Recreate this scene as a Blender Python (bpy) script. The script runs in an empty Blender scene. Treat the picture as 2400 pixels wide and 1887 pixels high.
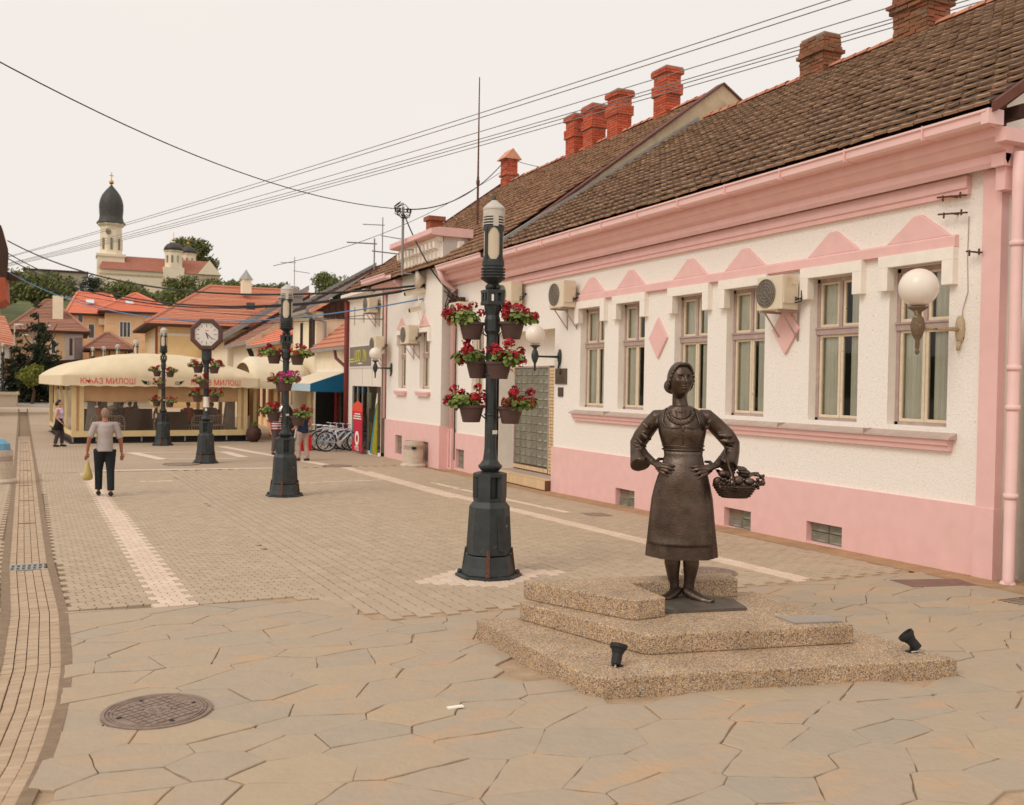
import bpy, math, random
from mathutils import Vector, Matrix

# ------------------------------------------------------------------ camera, world, sun, exposure
scene = bpy.context.scene
COL = scene.collection
cam_data = bpy.data.cameras.new("camera")
cam = bpy.data.objects.new("camera", cam_data)
COL.objects.link(cam)
cam.matrix_world = Matrix((
    (0.906097, -0.006659, -0.423018, 0.0),
    (-0.422768, 0.023554, -0.905932, 0.0),
    (0.015997, 0.999700, 0.018527, 2.3),
    (0, 0, 0, 1)))
cam_data.sensor_width = 36.0
cam_data.lens = 33.75
cam_data.clip_start = 0.05
cam_data.clip_end = 4000
cam_data.dof.use_dof = True
cam_data.dof.focus_distance = 9.0
cam_data.dof.aperture_fstop = 3.6
scene.camera = cam

SUN_EL, SUN_AZ = math.radians(44), math.radians(248)      # azimuth the light comes from, clockwise from +Y
world = bpy.data.worlds.new("World")
scene.world = world
world.use_nodes = True
wn, wl = world.node_tree.nodes, world.node_tree.links
wn.clear()
w_out = wn.new("ShaderNodeOutputWorld")
w_bg = wn.new("ShaderNodeBackground")
w_sky = wn.new("ShaderNodeTexSky")
w_sky.sky_type = 'NISHITA'
w_sky.sun_disc = False
w_sky.sun_elevation = SUN_EL
w_sky.sun_rotation = SUN_AZ
w_sky.air_density = 1.0
w_sky.dust_density = 4.0
# a thin even cloud veil over the whole sky: soft large mottling, no patch placed anywhere on purpose
w_tc = wn.new("ShaderNodeTexCoord")
w_noise = wn.new("ShaderNodeTexNoise")
w_noise.inputs["Scale"].default_value = 1.6
w_noise.inputs["Detail"].default_value = 3.0
w_ramp = wn.new("ShaderNodeValToRGB")
w_ramp.color_ramp.elements[0].position = 0.25
w_ramp.color_ramp.elements[1].position = 0.8
w_ramp.color_ramp.elements[0].color = (8.75, 8.20, 7.80, 1)
w_ramp.color_ramp.elements[1].color = (9.35, 8.65, 7.95, 1)
w_mix = wn.new("ShaderNodeMixRGB")
w_mix.inputs[0].default_value = 0.93
wl.new(w_tc.outputs["Generated"], w_noise.inputs["Vector"])
wl.new(w_noise.outputs["Fac"], w_ramp.inputs["Fac"])
wl.new(w_sky.outputs["Color"], w_mix.inputs[1])
wl.new(w_ramp.outputs["Color"], w_mix.inputs[2])
wl.new(w_mix.outputs["Color"], w_bg.inputs["Color"])
wl.new(w_bg.outputs["Background"], w_out.inputs["Surface"])
w_bg.inputs["Strength"].default_value = 0.105

sun_data = bpy.data.lights.new("sun", 'SUN')
sun_data.energy = 1.15
sun_data.angle = math.radians(28)
sun_data.color = (1.0, 0.94, 0.86)
sun = bpy.data.objects.new("sun", sun_data)
COL.objects.link(sun)
_d = Vector((math.sin(SUN_AZ) * math.cos(SUN_EL), math.cos(SUN_AZ) * math.cos(SUN_EL), math.sin(SUN_EL)))
sun.rotation_euler = _d.to_track_quat('Z', 'Y').to_euler()
sun.location = (-20, -20, 40)

scene.view_settings.view_transform = 'Standard'
scene.view_settings.look = 'None'
scene.view_settings.exposure = 0.0
scene.view_settings.gamma = 1.0
scene.view_settings.use_curve_mapping = False
scene.render.engine = 'CYCLES'
scene.cycles.max_bounces = 6
scene.cycles.transparent_max_bounces = 16
scene.cycles.use_denoising = True

PI = math.pi
rnd = random.Random(7)

# ------------------------------------------------------------------ mesh helpers
class MB:
    """collects shapes and links them as one mesh object"""
    def __init__(s): s.v, s.f, s.m = [], [], []
    def add(s, vs, fs, mi=0):
        b = len(s.v); s.v.extend([tuple(p) for p in vs])
        s.f.extend([tuple(b + i for i in q) for q in fs]); s.m.extend([mi] * len(fs)); return s
    def bx(s, x0, x1, y0, y1, z0, z1, mi=0):
        v = [(x0,y0,z0),(x1,y0,z0),(x1,y1,z0),(x0,y1,z0),(x0,y0,z1),(x1,y0,z1),(x1,y1,z1),(x0,y1,z1)]
        return s.add(v, [(0,3,2,1),(4,5,6,7),(0,1,5,4),(1,2,6,5),(2,3,7,6),(3,0,4,7)], mi)
    def box(s, c, d, rot=None, mi=0):
        """box of half sizes d about c turned by a matrix"""
        v = []
        for k in ((-1,-1,-1),(1,-1,-1),(1,1,-1),(-1,1,-1),(-1,-1,1),(1,-1,1),(1,1,1),(-1,1,1)):
            p = Vector((k[0]*d[0], k[1]*d[1], k[2]*d[2]))
            if rot is not None: p = rot @ p
            v.append((p[0]+c[0], p[1]+c[1], p[2]+c[2]))
        return s.add(v, [(0,3,2,1),(4,5,6,7),(0,1,5,4),(1,2,6,5),(2,3,7,6),(3,0,4,7)], mi)
    def loft(s, rings, cap0=True, cap1=True, mi=0):
        n = len(rings[0]); vs = [p for r in rings for p in r]; fs = []
        for i in range(len(rings)-1):
            for j in range(n):
                k = (j+1) % n
                fs.append((i*n+j, i*n+k, (i+1)*n+k, (i+1)*n+j))
        if cap0: fs.append(tuple(reversed(range(n))))
        if cap1: fs.append(tuple((len(rings)-1)*n + j for j in range(n)))
        return s.add(vs, fs, mi)
    def prism(s, poly, axis, a, b, mi=0):
        """2d outline run along an axis: axis y takes (x,z), x takes (y,z), z takes (x,y)"""
        put = {'y': lambda p,t: (p[0],t,p[1]), 'x': lambda p,t: (t,p[0],p[1]), 'z': lambda p,t: (p[0],p[1],t)}[axis]
        return s.loft([[put(p,a) for p in poly], [put(p,b) for p in poly]], mi=mi)
    def tube(s, pts, r, n=8, cap=True, sq=1.0, mi=0):
        pts = [Vector(p) for p in pts]; rr = r if isinstance(r, (list, tuple)) else [r]*len(pts)
        rings, up = [], None
        for i, p in enumerate(pts):
            t = (pts[min(i+1,len(pts)-1)] - pts[max(i-1,0)])
            t = t.normalized() if t.length > 1e-9 else Vector((0,0,1))
            if up is None:
                up = Vector((0,0,1)) if abs(t.z) < .9 else Vector((1,0,0))
            a = t.cross(up)
            a = a.normalized() if a.length > 1e-6 else t.orthogonal().normalized()
            b = a.cross(t).normalized(); up = b
            rings.append([p + a*(rr[i]*math.cos(2*PI*k/n)) + b*(rr[i]*sq*math.sin(2*PI*k/n)) for k in range(n)])
        return s.loft(rings, cap, cap, mi)
    def lathe(s, prof, c=(0,0,0), n=16, mi=0, sx=1., sy=1., ph=0.):
        return s.loft([[(c[0]+r*sx*math.cos(2*PI*k/n+ph), c[1]+r*sy*math.sin(2*PI*k/n+ph), c[2]+z) for k in range(n)] for r, z in prof], mi=mi)
    def ball(s, c, r, nu=12, nv=8, mi=0):
        r = (r, r, r) if not isinstance(r, (tuple, list)) else r
        rings = []
        for i in range(nv+1):
            t = -PI/2 + PI*i/nv; q = max(math.cos(t), 1e-3)
            rings.append([(c[0]+r[0]*q*math.cos(2*PI*k/nu), c[1]+r[1]*q*math.sin(2*PI*k/nu), c[2]+r[2]*math.sin(t)) for k in range(nu)])
        return s.loft(rings, mi=mi)
    def build(s, name, mat, parent=None, smooth=False, bevel=0):
        me = bpy.data.meshes.new(name)
        me.from_pydata(s.v, [], s.f)
        mats = mat if isinstance(mat, (list, tuple)) else [mat]
        for m in mats: me.materials.append(m)
        if len(mats) > 1: me.polygons.foreach_set("material_index", s.m)
        if smooth: me.polygons.foreach_set("use_smooth", [True]*len(me.polygons))
        me.update()
        o = bpy.data.objects.new(name, me)
        COL.objects.link(o)
        adopt(o, parent)
        if bevel:
            b = o.modifiers.new("bevel", 'BEVEL'); b.width = bevel; b.segments = 2; b.limit_method = 'ANGLE'; b.angle_limit = math.radians(40)
        return o

ORIGIN = {}
def adopt(o, parent):
    """child keeps its world-space coordinates: parents only move, their own place is kept in ORIGIN"""
    ORIGIN[o.name] = Vector(o.location)
    if parent is not None:
        o.parent = parent
        o.matrix_parent_inverse = Matrix.Translation(-ORIGIN[parent.name])
def tag(o, label=None, cat=None, group=None, kind=None):
    if label: o["label"] = label
    if cat: o["category"] = cat
    if group: o["group"] = group
    if kind: o["kind"] = kind
    return o
def thing(name, label, cat, loc=(0,0,0), group=None):
    o = bpy.data.objects.new(name, None); COL.objects.link(o)
    o.empty_display_size = .1; o.location = loc; ORIGIN[o.name] = Vector(loc)
    return tag(o, label, cat, group)
def tree_copy(o, parent=None):
    c = o.copy(); COL.objects.link(c)
    ORIGIN[c.name] = Vector(o.location)
    if parent is not None:
        c.parent = parent; c.matrix_parent_inverse = o.matrix_parent_inverse.copy()
    for ch in list(o.children): tree_copy(ch, c)
    return c
def dup(o, loc, rz, label, group=None):
    c = tree_copy(o); c.location = loc; c.rotation_euler = (0, 0, rz); c["label"] = label
    if group: c["group"] = group
    return c
def remesh(o, voxel, smooth=3):
    m = o.modifiers.new("union", 'REMESH'); m.mode = 'VOXEL'; m.voxel_size = voxel; m.use_smooth_shade = True
    if smooth:
        k = o.modifiers.new("soften", 'SMOOTH'); k.factor = .5; k.iterations = smooth
    return o
def text_mesh(name, body, size, mat, parent, M, extrude=.004, space=1.0, sx=1.0):
    cu = bpy.data.curves.new(name + "_font", 'FONT'); cu.body = body; cu.size = size; cu.extrude = extrude
    cu.align_x = 'CENTER'; cu.align_y = 'CENTER'; cu.space_character = space; cu.resolution_u = 3
    t = bpy.data.objects.new("tmp", cu); COL.objects.link(t)
    dg = bpy.context.evaluated_depsgraph_get(); dg.update()
    me = bpy.data.meshes.new_from_object(t.evaluated_get(dg))
    bpy.data.objects.remove(t); bpy.data.curves.remove(cu)
    me.transform(Matrix.Diagonal((sx,1,1,1))); me.transform(M)
    me.materials.clear(); me.materials.append(mat); me.name = name
    o = bpy.data.objects.new(name, me); COL.objects.link(o); adopt(o, parent)
    return o

# ------------------------------------------------------------------ materials
def srgb(r, g, b):
    f = lambda c: (c/255/12.92) if c/255 <= .04045 else ((c/255+.055)/1.055)**2.4
    return (f(r), f(g), f(b))
def mat(name, col, rough=.75, var=.12, scale=4., bump=0., bscale=60., metal=0., rv=0., col2=None, s2=1.5, t2=.55, w2=.12, spec=.4, detail=4., trans=0.):
    """noise-varied colour, optional second colour in patches (stains, moss), fine bump; rv = spread between pieces"""
    m = bpy.data.materials.new(name); m.use_nodes = True
    n, l = m.node_tree.nodes, m.node_tree.links
    b = n["Principled BSDF"]
    b.inputs["Roughness"].default_value = rough; b.inputs["Metallic"].default_value = metal
    b.inputs["Specular IOR Level"].default_value = spec
    if trans: b.inputs["Transmission Weight"].default_value = trans
    tc = n.new("ShaderNodeTexCoord")
    nz = n.new("ShaderNodeTexNoise"); nz.inputs["Scale"].default_value = scale; nz.inputs["Detail"].default_value = detail
    l.new(tc.outputs["Object"], nz.inputs["Vector"])
    rp = n.new("ShaderNodeValToRGB"); rp.color_ramp.elements[0].position = .3; rp.color_ramp.elements[1].position = .7
    rp.color_ramp.elements[0].color = (*[c*(1-var) for c in col], 1); rp.color_ramp.elements[1].color = (*[min(1, c*(1+var)) for c in col], 1)
    l.new(nz.outputs["Fac"], rp.inputs["Fac"]); out = rp.outputs["Color"]
    if col2:
        n2 = n.new("ShaderNodeTexNoise"); n2.inputs["Scale"].default_value = s2; n2.inputs["Detail"].default_value = 5
        l.new(tc.outputs["Object"], n2.inputs["Vector"])
        r2 = n.new("ShaderNodeValToRGB"); r2.color_ramp.elements[0].position = t2; r2.color_ramp.elements[1].position = t2+w2
        l.new(n2.outputs["Fac"], r2.inputs["Fac"])
        mx = n.new("ShaderNodeMixRGB"); l.new(r2.outputs["Color"], mx.inputs[0]); l.new(out, mx.inputs[1]); mx.inputs[2].default_value = (*col2, 1)
        out = mx.outputs["Color"]
    if rv:
        g = n.new("ShaderNodeNewGeometry"); oi = n.new("ShaderNodeObjectInfo")
        ad = n.new("ShaderNodeMath"); ad.operation = 'ADD'; l.new(g.outputs["Random Per Island"], ad.inputs[0]); l.new(oi.outputs["Random"], ad.inputs[1])
        fr = n.new("ShaderNodeMath"); fr.operation = 'FRACT'; l.new(ad.outputs[0], fr.inputs[0])
        mr = n.new("ShaderNodeMapRange"); mr.inputs[3].default_value = 1-rv; mr.inputs[4].default_value = 1+rv; l.new(fr.outputs[0], mr.inputs[0])
        hs = n.new("ShaderNodeHueSaturation"); l.new(out, hs.inputs["Color"]); l.new(mr.outputs[0], hs.inputs["Value"])
        out = hs.outputs["Color"]
    l.new(out, b.inputs["Base Color"])
    if bump:
        n3 = n.new("ShaderNodeTexNoise"); n3.inputs["Scale"].default_value = bscale; n3.inputs["Detail"].default_value = 3
        l.new(tc.outputs["Object"], n3.inputs["Vector"])
        bp = n.new("ShaderNodeBump"); bp.inputs["Strength"].default_value = bump; bp.inputs["Distance"].default_value = .02
        l.new(n3.outputs["Fac"], bp.inputs["Height"]); l.new(bp.outputs["Normal"], b.inputs["Normal"])
    return m
def palette_mat(name, cols, rough=.85, scale=8., var=.10, bump=.15, bscale=90., edge=None):
    """each piece takes its own colour from a short palette, then noise on top"""
    m = mat(name, (1,1,1), rough=rough, var=var, scale=scale, bump=bump, bscale=bscale)
    n, l = m.node_tree.nodes, m.node_tree.links; b = n["Principled BSDF"]
    src = b.inputs["Base Color"].links[0].from_socket
    g = n.new("ShaderNodeNewGeometry"); oi = n.new("ShaderNodeObjectInfo")
    ad = n.new("ShaderNodeMath"); ad.operation = 'ADD'; l.new(g.outputs["Random Per Island"], ad.inputs[0]); l.new(oi.outputs["Random"], ad.inputs[1])
    fr = n.new("ShaderNodeMath"); fr.operation = 'FRACT'; l.new(ad.outputs[0], fr.inputs[0])
    rp = n.new("ShaderNodeValToRGB"); rp.color_ramp.interpolation = 'LINEAR'
    e = rp.color_ramp.elements
    while len(e) < len(cols): e.new(.5)
    for i, c in enumerate(cols): e[i].position = i/max(1, len(cols)-1); e[i].color = (*c, 1)
    l.new(fr.outputs[0], rp.inputs["Fac"])
    mx = n.new("ShaderNodeMixRGB"); mx.blend_type = 'MULTIPLY'; mx.inputs[0].default_value = 1
    l.new(rp.outputs["Color"], mx.inputs[1]); l.new(src, mx.inputs[2])
    out = mx.outputs["Color"]
    if edge:
        tc = n.new("ShaderNodeTexCoord"); n2 = n.new("ShaderNodeTexNoise"); n2.inputs["Scale"].default_value = edge[1]; n2.inputs["Detail"].default_value = 6
        mp = n.new("ShaderNodeMapping"); mp.inputs["Scale"].default_value = (1, 2.2, 1)
        l.new(tc.outputs["Object"], mp.inputs["Vector"]); l.new(mp.outputs["Vector"], n2.inputs["Vector"])
        r2 = n.new("ShaderNodeValToRGB"); r2.color_ramp.elements[0].position = edge[2]; r2.color_ramp.elements[1].position = edge[2]+.16
        l.new(n2.outputs["Fac"], r2.inputs["Fac"])
        m2 = n.new("ShaderNodeMixRGB"); l.new(r2.outputs["Color"], m2.inputs[0]); l.new(out, m2.inputs[1]); m2.inputs[2].default_value = (*edge[0], 1)
        out = m2.outputs["Color"]
    l.new(out, b.inputs["Base Color"])
    return m
def glass_mat(name, tint=(.9,.95,.93), refl=1.0, rough=.02, haze=None, hz=0.):
    """thin pane: mirror by viewing angle, else clear (with a little milk if haze)"""
    m = bpy.data.materials.new(name); m.use_nodes = True
    n, l = m.node_tree.nodes, m.node_tree.links; n.clear()
    o = n.new("ShaderNodeOutputMaterial"); tr = n.new("ShaderNodeBsdfTransparent"); tr.inputs[0].default_value = (*tint, 1)
    gl = n.new("ShaderNodeBsdfGlossy"); gl.inputs["Roughness"].default_value = rough
    fr = n.new("ShaderNodeFresnel"); fr.inputs["IOR"].default_value = 1.5
    mu = n.new("ShaderNodeMath"); mu.operation = 'MULTIPLY'; mu.inputs[1].default_value = refl; l.new(fr.outputs[0], mu.inputs[0])
    mx = n.new("ShaderNodeMixShader"); l.new(mu.outputs[0], mx.inputs[0]); l.new(gl.outputs[0], mx.inputs[2])
    if haze:
        df = n.new("ShaderNodeBsdfDiffuse"); df.inputs[0].default_value = (*haze, 1)
        m2 = n.new("ShaderNodeMixShader"); m2.inputs[0].default_value = hz
        l.new(tr.outputs[0], m2.inputs[1]); l.new(df.outputs[0], m2.inputs[2]); l.new(m2.outputs[0], mx.inputs[1])
    else: l.new(tr.outputs[0], mx.inputs[1])
    l.new(mx.outputs[0], o.inputs[0]); return m
def aggregate_mat(name):
    m = bpy.data.materials.new(name); m.use_nodes = True
    n, l = m.node_tree.nodes, m.node_tree.links; b = n["Principled BSDF"]; b.inputs["Roughness"].default_value = .8
    tc = n.new("ShaderNodeTexCoord"); v = n.new("ShaderNodeTexVoronoi"); v.inputs["Scale"].default_value = 125
    l.new(tc.outputs["Object"], v.inputs["Vector"])
    sp = n.new("ShaderNodeSeparateColor"); l.new(v.outputs["Color"], sp.inputs[0])
    rp = n.new("ShaderNodeValToRGB"); e = rp.color_ramp.elements; rp.color_ramp.interpolation = 'CONSTANT'
    cols = [(.13,.10,.08),(.30,.19,.12),(.44,.27,.14),(.50,.34,.19),(.54,.40,.25),(.34,.26,.20),(.58,.50,.40),(.24,.17,.13)]
    while len(e) < len(cols): e.new(.5)
    pos = [0,.10,.22,.42,.60,.76,.86,.94]
    for i, c in enumerate(cols): e[i].position = pos[i]; e[i].color = (*c, 1)
    l.new(sp.outputs[0], rp.inputs["Fac"])
    # soft noise varies the brightness in broad patches, alike on all faces
    nz = n.new("ShaderNodeTexNoise"); nz.inputs["Scale"].default_value = 3; l.new(tc.outputs["Object"], nz.inputs["Vector"])
    hs = n.new("ShaderNodeHueSaturation"); l.new(rp.outputs["Color"], hs.inputs["Color"])
    mr = n.new("ShaderNodeMapRange"); mr.inputs[1].default_value = .3; mr.inputs[2].default_value = .7; mr.inputs[3].default_value = .95; mr.inputs[4].default_value = 1.2
    l.new(nz.outputs["Fac"], mr.inputs[0]); l.new(mr.outputs[0], hs.inputs["Value"])
    l.new(hs.outputs["Color"], b.inputs["Base Color"])
    bp = n.new("ShaderNodeBump"); bp.inputs["Strength"].default_value = .8; bp.inputs["Distance"].default_value = .006; bp.invert = True
    l.new(v.outputs["Distance"], bp.inputs["Height"]); l.new(bp.outputs["Normal"], b.inputs["Normal"])
    return m

M = {}
M['stucco'] = mat('white_roughcast', srgb(243,236,226), rough=.95, var=.04, scale=25, bump=.55, bscale=45, col2=srgb(196,180,160), s2=38, t2=.66, w2=.08)
M['plain_white'] = mat('white_render', srgb(242,234,222), rough=.9, var=.04, scale=6, bump=.1, bscale=40)
M['grey_white'] = mat('greyish_render', srgb(206,198,188), rough=.9, var=.05, scale=6, bump=.1, bscale=40)
M['pink'] = mat('pink_paint', srgb(234,190,184), rough=.85, var=.04, scale=5, bump=.06, bscale=30, col2=srgb(226,186,172), s2=1.3, t2=.58, w2=.2)
M['pink_metal'] = mat('pink_sheet_metal', srgb(238,198,192), rough=.5, var=.04, scale=3)
M['mauve'] = mat('mauve_paint', srgb(176,154,146), rough=.7, var=.1, scale=9, col2=srgb(196,176,160), s2=9, t2=.62)
M['cream_sash'] = mat('cream_paint', srgb(222,204,176), rough=.65, var=.07, scale=14, col2=srgb(170,148,122), s2=14, t2=.68, w2=.06)
M['sill'] = mat('grey_tin', srgb(186,166,154), rough=.6, var=.08, scale=6)
M['curtain'] = mat('pale_curtain', srgb(244,238,222), rough=.95, var=.05, scale=3)
M['room'] = mat('dim_room', srgb(136,122,104), rough=.95, var=.25, scale=2)
M['glass'] = glass_mat('window_glass', tint=(.90,.93,.90), refl=1.1)
M['glass_block'] = mat('glass_block', srgb(126,124,108), rough=.12, var=.12, scale=6, spec=.8, rv=.1)
M['ceramic'] = mat('beige_mosaic', srgb(222,192,150), rough=.4, var=.06, scale=30, rv=.08)
M['grout'] = mat('dark_grout', srgb(112,84,60), rough=.9)
M['tile_old'] = palette_mat('weathered_roof_tile', [srgb(78,60,48), srgb(98,74,58), srgb(110,82,64), srgb(88,70,56), srgb(124,86,66), srgb(70,56,46), srgb(118,92,74)], scale=9, var=.22, bump=.35, bscale=60, edge=(srgb(112,100,76), 9, .60))
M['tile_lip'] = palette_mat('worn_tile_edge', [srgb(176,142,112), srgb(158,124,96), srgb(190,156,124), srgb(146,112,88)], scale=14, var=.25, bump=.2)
M['tile_b'] = palette_mat('mossy_roof_tile', [srgb(116,84,64), srgb(146,104,80), srgb(158,114,86), srgb(124,96,72), srgb(170,122,92)], scale=9, var=.2, bump=.3, bscale=60, edge=(srgb(136,118,88), 8, .58))
M['tile_red'] = palette_mat('orange_roof_tile', [srgb(206,138,108), srgb(216,148,120), srgb(196,126,98), srgb(222,158,130)], scale=5, var=.14, bump=.2)
M['tile_bright'] = palette_mat('bright_roof_tile', [srgb(226,136,106), srgb(232,146,116), srgb(220,128,98)], scale=5, var=.08, bump=.15)
M['tile_brown'] = palette_mat('brown_roof_tile', [srgb(172,122,100), srgb(184,134,112), srgb(160,114,94), srgb(150,122,106)], scale=5, var=.18, bump=.2)
M['brick'] = palette_mat('orange_brick', [srgb(196,88,58), srgb(216,104,70), srgb(178,82,56), srgb(206,112,80), srgb(160,84,64)], scale=14, var=.16, bump=.3)
M['brick_old'] = palette_mat('weathered_brick', [srgb(140,96,66), srgb(164,112,76), srgb(118,84,62), srgb(172,100,70), srgb(132,110,88)], scale=14, var=.22, bump=.5)
M['mortar'] = mat('mortar', srgb(150,136,118), rough=.95, var=.15, scale=20)
M['firewall'] = mat('stained_render', srgb(196,176,146), rough=.95, var=.12, scale=3, bump=.2, bscale=30, col2=srgb(132,116,96), s2=2.2, t2=.56, w2=.25)
M['flashing'] = mat('zinc_flashing', srgb(160,158,152), rough=.5, var=.1, scale=4, metal=.2)
M['wood_dark'] = mat('dark_wood', srgb(70,48,38), rough=.8, var=.25, scale=12)
M['bronze'] = mat('bronze', (.105,.074,.056), rough=.40, var=.35, scale=7, bump=.22, bscale=55, metal=.85, col2=(.17,.135,.11), s2=4, t2=.54, w2=.2)
M['iron'] = mat('dark_green_iron', (.028,.034,.034), rough=.5, var=.25, scale=9, bump=.12, bscale=60, col2=(.075,.072,.068), s2=11, t2=.66, w2=.08, spec=.5)
M['rust'] = mat('rusty_iron', (.12,.05,.025), rough=.85, var=.4, scale=30)
M['zinc'] = mat('zinc_cap', srgb(204,196,184), rough=.5, var=.12, scale=8, metal=.25)
M['opal'] = mat('opal_glass', srgb(238,228,214), rough=.25, var=.02, scale=3)
M['milk'] = mat('milky_lamp_glass', srgb(206,190,164), rough=.2, var=.06, scale=5)
M['pot'] = mat('brown_plastic_pot', srgb(84,62,56), rough=.55, var=.12, scale=9)
M['soil'] = mat('potting_soil', (.03,.02,.013), rough=1)
M['leaf'] = palette_mat('geranium_leaf', [srgb(84,106,44), srgb(112,132,58), srgb(134,148,72), srgb(96,116,48), srgb(150,158,84)], rough=.6, scale=20, var=.15, bump=0)
M['leaf_dead'] = mat('yellow_leaf', srgb(216,158,60), rough=.7, var=.2, scale=20)
M['petal'] = palette_mat('red_petal', [srgb(158,14,30), srgb(184,18,38), srgb(130,10,26)], rough=.6, scale=20, var=.12, bump=0)
M['petal_pink'] = palette_mat('magenta_petal', [srgb(196,40,122), srgb(214,70,146), srgb(170,26,100)], rough=.6, scale=20, var=.12, bump=0)
M['ac'] = mat('cream_casing', srgb(222,208,182), rough=.5, var=.04, scale=4, col2=srgb(196,176,144), s2=3, t2=.6, w2=.2)
M['dark'] = mat('black_rubber', (.016,.015,.015), rough=.6, var=.2, scale=8)
M['cable'] = mat('black_cable', (.014,.013,.013), rough=.6)
M['wire'] = mat('grey_wire', srgb(138,136,132), rough=.6)
M['agg'] = aggregate_mat('exposed_aggregate')
M['flag'] = palette_mat('flagstone', [srgb(180,161,137), srgb(176,159,138), srgb(182,162,137), srgb(174,159,140), srgb(184,163,136), srgb(178,160,138), srgb(171,157,139)], rough=.85, scale=5, var=.06, bump=.5, bscale=16, edge=(srgb(190,158,126), 1.9, .54))
M['joint'] = mat('sandy_joint', srgb(178,152,124), rough=1, var=.2, scale=6, bump=.5, bscale=60)
M['paver'] = palette_mat('sand_paver', [srgb(188,167,142), srgb(183,162,137), srgb(192,171,146), srgb(179,160,136)], scale=9, var=.06, bump=.15, bscale=120)
M['paver_light'] = palette_mat('pale_paver', [srgb(224,200,178), srgb(218,194,172), srgb(228,206,184)], scale=9, var=.05, bump=.15, bscale=120)
M['paver_joint'] = mat('paver_joint', srgb(140,118,96), rough=1, var=.15, scale=12)
M['paver_chan'] = palette_mat('channel_brick', [srgb(192,166,138), srgb(182,156,128), srgb(198,172,144), srgb(186,162,136)], scale=9, var=.08, bump=.2, bscale=120)
M['cast'] = mat('cast_iron_cover', srgb(146,126,112), rough=.7, var=.2, scale=12, bump=.3, bscale=50, metal=.2)
M['concrete'] = mat('pale_concrete', srgb(206,192,172), rough=.9, var=.1, scale=14, bump=.4, bscale=90, col2=srgb(166,150,130), s2=4, t2=.6, w2=.2)
M['beige'] = mat('beige_frame_paint', srgb(226,202,150), rough=.55, var=.05, scale=3)
M['canvas'] = mat('cream_canvas', srgb(228,210,176), rough=.8, var=.06, scale=2.5, bump=.08, bscale=20)
M['canvas_pale'] = mat('pale_canvas', srgb(236,220,190), rough=.8, var=.06, scale=1.5, bump=.08, bscale=14)
M['blind'] = mat('tan_blind', srgb(202,164,124), rough=.85, var=.08, scale=3)
M['pvc'] = glass_mat('clear_pvc', tint=(.86,.84,.80), refl=1.0, rough=.12, haze=srgb(190,170,150), hz=.10)
M['red_print'] = mat('red_print', srgb(226,62,66), rough=.7, var=.05)
M['skin'] = mat('skin', srgb(204,146,118), rough=.6, var=.06, scale=14)
M['skin_tan'] = mat('tanned_skin', srgb(172,112,86), rough=.6, var=.06, scale=14)
M['hair'] = mat('dark_hair', (.03,.018,.014), rough=.6, var=.3, scale=40)
M['hair_grey'] = mat('grey_hair', srgb(150,128,112), rough=.8, var=.15, scale=40)

# ------------------------------------------------------------------ ground: it falls gently away from the camera, then rises to the far street
_GY = [-30, 4, 8, 19, 32, 42, 60, 85, 130, 400]
_GZ = [.30, .19, .125, -.045, -.10, -.15, .0, .56, 1.3, 2.0]
def G(y):
    if y <= _GY[0]: return _GZ[0]
    for i in range(len(_GY)-1):
        if y <= _GY[i+1]:
            t = (y-_GY[i])/(_GY[i+1]-_GY[i]); return _GZ[i]+t*(_GZ[i+1]-_GZ[i])
    return _GZ[-1]
def strip(name, mt, x0, x1, ys, dz, kind="structure", parent=None):
    """sheet following the ground between two edges (numbers or functions of y)"""
    fx0 = x0 if callable(x0) else (lambda y: x0); fx1 = x1 if callable(x1) else (lambda y: x1)
    b = MB(); vs, fs = [], []
    for y in ys: vs += [(fx0(y), y, G(y)+dz), (fx1(y), y, G(y)+dz)]
    for i in range(len(ys)-1): fs.append((2*i, 2*i+1, 2*i+3, 2*i+2))
    b.add(vs, fs); o = b.build(name, mt, parent)
    return tag(o, kind=kind) if kind else o
def frange(a, b, s):
    n = int((b-a)/s+.5); return [a+(b-a)*i/n for i in range(n+1)]

m_far = mat('far_paving', srgb(184,162,138), rough=.9, var=.06, scale=.7, col2=srgb(176,150,122), s2=.25, t2=.52, w2=.3)
strip('ground', m_far, -300, 300, [-30, -10, 0, 4, 8, 12, 19, 26, 32, 42, 50, 60, 70, 85, 105, 130, 200, 400], -.055)

def cc(y):
    """centre line of the drainage channel; it swings left towards the camera"""
    P = [(2.0,-1.45),(3,-1.0),(4,-.70),(5,-.46),(6,-.31),(7,-.235),(8,-.205),(10,-.235),(12.7,-.37),(27,-.86),(70,-2.4)]
    for i in range(len(P)-1):
        if y <= P[i+1][0]:
            t = (y-P[i][0])/(P[i+1][0]-P[i][0]); return P[i][1]+t*(P[i+1][1]-P[i][1])
    return P[-1][1]
CW = .225                                             # half width of the channel
def y_edge(x):
    """far edge of the flagstone apron"""
    if x < 2.3: return 9.90-.12*x
    if x < 2.75: return 9.62-(x-2.3)/.45*1.25
    return 8.37

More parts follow.
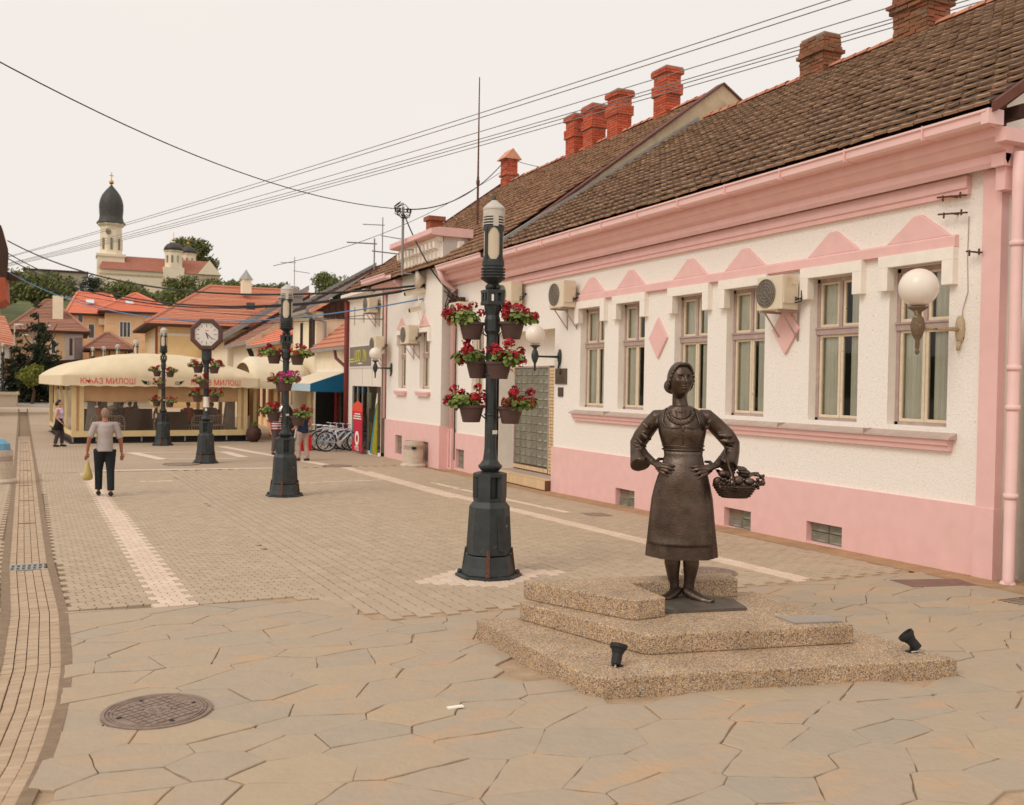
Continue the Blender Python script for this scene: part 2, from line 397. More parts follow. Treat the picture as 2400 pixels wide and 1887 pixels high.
# --- crazy paving: every flagstone its own stone
stone_bed = strip('stone_paving', M['joint'], lambda y: cc(max(y, 2.2))+CW, 10.2, frange(1.0, 9.88, .4), -.017)
def clip(poly, px, py, nx, ny):
    out = []
    for i in range(len(poly)):
        a, b = poly[i], poly[(i+1) % len(poly)]
        da = (a[0]-px)*nx+(a[1]-py)*ny; db = (b[0]-px)*nx+(b[1]-py)*ny
        if da <= 0: out.append(a)
        if (da < 0 < db) or (db < 0 < da):
            t = da/(da-db); out.append((a[0]+(b[0]-a[0])*t, a[1]+(b[1]-a[1])*t))
    return out
def shrink(poly, r):
    """move every edge in by its own small amount: tight joints with a few open ones"""
    c = list(poly); n = len(poly)
    for i in range(n):
        a, b = poly[i], poly[(i+1) % n]; ex, ey = b[0]-a[0], b[1]-a[1]; L = math.hypot(ex, ey)
        if L < 1e-6: continue
        nx, ny = ey/L, -ex/L                          # outward for counter-clockwise
        g = r.choice((.001, .0015, .002, .002, .003, .003, .004, .008))
        c = clip(c, a[0]-nx*g, a[1]-ny*g, nx, ny)
        if len(c) < 3: return []
    return c
PLINTH = [(3.2,7.5),(3.31,5.65),(6.07,5.04),(5.96,6.89)]
def inside(p, q):
    s = [(q[(i+1) % 4][0]-q[i][0])*(p[1]-q[i][1])-(q[(i+1) % 4][1]-q[i][1])*(p[0]-q[i][0]) for i in range(4)]
    return all(v > 0 for v in s) or all(v < 0 for v in s)
def make_flagstones():
    r = random.Random(11); seeds = []; rad = []
    for _ in range(14000):                              # stones of very different sizes, longer across the street
        x, y, q = r.uniform(-2.5, 11), r.uniform(2.4, 10.6), r.choice((.10, .13, .15, .18, .21, .24))
        if all(((x-a)/1.45)**2+(y-b_)**2 > (q+k)**2 for (a, b_), k in zip(seeds, rad)): seeds.append((x, y)); rad.append(q)
    count, rest = 0, MB()
    for (x, y) in sorted(seeds, key=lambda q: math.hypot(q[0]-.3*q[1], q[1])):
        if y > y_edge(x)+.10 or y < 3.3 or x > min(9.85, 1.36*y+.45) or x < max(cc(max(y, 2.2))+CW-.22, -.1*y-.8) or inside((x, y), PLINTH): continue
        poly = [(x-1.2, y-1.2), (x+1.2, y-1.2), (x+1.2, y+1.2), (x-1.2, y+1.2)]
        for (sx, sy) in seeds:
            dx, dy = sx-x, sy-y
            if 0 < dx*dx+dy*dy < 4: poly = clip(poly, x+dx/2, y+dy/2, dx/2.1, dy)
        # keep to the apron
        if x < 2.35: poly = clip(poly, 0, 9.90, .12, 1)
        elif x < 2.75: poly = clip(poly, 2.3, 9.62, 1.25, .45)
        else: poly = clip(poly, 0, 8.37, 0, 1)
        poly = clip(poly, 9.82, 0, 1, 0)
        cx0 = cc(max(y, 2.2))+CW; sl = (cc(max(y, 2.2)+.3)-cc(max(y, 2.2)-.2))/.5
        poly = clip(poly, cx0, y, -1, sl)
        if len(poly) < 3: continue
        poly = shrink(poly, r)
        if len(poly) < 3: continue
        # rough broken edges
        pts = []
        for i in range(len(poly)):
            a, b = poly[i], poly[(i+1) % len(poly)]; L = math.hypot(b[0]-a[0], b[1]-a[1])
            if L < .01: continue
            n = max(1, int(L/.09))
            for k in range(n):
                t = k/n; w = .007 if k else .004
                pts.append((a[0]+(b[0]-a[0])*t+r.uniform(-w, w), a[1]+(b[1]-a[1])*t+r.uniform(-w, w)))
        if len(pts) < 3: continue
        mx = sum(p[0] for p in pts)/len(pts); my = sum(p[1] for p in pts)/len(pts)
        tx, ty, h = r.uniform(-.006, .006), r.uniform(-.006, .006), r.uniform(-.004, .004)
        zz = lambda p, d: G(p[1])+h+tx*(p[0]-mx)+ty*(p[1]-my)+d
        b = MB(); b.loft([[(p[0], p[1], G(p[1])-.03) for p in pts], [(p[0], p[1], zz(p, -.005)) for p in pts],
                          [(p[0]+(mx-p[0])*.02, p[1]+(my-p[1])*.02, zz(p, 0)) for p in pts]], cap0=False)
        count += 1
        if count <= 300: b.build('flagstone', M['flag'], stone_bed)
        else: rest.add(b.v, b.f)
    if rest.v: tag(rest.build('flagstone_field', M['flag'], stone_bed), kind='stuff')
make_flagstones()

# --- block paving: the nearest 300 blocks are objects, the rest one mesh
block_bed = strip('block_paving', M['paver_joint'], lambda y: cc(y)+CW, 9.80, frange(8.30, 26.4, .5), -.02)
strip('block_paving_beyond', M['paver_joint'], -7, lambda y: cc(y)-CW, frange(5, 26.4, .5), -.02)
def pale(x, y):
    if abs(x-(1.0-.028*(y-9.87))) < .165 and y < 26.6: return True
    if abs(x-(7.70-.03*(y-8.4))) < .155: return True
    if 8.6 < x < 8.0+.0*y: return True
    if abs(x-4.42)/1.0+abs(y-10.1)/.72 < 1: return True
    return False
def paver_poly(kind):
    if kind == 0:                                     # wavy flanks, straight heads
        w, d, s = .069, .084, .014
        L = [(-w, -d), (-w+s, -d*.5), (-w, 0), (-w-s, d*.5), (-w, d)]
        R = [(w, -d), (w+s, -d*.5), (w, 0), (w-s, d*.5), (w, d)]
        return [L[0], *R, *reversed(L[1:])]
    w, d = .0685, .104
    return [(-w, -d), (w, -d), (w, d), (-w, d)]
PV = []
for kind in (0, 1):
    p = paver_poly(kind)
    if kind == 0: pw, pd = .142, .172
    else: pw, pd = .142, .212
    PV.append((p, pw, pd))
def make_pavers():
    r = random.Random(5); items = []
    for kind, (p, pw, pd) in enumerate(PV):
        j = 0; y = 8.35
        while y < 26.3:
            x = -6.0+(pw*.5 if (j % 2 and kind == 0) else 0); i = 0
            while x < 9.72:
                yy = y+(pd*.5 if kind == 1 and i % 2 else 0)
                drift = x-.026*(yy-9)
                left = drift < cc(yy)-CW-.085
                ok = (left or drift > cc(yy)+CW+.085) and (yy > y_edge(drift)+.09 or left)
                if left and drift < -2.2-.06*yy: ok = False
                if ok and ((kind == 0) == (drift < 2.42+(.05 if kind == 0 else .0))) and drift < 9.72: items.append((drift, yy, kind))
                x += pw; i += 1
            y += pd; j += 1
    items.sort(key=lambda q: math.hypot(q[0]-2.2, q[1]) if q[0] > -.9 else 99)
    meshes = {}
    def shape(kind, x, y, g=.003):
        p = PV[kind][0]; h = r.uniform(-.002, .002)
        k = 1-g/.07
        return [(x+a*k, y+b*k) for a, b in p], h
    stuff = {False: MB(), True: MB()}
    for n, (x, y, kind) in enumerate(items):
        pl = pale(x, y)
        if n < 300:
            key = (kind, pl)
            if key not in meshes:
                b = MB(); pts, _ = shape(kind, 0, 0)
                b.loft([[(q[0], q[1], -.03) for q in pts], [(q[0], q[1], -.003) for q in pts], [(q[0]*.95, q[1]*.96, 0) for q in pts]], cap0=False)
                o = b.build('paver', M['paver_light' if pl else 'paver'], block_bed); meshes[key] = o
            else:
                o = meshes[key].copy(); COL.objects.link(o); o.parent = block_bed
                o.matrix_parent_inverse = Matrix.Identity(4)
            o.location = (x, y, G(y)+r.uniform(-.002, .002))
            o.rotation_euler = (r.uniform(-.008, .008), r.uniform(-.008, .008)+0, 0)
        else:
            pts, h = shape(kind, x, y)
            top = [(x+(q[0]-x)*.95, y+(q[1]-y)*.96, G(q[1])+h) for q in pts]
            stuff[pl].loft([[(q[0], q[1], G(q[1])-.028) for q in pts], [(q[0], q[1], G(q[1])+h-.003) for q in pts], top], cap0=False)
    for pl, b in stuff.items():
        tag(b.build('paver_field', M['paver_light' if pl else 'paver'], block_bed), kind='stuff')
make_pavers()

# far paving: blocks too small to tell apart, courses only in the material
def far_block_mat():
    m = mat('far_block_paving', srgb(186,165,141), rough=.9, var=.05, scale=.9, col2=srgb(176,155,130), s2=.3, t2=.5, w2=.3)
    n, l = m.node_tree.nodes, m.node_tree.links; b = n["Principled BSDF"]
    src = b.inputs["Base Color"].links[0].from_socket
    tc = n.new("ShaderNodeTexCoord"); br = n.new("ShaderNodeTexBrick"); br.inputs["Scale"].default_value = 1
    br.inputs["Brick Width"].default_value = .2; br.inputs["Row Height"].default_value = .15; br.inputs["Mortar Size"].default_value = .012
    br.inputs["Color1"].default_value = (1,1,1,1); br.inputs["Color2"].default_value = (.93,.93,.93,1); br.inputs["Mortar"].default_value = (.72,.70,.68,1)
    l.new(tc.outputs["Object"], br.inputs["Vector"])
    mx = n.new("ShaderNodeMixRGB"); mx.blend_type = 'MULTIPLY'; mx.inputs[0].default_value = 1
    l.new(src, mx.inputs[1]); l.new(br.outputs["Color"], mx.inputs[2]); l.new(mx.outputs[0], b.inputs["Base Color"]); return m
M['far_blocks'] = far_block_mat()
strip('street_paving', M['far_blocks'], lambda y: cc(y)+CW, 12, frange(26.4, 66, 2), -.004)
strip('street_paving', M['far_blocks'], -12, lambda y: cc(y)-CW, frange(26.4, 66, 2), -.004)
m_pale = mat('pale_band', srgb(224,202,180), rough=.9, var=.05, scale=2)
def band(x0, y0, x1, y1, w):
    """pale paver band between two points on the ground"""
    dx, dy = x1-x0, y1-y0; L = math.hypot(dx, dy); nx, ny = -dy/L*w/2, dx/L*w/2
    n = max(2, int(L/1.5)); b = MB(); vs, fs = [], []
    for i in range(n+1):
        t = i/n; x, y = x0+dx*t, y0+dy*t
        vs += [(x+nx, y+ny, G(y+ny)+.0015), (x-nx, y-ny, G(y-ny)+.0015)]
    for i in range(n): fs.append((2*i, 2*i+1, 2*i+3, 2*i+2))
    b.add(vs, fs); tag(b.build('paving_band', m_pale), kind='structure')
for q in [(.75,26.8,5.6,26.4,.30),(1.6,23.6,2.3,23.55,.16),(6.95,26.3,5.2,36.2,.36),(2.0,33.6,2.7,30.2,.36),(2.2,33.4,5.0,33.2,.22),(2.75,30.3,4.8,30.2,.20),(4.9,33.2,5.1,30.6,.34),(1.3,21.0,1.8,21.0,.08),(8.25,15.2,7.95,21.5,.16),(4.8,22.2,7.0,22.4,.12)]: band(*q)
strip('pale_paving', m_pale, -4.2, 9, frange(66, 72, 2), .0)
strip('road', mat('far_road', srgb(172,160,146), rough=.9, var=.08, scale=.5), -60, 60, frange(72.5, 126, 4), -.01)

# --- drainage channel of narrow bricks
chan = strip('drainage_channel', M['paver_joint'], lambda y: cc(y)-CW, lambda y: cc(y)+CW, frange(2.2, 70, .4), -.045)
for sd in (-1, 1):
    b = MB(); vs, fs = [], []
    ys = frange(2.2, 70, .4)
    for y in ys:
        for dx, dz in ((-.022+min(sd,0)*.035, -.03), (-.022+min(sd,0)*.035, .002), (.022+max(sd,0)*.035, .002), (.022+max(sd,0)*.035, -.03)): vs.append((cc(y)+sd*(CW+.0)+dx, y, G(y)+dz))
    for i in range(len(ys)-1):
        for k in range(3): fs.append((4*i+k, 4*i+k+1, 4*i+k+5, 4*i+k+4))
    b.add(vs, fs); b.build('channel_edge', M['paver_joint'], chan)
def make_channel():
    r = random.Random(3); y = 3.0; n = 0; st = MB(); protos = []
    for k in range(3):
        b = MB(); w, d = .0385, .0275
        q = [(-w, -d), (w, -d), (w, d), (-w, d)]
        b.loft([[(a, c, -.03) for a, c in q], [(a, c, -.003) for a, c in q], [(a*.93, c*.9, 0) for a, c in q]], cap0=False)
        protos.append(b)
    first = None
    while y < 44:
        step = .0585 if y < 19 else .16
        t = Vector((cc(y+.15)-cc(y-.15), .3)).normalized()
        if not 12.50 < y < 12.90:
            for j in range(5):
                s = (j-2)*.0835
                x, yy = cc(y)+s*t[1], y-s*t[0]
                z = G(yy)-.018*(1-(s/.2)**2)
                if n < 300 and yy > 4.3:
                    if first is None: first = o = protos[0].build('channel_brick', M['paver_chan'], chan)
                    else:
                        o = first.copy(); COL.objects.link(o); o.parent = chan; o.matrix_parent_inverse = Matrix.Identity(4)
                    o.location = (x, yy, z+r.uniform(-.002, .002)); o.rotation_euler = (r.uniform(-.02, .02), r.uniform(-.02, .02), -math.atan2(t[0], t[1])); n += 1
                elif yy > 4.3 or y > 19:
                    R = Matrix.Rotation(-math.atan2(t[0], t[1]), 3, 'Z'); hw, hd = .0385, step/2-.002
                    st.box((x, yy, z-.015+r.uniform(-.002, .002)), (hw, hd, .015), R)
        y += step
    tag(st.build('channel_brick_field', M['paver_chan'], chan), kind='stuff')
make_channel()
g = thing('drain_grate', 'slotted metal grate let into the narrow brick drainage channel', 'drain grate', (cc(12.7), 12.7, G(12.7)))
b = MB(); zz = G(12.7)-.004
for k in range(7): b.bx(cc(12.7)-.205+k*.0585-.0, cc(12.7)-.205+k*.0585+.026+(.0), 12.53, 12.86, zz-.02, zz)
for yy in (12.52, 12.68, 12.85): b.bx(cc(12.7)-.215, cc(12.7)+.19, yy-.016, yy+.016, zz-.02, zz+.003)
b.build('grille', M['flashing'], g)
b = MB(); b.bx(cc(12.7)-.21, cc(12.7)+.19, 12.53, 12.86, zz-.03, zz-.024); b.build('sump', M['dark'], g)
for yy in (17.05, 20.5, 23.5, 27.5, 31, 35, 40):
    b = MB(); b.bx(cc(yy)-CW, cc(yy)+CW, yy-.018, yy+.018, G(yy)-.03, G(yy)-.006); tag(b.build('channel_joint', M['paver_joint'], chan))

# --- covers and plates in the ground
def manhole(x, y, r, label, detail):
    z = G(y); z += .012; t = thing('manhole_cover', label, 'manhole cover', (x, y, z))
    b = MB(); pr = [(r, -.02), (r, .003), (r*.93, .003), (r*.925, -.004), (r*.90, -.004), (r*.895, .004), (r*.87, .004), (r*.865, -.003), (r*.84, -.003), (r*.835, .004), (r*.80, .004), (r*.795, -.002)]
    b.lathe(pr, (x, y, z), 48); b.build('rim', M['cast'], t)
    b = MB(); b.lathe([(r*.78, -.01), (r*.78, -.001)], (x, y, z), 40); b.build('plate', M['cast'], t)
    if detail:
        b = MB(); k = .052*r/.36
        for i in range(-5, 6):
            for j in range(-5, 6):
                if abs(i) <= 4 and abs(j) <= 4 and (i*i+j*j > 3):
                    R = Matrix.Rotation(.5, 3, 'Z'); c = R @ Vector((i*k, j*k, 0))
                    b.box((x+c.x, y+c.y, z+.001), (k*.40, k*.40, .004), R)
        tag(b.build('stud_pattern', M['cast'], t), kind='stuff')
        b = MB(); b.lathe([(.09*r/.36, -.002), (.09*r/.36, .005), (.06*r/.36, .005), (.055*r/.36, .001)], (x, y, z), 20)
        for a in range(6): b.box((x+.035*math.cos(a*PI/3), y+.035*math.sin(a*PI/3), z+.003), (.012, .004, .003), Matrix.Rotation(a*PI/3, 3, 'Z'))
        b.build('boss', M['cast'], t)
        for a in (.3, 1.9, 3.4, 5.0):
            b = MB(); b.box((x+r*.66*math.cos(a), y+r*.66*math.sin(a), z), (.03, .012, .003), Matrix.Rotation(a, 3, 'Z')); b.build('lifting_slot', M['dark'], t)
manhole(.56, 6.54, .34, 'round iron manhole cover with studded square pattern in the foreground flagstones', True)
manhole(6.95, 9.28, .33, 'round iron manhole cover behind the legs of the statue', True)
manhole(3.0, 28.3, .5, 'dark round cover in the paving left of the clock post base', False)
manhole(7.0, 26.6, .42, 'dark round cover in the paving right of the second flower lamp', False)
def plate(name, label, cat, pts, mt, h=.004):
    b = MB(); b.loft([[(p[0], p[1], G(p[1])-.02) for p in pts], [(p[0], p[1], G(p[1])+h) for p in pts]])
    return tag(b.build(name, mt), label, cat)
plate('steel_hatch', 'rusty brown steel hatch plate in the pavement near the pink corner', 'hatch', [(8.53,7.70),(9.30,7.50),(9.42,7.86),(8.62,8.12)], mat('rusty_plate', srgb(134,104,92), rough=.7, var=.14, scale=6, metal=.2, bump=.2, bscale=40))
plate('drain_plate', 'small dark drain plate in the pavement before the basement windows', 'drain', [(8.35,14.55),(8.75,14.45),(8.8,14.95),(8.4,15.05)], M['cast'])
t = thing('gully_grate', 'dark slotted gully grate at the right edge of the pavement', 'drain', (9.0, 6.7, G(6.7)))
b = MB(); b.bx(8.80, 9.35, 6.60, 6.85, G(6.7)-.03, G(6.7)-.012); b.build('sump', M['dark'], t)
b = MB()
for k in range(5): b.bx(8.80, 9.35, 6.60+k*.058, 6.618+k*.058, G(6.7)-.012, G(6.7)+.004)
b.build('bars', M['cast'], t)
tag(MB().bx(2.30, 2.41, 5.83, 5.87, G(5.85)+.004, G(5.85)+.012).build('paper_scrap', M['plain_white']), 'small white scrap of paper lying on the flagstones', 'litter')
# apron strip along the pink wall: worn asphalt with a dark edge line
strip('wall_apron', mat('worn_apron', srgb(174,140,106), rough=1, var=.16, scale=5, bump=.5, bscale=40), 9.30, 9.82, frange(5.0, 26, .7), .003)

# ------------------------------------------------------------------ the pink and white house (x = 9.8 is its street wall)
def holed_wall(b, x, y0, y1, z0, z1, holes, depth, mi=0, mi_reveal=1, sgn=1):
    """street wall facing -x with openings; reveals go back by depth"""
    ys = sorted({y0, y1, *[h[0] for h in holes], *[h[1] for h in holes]}); zs = sorted({z0, z1, *[h[2] for h in holes], *[h[3] for h in holes]})
    ys = [v for v in ys if y0 <= v <= y1]; zs = [v for v in zs if z0 <= v <= z1]
    for i in range(len(ys)-1):
        for j in range(len(zs)-1):
            a, c, d, e = ys[i], ys[i+1], zs[j], zs[j+1]; m, k = (a+c)/2, (d+e)/2
            if any(h[0] < m < h[1] and h[2] < k < h[3] for h in holes): continue
            b.add([(x,a,d),(x,a,e),(x,c,e),(x,c,d)], [(0,1,2,3)], mi)
    for h in holes:
        a, c, d, e = h[:4]; X = x+depth
        b.add([(x,a,d),(X,a,d),(X,a,e),(x,a,e)], [(0,1,2,3)], mi_reveal)
        b.add([(x,c,d),(x,c,e),(X,c,e),(X,c,d)], [(0,1,2,3)], mi_reveal)
        b.add([(x,a,e),(X,a,e),(X,c,e),(x,c,e)], [(0,1,2,3)], mi_reveal)
        b.add([(x,a,d),(x,c,d),(X,c,d),(X,a,d)], [(0,1,2,3)], mi_reveal)
    return b

def casement(parent, x, a, c, d, e, tr, name='window', blinds=False, seed=0):
    """two-leaf window with a transom: outer frame, sashes, panes, curtains and the dim room behind; street side at x"""
    r = random.Random(seed); f = .055
    w = MB()
    for (p, q, s, t) in ((a, a+f, d, e), (c-f, c, d, e), (a, c, e-f, e), (a, c, d, d+f*.7)): w.bx(x, x+.09, p, q, s, t)
    w.bx(x-.02, x+.085, a+f*.2, c-f*.2, tr-.05, tr+.05); w.bx(x-.035, x+.0, a+.01, c-.01, tr+.03, tr+.055)
    m = (a+c)/2
    w.bx(x-.008, x+.08, m-.03, m+.03, tr+.056, e-f-.001)
    root = w.build(name, M['mauve'], parent)
    g = .042
    for (p, q) in ((a+f+.004, m-.004), (m+.004, c-f-.004)):
        for (s, t) in ((d+f*.75, tr-.052), (tr+.057, e-f-.003)):
            pp, qq = (p, q) if s < tr else (p+(.03 if p > m-.1 else 0), q-(.03 if q < m+.1 else 0))
            sb = MB()
            sb.bx(x+.012, x+.055, pp, pp+g, s, t); sb.bx(x+.012, x+.055, qq-g, qq, s, t)
            sb.bx(x+.013, x+.054, pp+g, qq-g, s, s+g); sb.bx(x+.013, x+.054, pp+g, qq-g, t-g*.8, t)
            sb.build('sash', M['cream_sash'], root)
            pb = MB(); pb.add([(x+.035, pp+g, s+g), (x+.035, pp+g, t-g*.8), (x+.035, qq-g, t-g*.8), (x+.035, qq-g, s+g)], [(0,1,2,3)]); pb.build('pane', M['glass'], root)
    # curtains: soft pleated drapes drawn part of the way
    for (p, q) in ((a+f+(c-a)*r.uniform(.10, .18), a+f+(c-a)*r.uniform(.28, .38)), (c-f-(c-a)*r.uniform(.30, .40), c-f)):
        cb = MB(); n = 24; vs, fs = [], []
        for i in range(n+1):
            yy = p+(q-p)*i/n; xx = x+.085+.012*math.sin(i*1.9+seed)+.006*math.sin(i*.7)
            vs += [(xx, yy, d+.03), (xx, yy, e-.02)]
        for i in range(n): fs.append((2*i, 2*i+1, 2*i+3, 2*i+2))
        cb.add(vs, fs); cb.build('curtain', M['curtain'], root, smooth=True)
    if blinds:
        bb = MB(); k = tr+.07
        while k < e-.05:
            bb.bx(x+.105, x+.112, a+f, c-f, k, k+.018); k += .03
        tag(bb.build('blind_slats', M['sill'], root), kind='stuff')
    rb = MB(); y0, y1 = a-.5, c+.5
    rb.add([(x+.10,a,d),(x+.10,c,d),(x+.10,c,e),(x+.10,a,e),(x+1.6,y0,d-.4),(x+1.6,y1,d-.4),(x+1.6,y1,e+.3),(x+1.6,y0,e+.3)], [(0,4,5,1),(1,5,6,2),(2,6,7,3),(3,7,4,0),(4,7,6,5)])
    rb.build('room', M['room'], root)
    return root

house = thing('pink_house', 'long single-storey white house with pink trim and six tall street windows', 'house', (9.8, 13.0, G(13)))
WIN = [(8.40, 9.34), (9.87, 10.82), (11.80, 12.75), (13.26, 14.22), (15.19, 16.12), (16.66, 17.64)]
WZ0, WZ1 = 1.86, 3.90
PORCH = (18.80, 21.90)
base_w = [(15.37, 16.06, -.02, .33), (11.99, 12.66, .06, .37), (10.05, 10.75, .11, .40)]
b = MB()
holed_wall(b, 9.8, 7.67, PORCH[0], .93, 5.3, [(a, c, WZ0, WZ1) for a, c in WIN], .16, 0, 1)
b.add([(9.8, 7.67, -.1), (9.8, 7.67, 5.6), (14, 7.67, 5.6), (14, 7.67, -.1)], [(0,3,2,1)], 1)
b.add([(9.8,PORCH[0],3.56),(9.8,PORCH[1],3.56),(9.8,PORCH[1],5.3),(9.8,PORCH[0],5.3)], [(0,3,2,1)], 0)
# gable to the right, up under the roof
b.add([(9.8, 7.67, 5.6), (15.4, 7.67, 9.3), (15.4, 7.67, 5.6)], [(0,2,1)], 1)
b.build('wall', [M['stucco'], M['plain_white']], house)
b = MB(); holed_wall(b, 9.755, 7.90, PORCH[0]+.004, -.12, .955, base_w, .15, 0, 0)
b.add([(9.755,7.90,.955),(9.80,7.90,.955),(9.80,PORCH[0],.955),(9.755,PORCH[0],.955)], [(0,1,2,3)])
b.add([(9.755,PORCH[0]+.004,-.12),(9.755,PORCH[0]+.004,.955),(11,PORCH[0]+.004,.955),(11,PORCH[0]+.004,-.12)], [(0,1,2,3)])
b.build('wainscot', M['pink'], house)
b = MB(); b.bx(9.735, 9.86, 7.655, 7.905, -.1, 4.88); b.bx(9.715, 9.86, 7.645, 7.92, -.1, .95); b.build('corner_pilaster', M['pink'], house)
# windows with their white hoods
for i, (a, c) in enumerate(WIN):
    casement(house, 9.935, a, c, WZ0, WZ1, 3.14, blinds=(i == 0), seed=i+3)
    h = MB(); o = .12
    h.bx(9.70, 9.83, a-o, c+o, WZ1+.0, 4.052); h.bx(9.70, 9.83, a-o, a+.045, 3.60, WZ1); h.bx(9.70, 9.83, c-.045, c+o, 3.60, WZ1)
    h.build('window_hood', M['plain_white'], house, bevel=.006)
b = MB()
b.prism([(9.82,1.575),(9.735,1.575),(9.725,1.635),(9.70,1.645),(9.685,1.715),(9.82,1.715)], 'y', 8.30, 17.80); b.build('sill_course', M['pink'], house)
b = MB(); b.prism([(9.965,1.862),(9.66,1.742),(9.655,1.718),(9.82,1.718)], 'y', 8.24, 17.86); b.build('sill_flashing', M['sill'], house)
for yy in (9.6, 11.3, 13.0, 14.75, 16.4):
    b = MB(); b.bx(9.65, 9.80, yy-.006, yy+.006, 1.722, 1.80); b.build('flashing_seam', M['mauve'], house)
b = MB(); b.prism([(9.82,4.055),(9.725,4.055),(9.725,4.175),(9.745,4.20),(9.82,4.20)], 'y', 8.28, 17.80)
b.prism([(9.82,4.035),(9.755,4.035),(9.755,4.055),(9.82,4.055)], 'y', 8.31, 17.77); b.build('pink_course', M['pink'], house)
for a, c in WIN:
    m = (a+c)/2; b = MB(); b.prism([(m-.50,4.2),(m+.50,4.2),(m+.06,4.515),(m-.06,4.515)], 'x', 9.745, 9.82); b.build('pediment', M['pink'], house, bevel=.01)
for m in (14.70, 11.30):
    b = MB(); b.loft([[(9.80, m+.29*math.cos(PI/2*k), 3.19+.375*math.sin(PI/2*k)) for k in range(4)], [(9.755, m+.29*math.cos(PI/2*k), 3.19+.375*math.sin(PI/2*k)) for k in range(4)]]); b.build('diamond', M['pink'], house, bevel=.008)
# basement lights of pebbled glass blocks
def pebbled(parent, x, a, c, d, e, ny, nz, name='glass_block', mt='glass_block', gap=.012, skip=()):
    bw, bh = (c-a)/ny, (e-d)/nz; first = None
    for i in range(ny):
        for j in range(nz):
            if (i, j) in skip: continue
            if first is None:
                q = MB(); hy, hz_ = bw/2-gap/2, bh/2-gap/2
                q.loft([[(0,-hy,-hz_),(0,-hy,hz_),(0,hy,hz_),(0,hy,-hz_)], [(-.02,-hy,-hz_),(-.02,-hy,hz_),(-.02,hy,hz_),(-.02,hy,-hz_)],
                        [(-.03,-hy*.86,-hz_*.86),(-.03,-hy*.86,hz_*.86),(-.03,hy*.86,hz_*.86),(-.03,hy*.86,-hz_*.86)],
                        [(-.018,-hy*.5,-hz_*.5),(-.018,-hy*.5,hz_*.5),(-.018,hy*.5,hz_*.5),(-.018,hy*.5,-hz_*.5)]], cap0=False)
                o = first = q.build(name, M[mt], parent)
            else:
                o = first.copy(); COL.objects.link(o); o.parent = parent; o.matrix_parent_inverse = first.matrix_parent_inverse.copy()
            o.location = (x, a+bw*(i+.5), d+bh*(j+.5)); ORIGIN[o.name] = Vector((0,0,0))
for k, (a, c, d, e) in enumerate(base_w):
    b = MB(); b.bx(9.875, 9.90, a, c, d, e); root = b.build('basement_window', M['room'], house)
    pebbled(root, 9.875, a, c, d, e, 2, 2, skip=((1, 1),) if k < 2 else ())
# cornice, gutter, roof edge
CN = [(9.82,4.68),(9.72,4.68),(9.72,4.855),(9.62,4.875),(9.585,4.93),(9.585,5.02),(9.50,5.06),(9.44,5.14),(9.40,5.16),(9.40,5.29),(9.82,5.29)]
b = MB(); b.prism(CN[3:], 'y', 7.50, 21.42); b.build('cornice', M['pink'], house)
b = MB(); b.prism([(9.82,4.66),(9.735,4.66),(9.735,4.72),(9.71,4.735),(9.71,4.875),(9.82,4.875)], 'y', 8.12, 21.42); b.build('architrave', M['pink'], house)
b = MB(); b.bx(9.40, 10.9, 7.36, 7.50, 5.09, 5.24); b.bx(9.55, 10.9, 7.50, 7.66, 4.86, 5.0); b.bx(9.62, 10.9, 7.53, 7.652, 4.6, 5.3); b.build('cornice_return', M['pink'], house)
gp = [(9.40,5.27),(9.22,5.27),(9.19,5.30),(9.185,5.385),(9.16,5.395),(9.16,5.42),(9.20,5.42),(9.215,5.31),(9.385,5.31),(9.40,5.40)]
b = MB(); b.prism(gp, 'y', 7.44, 21.3); b.bx(9.17, 9.41, 7.40, 7.50, 5.26, 5.425); b.build('gutter', M['pink_metal'], house)
for yy in frange(8.3, 20.8, 1.25):
    b = MB(); b.bx(9.155, 9.4, yy-.008, yy+.008, 5.262, 5.428); b.build('gutter_joint', M['pink'], house)
b = MB(); b.tube([(9.70,7.42,5.0),(9.70,7.42,4.6),(9.70,7.42,.2),(9.66,7.40,.10)], .066, 12)
for z in (3.95, 2.55, 2.1, 1.1): b.lathe([(.078,z),(.082,z+.03),(.078,z+.06)], (9.70,7.42,0), 12)
b.lathe([(.10,.08),(.095,.13),(.07,.17)], (9.69,7.42,0), 12); b.build('downpipe', M['pink_metal'], house, smooth=True)

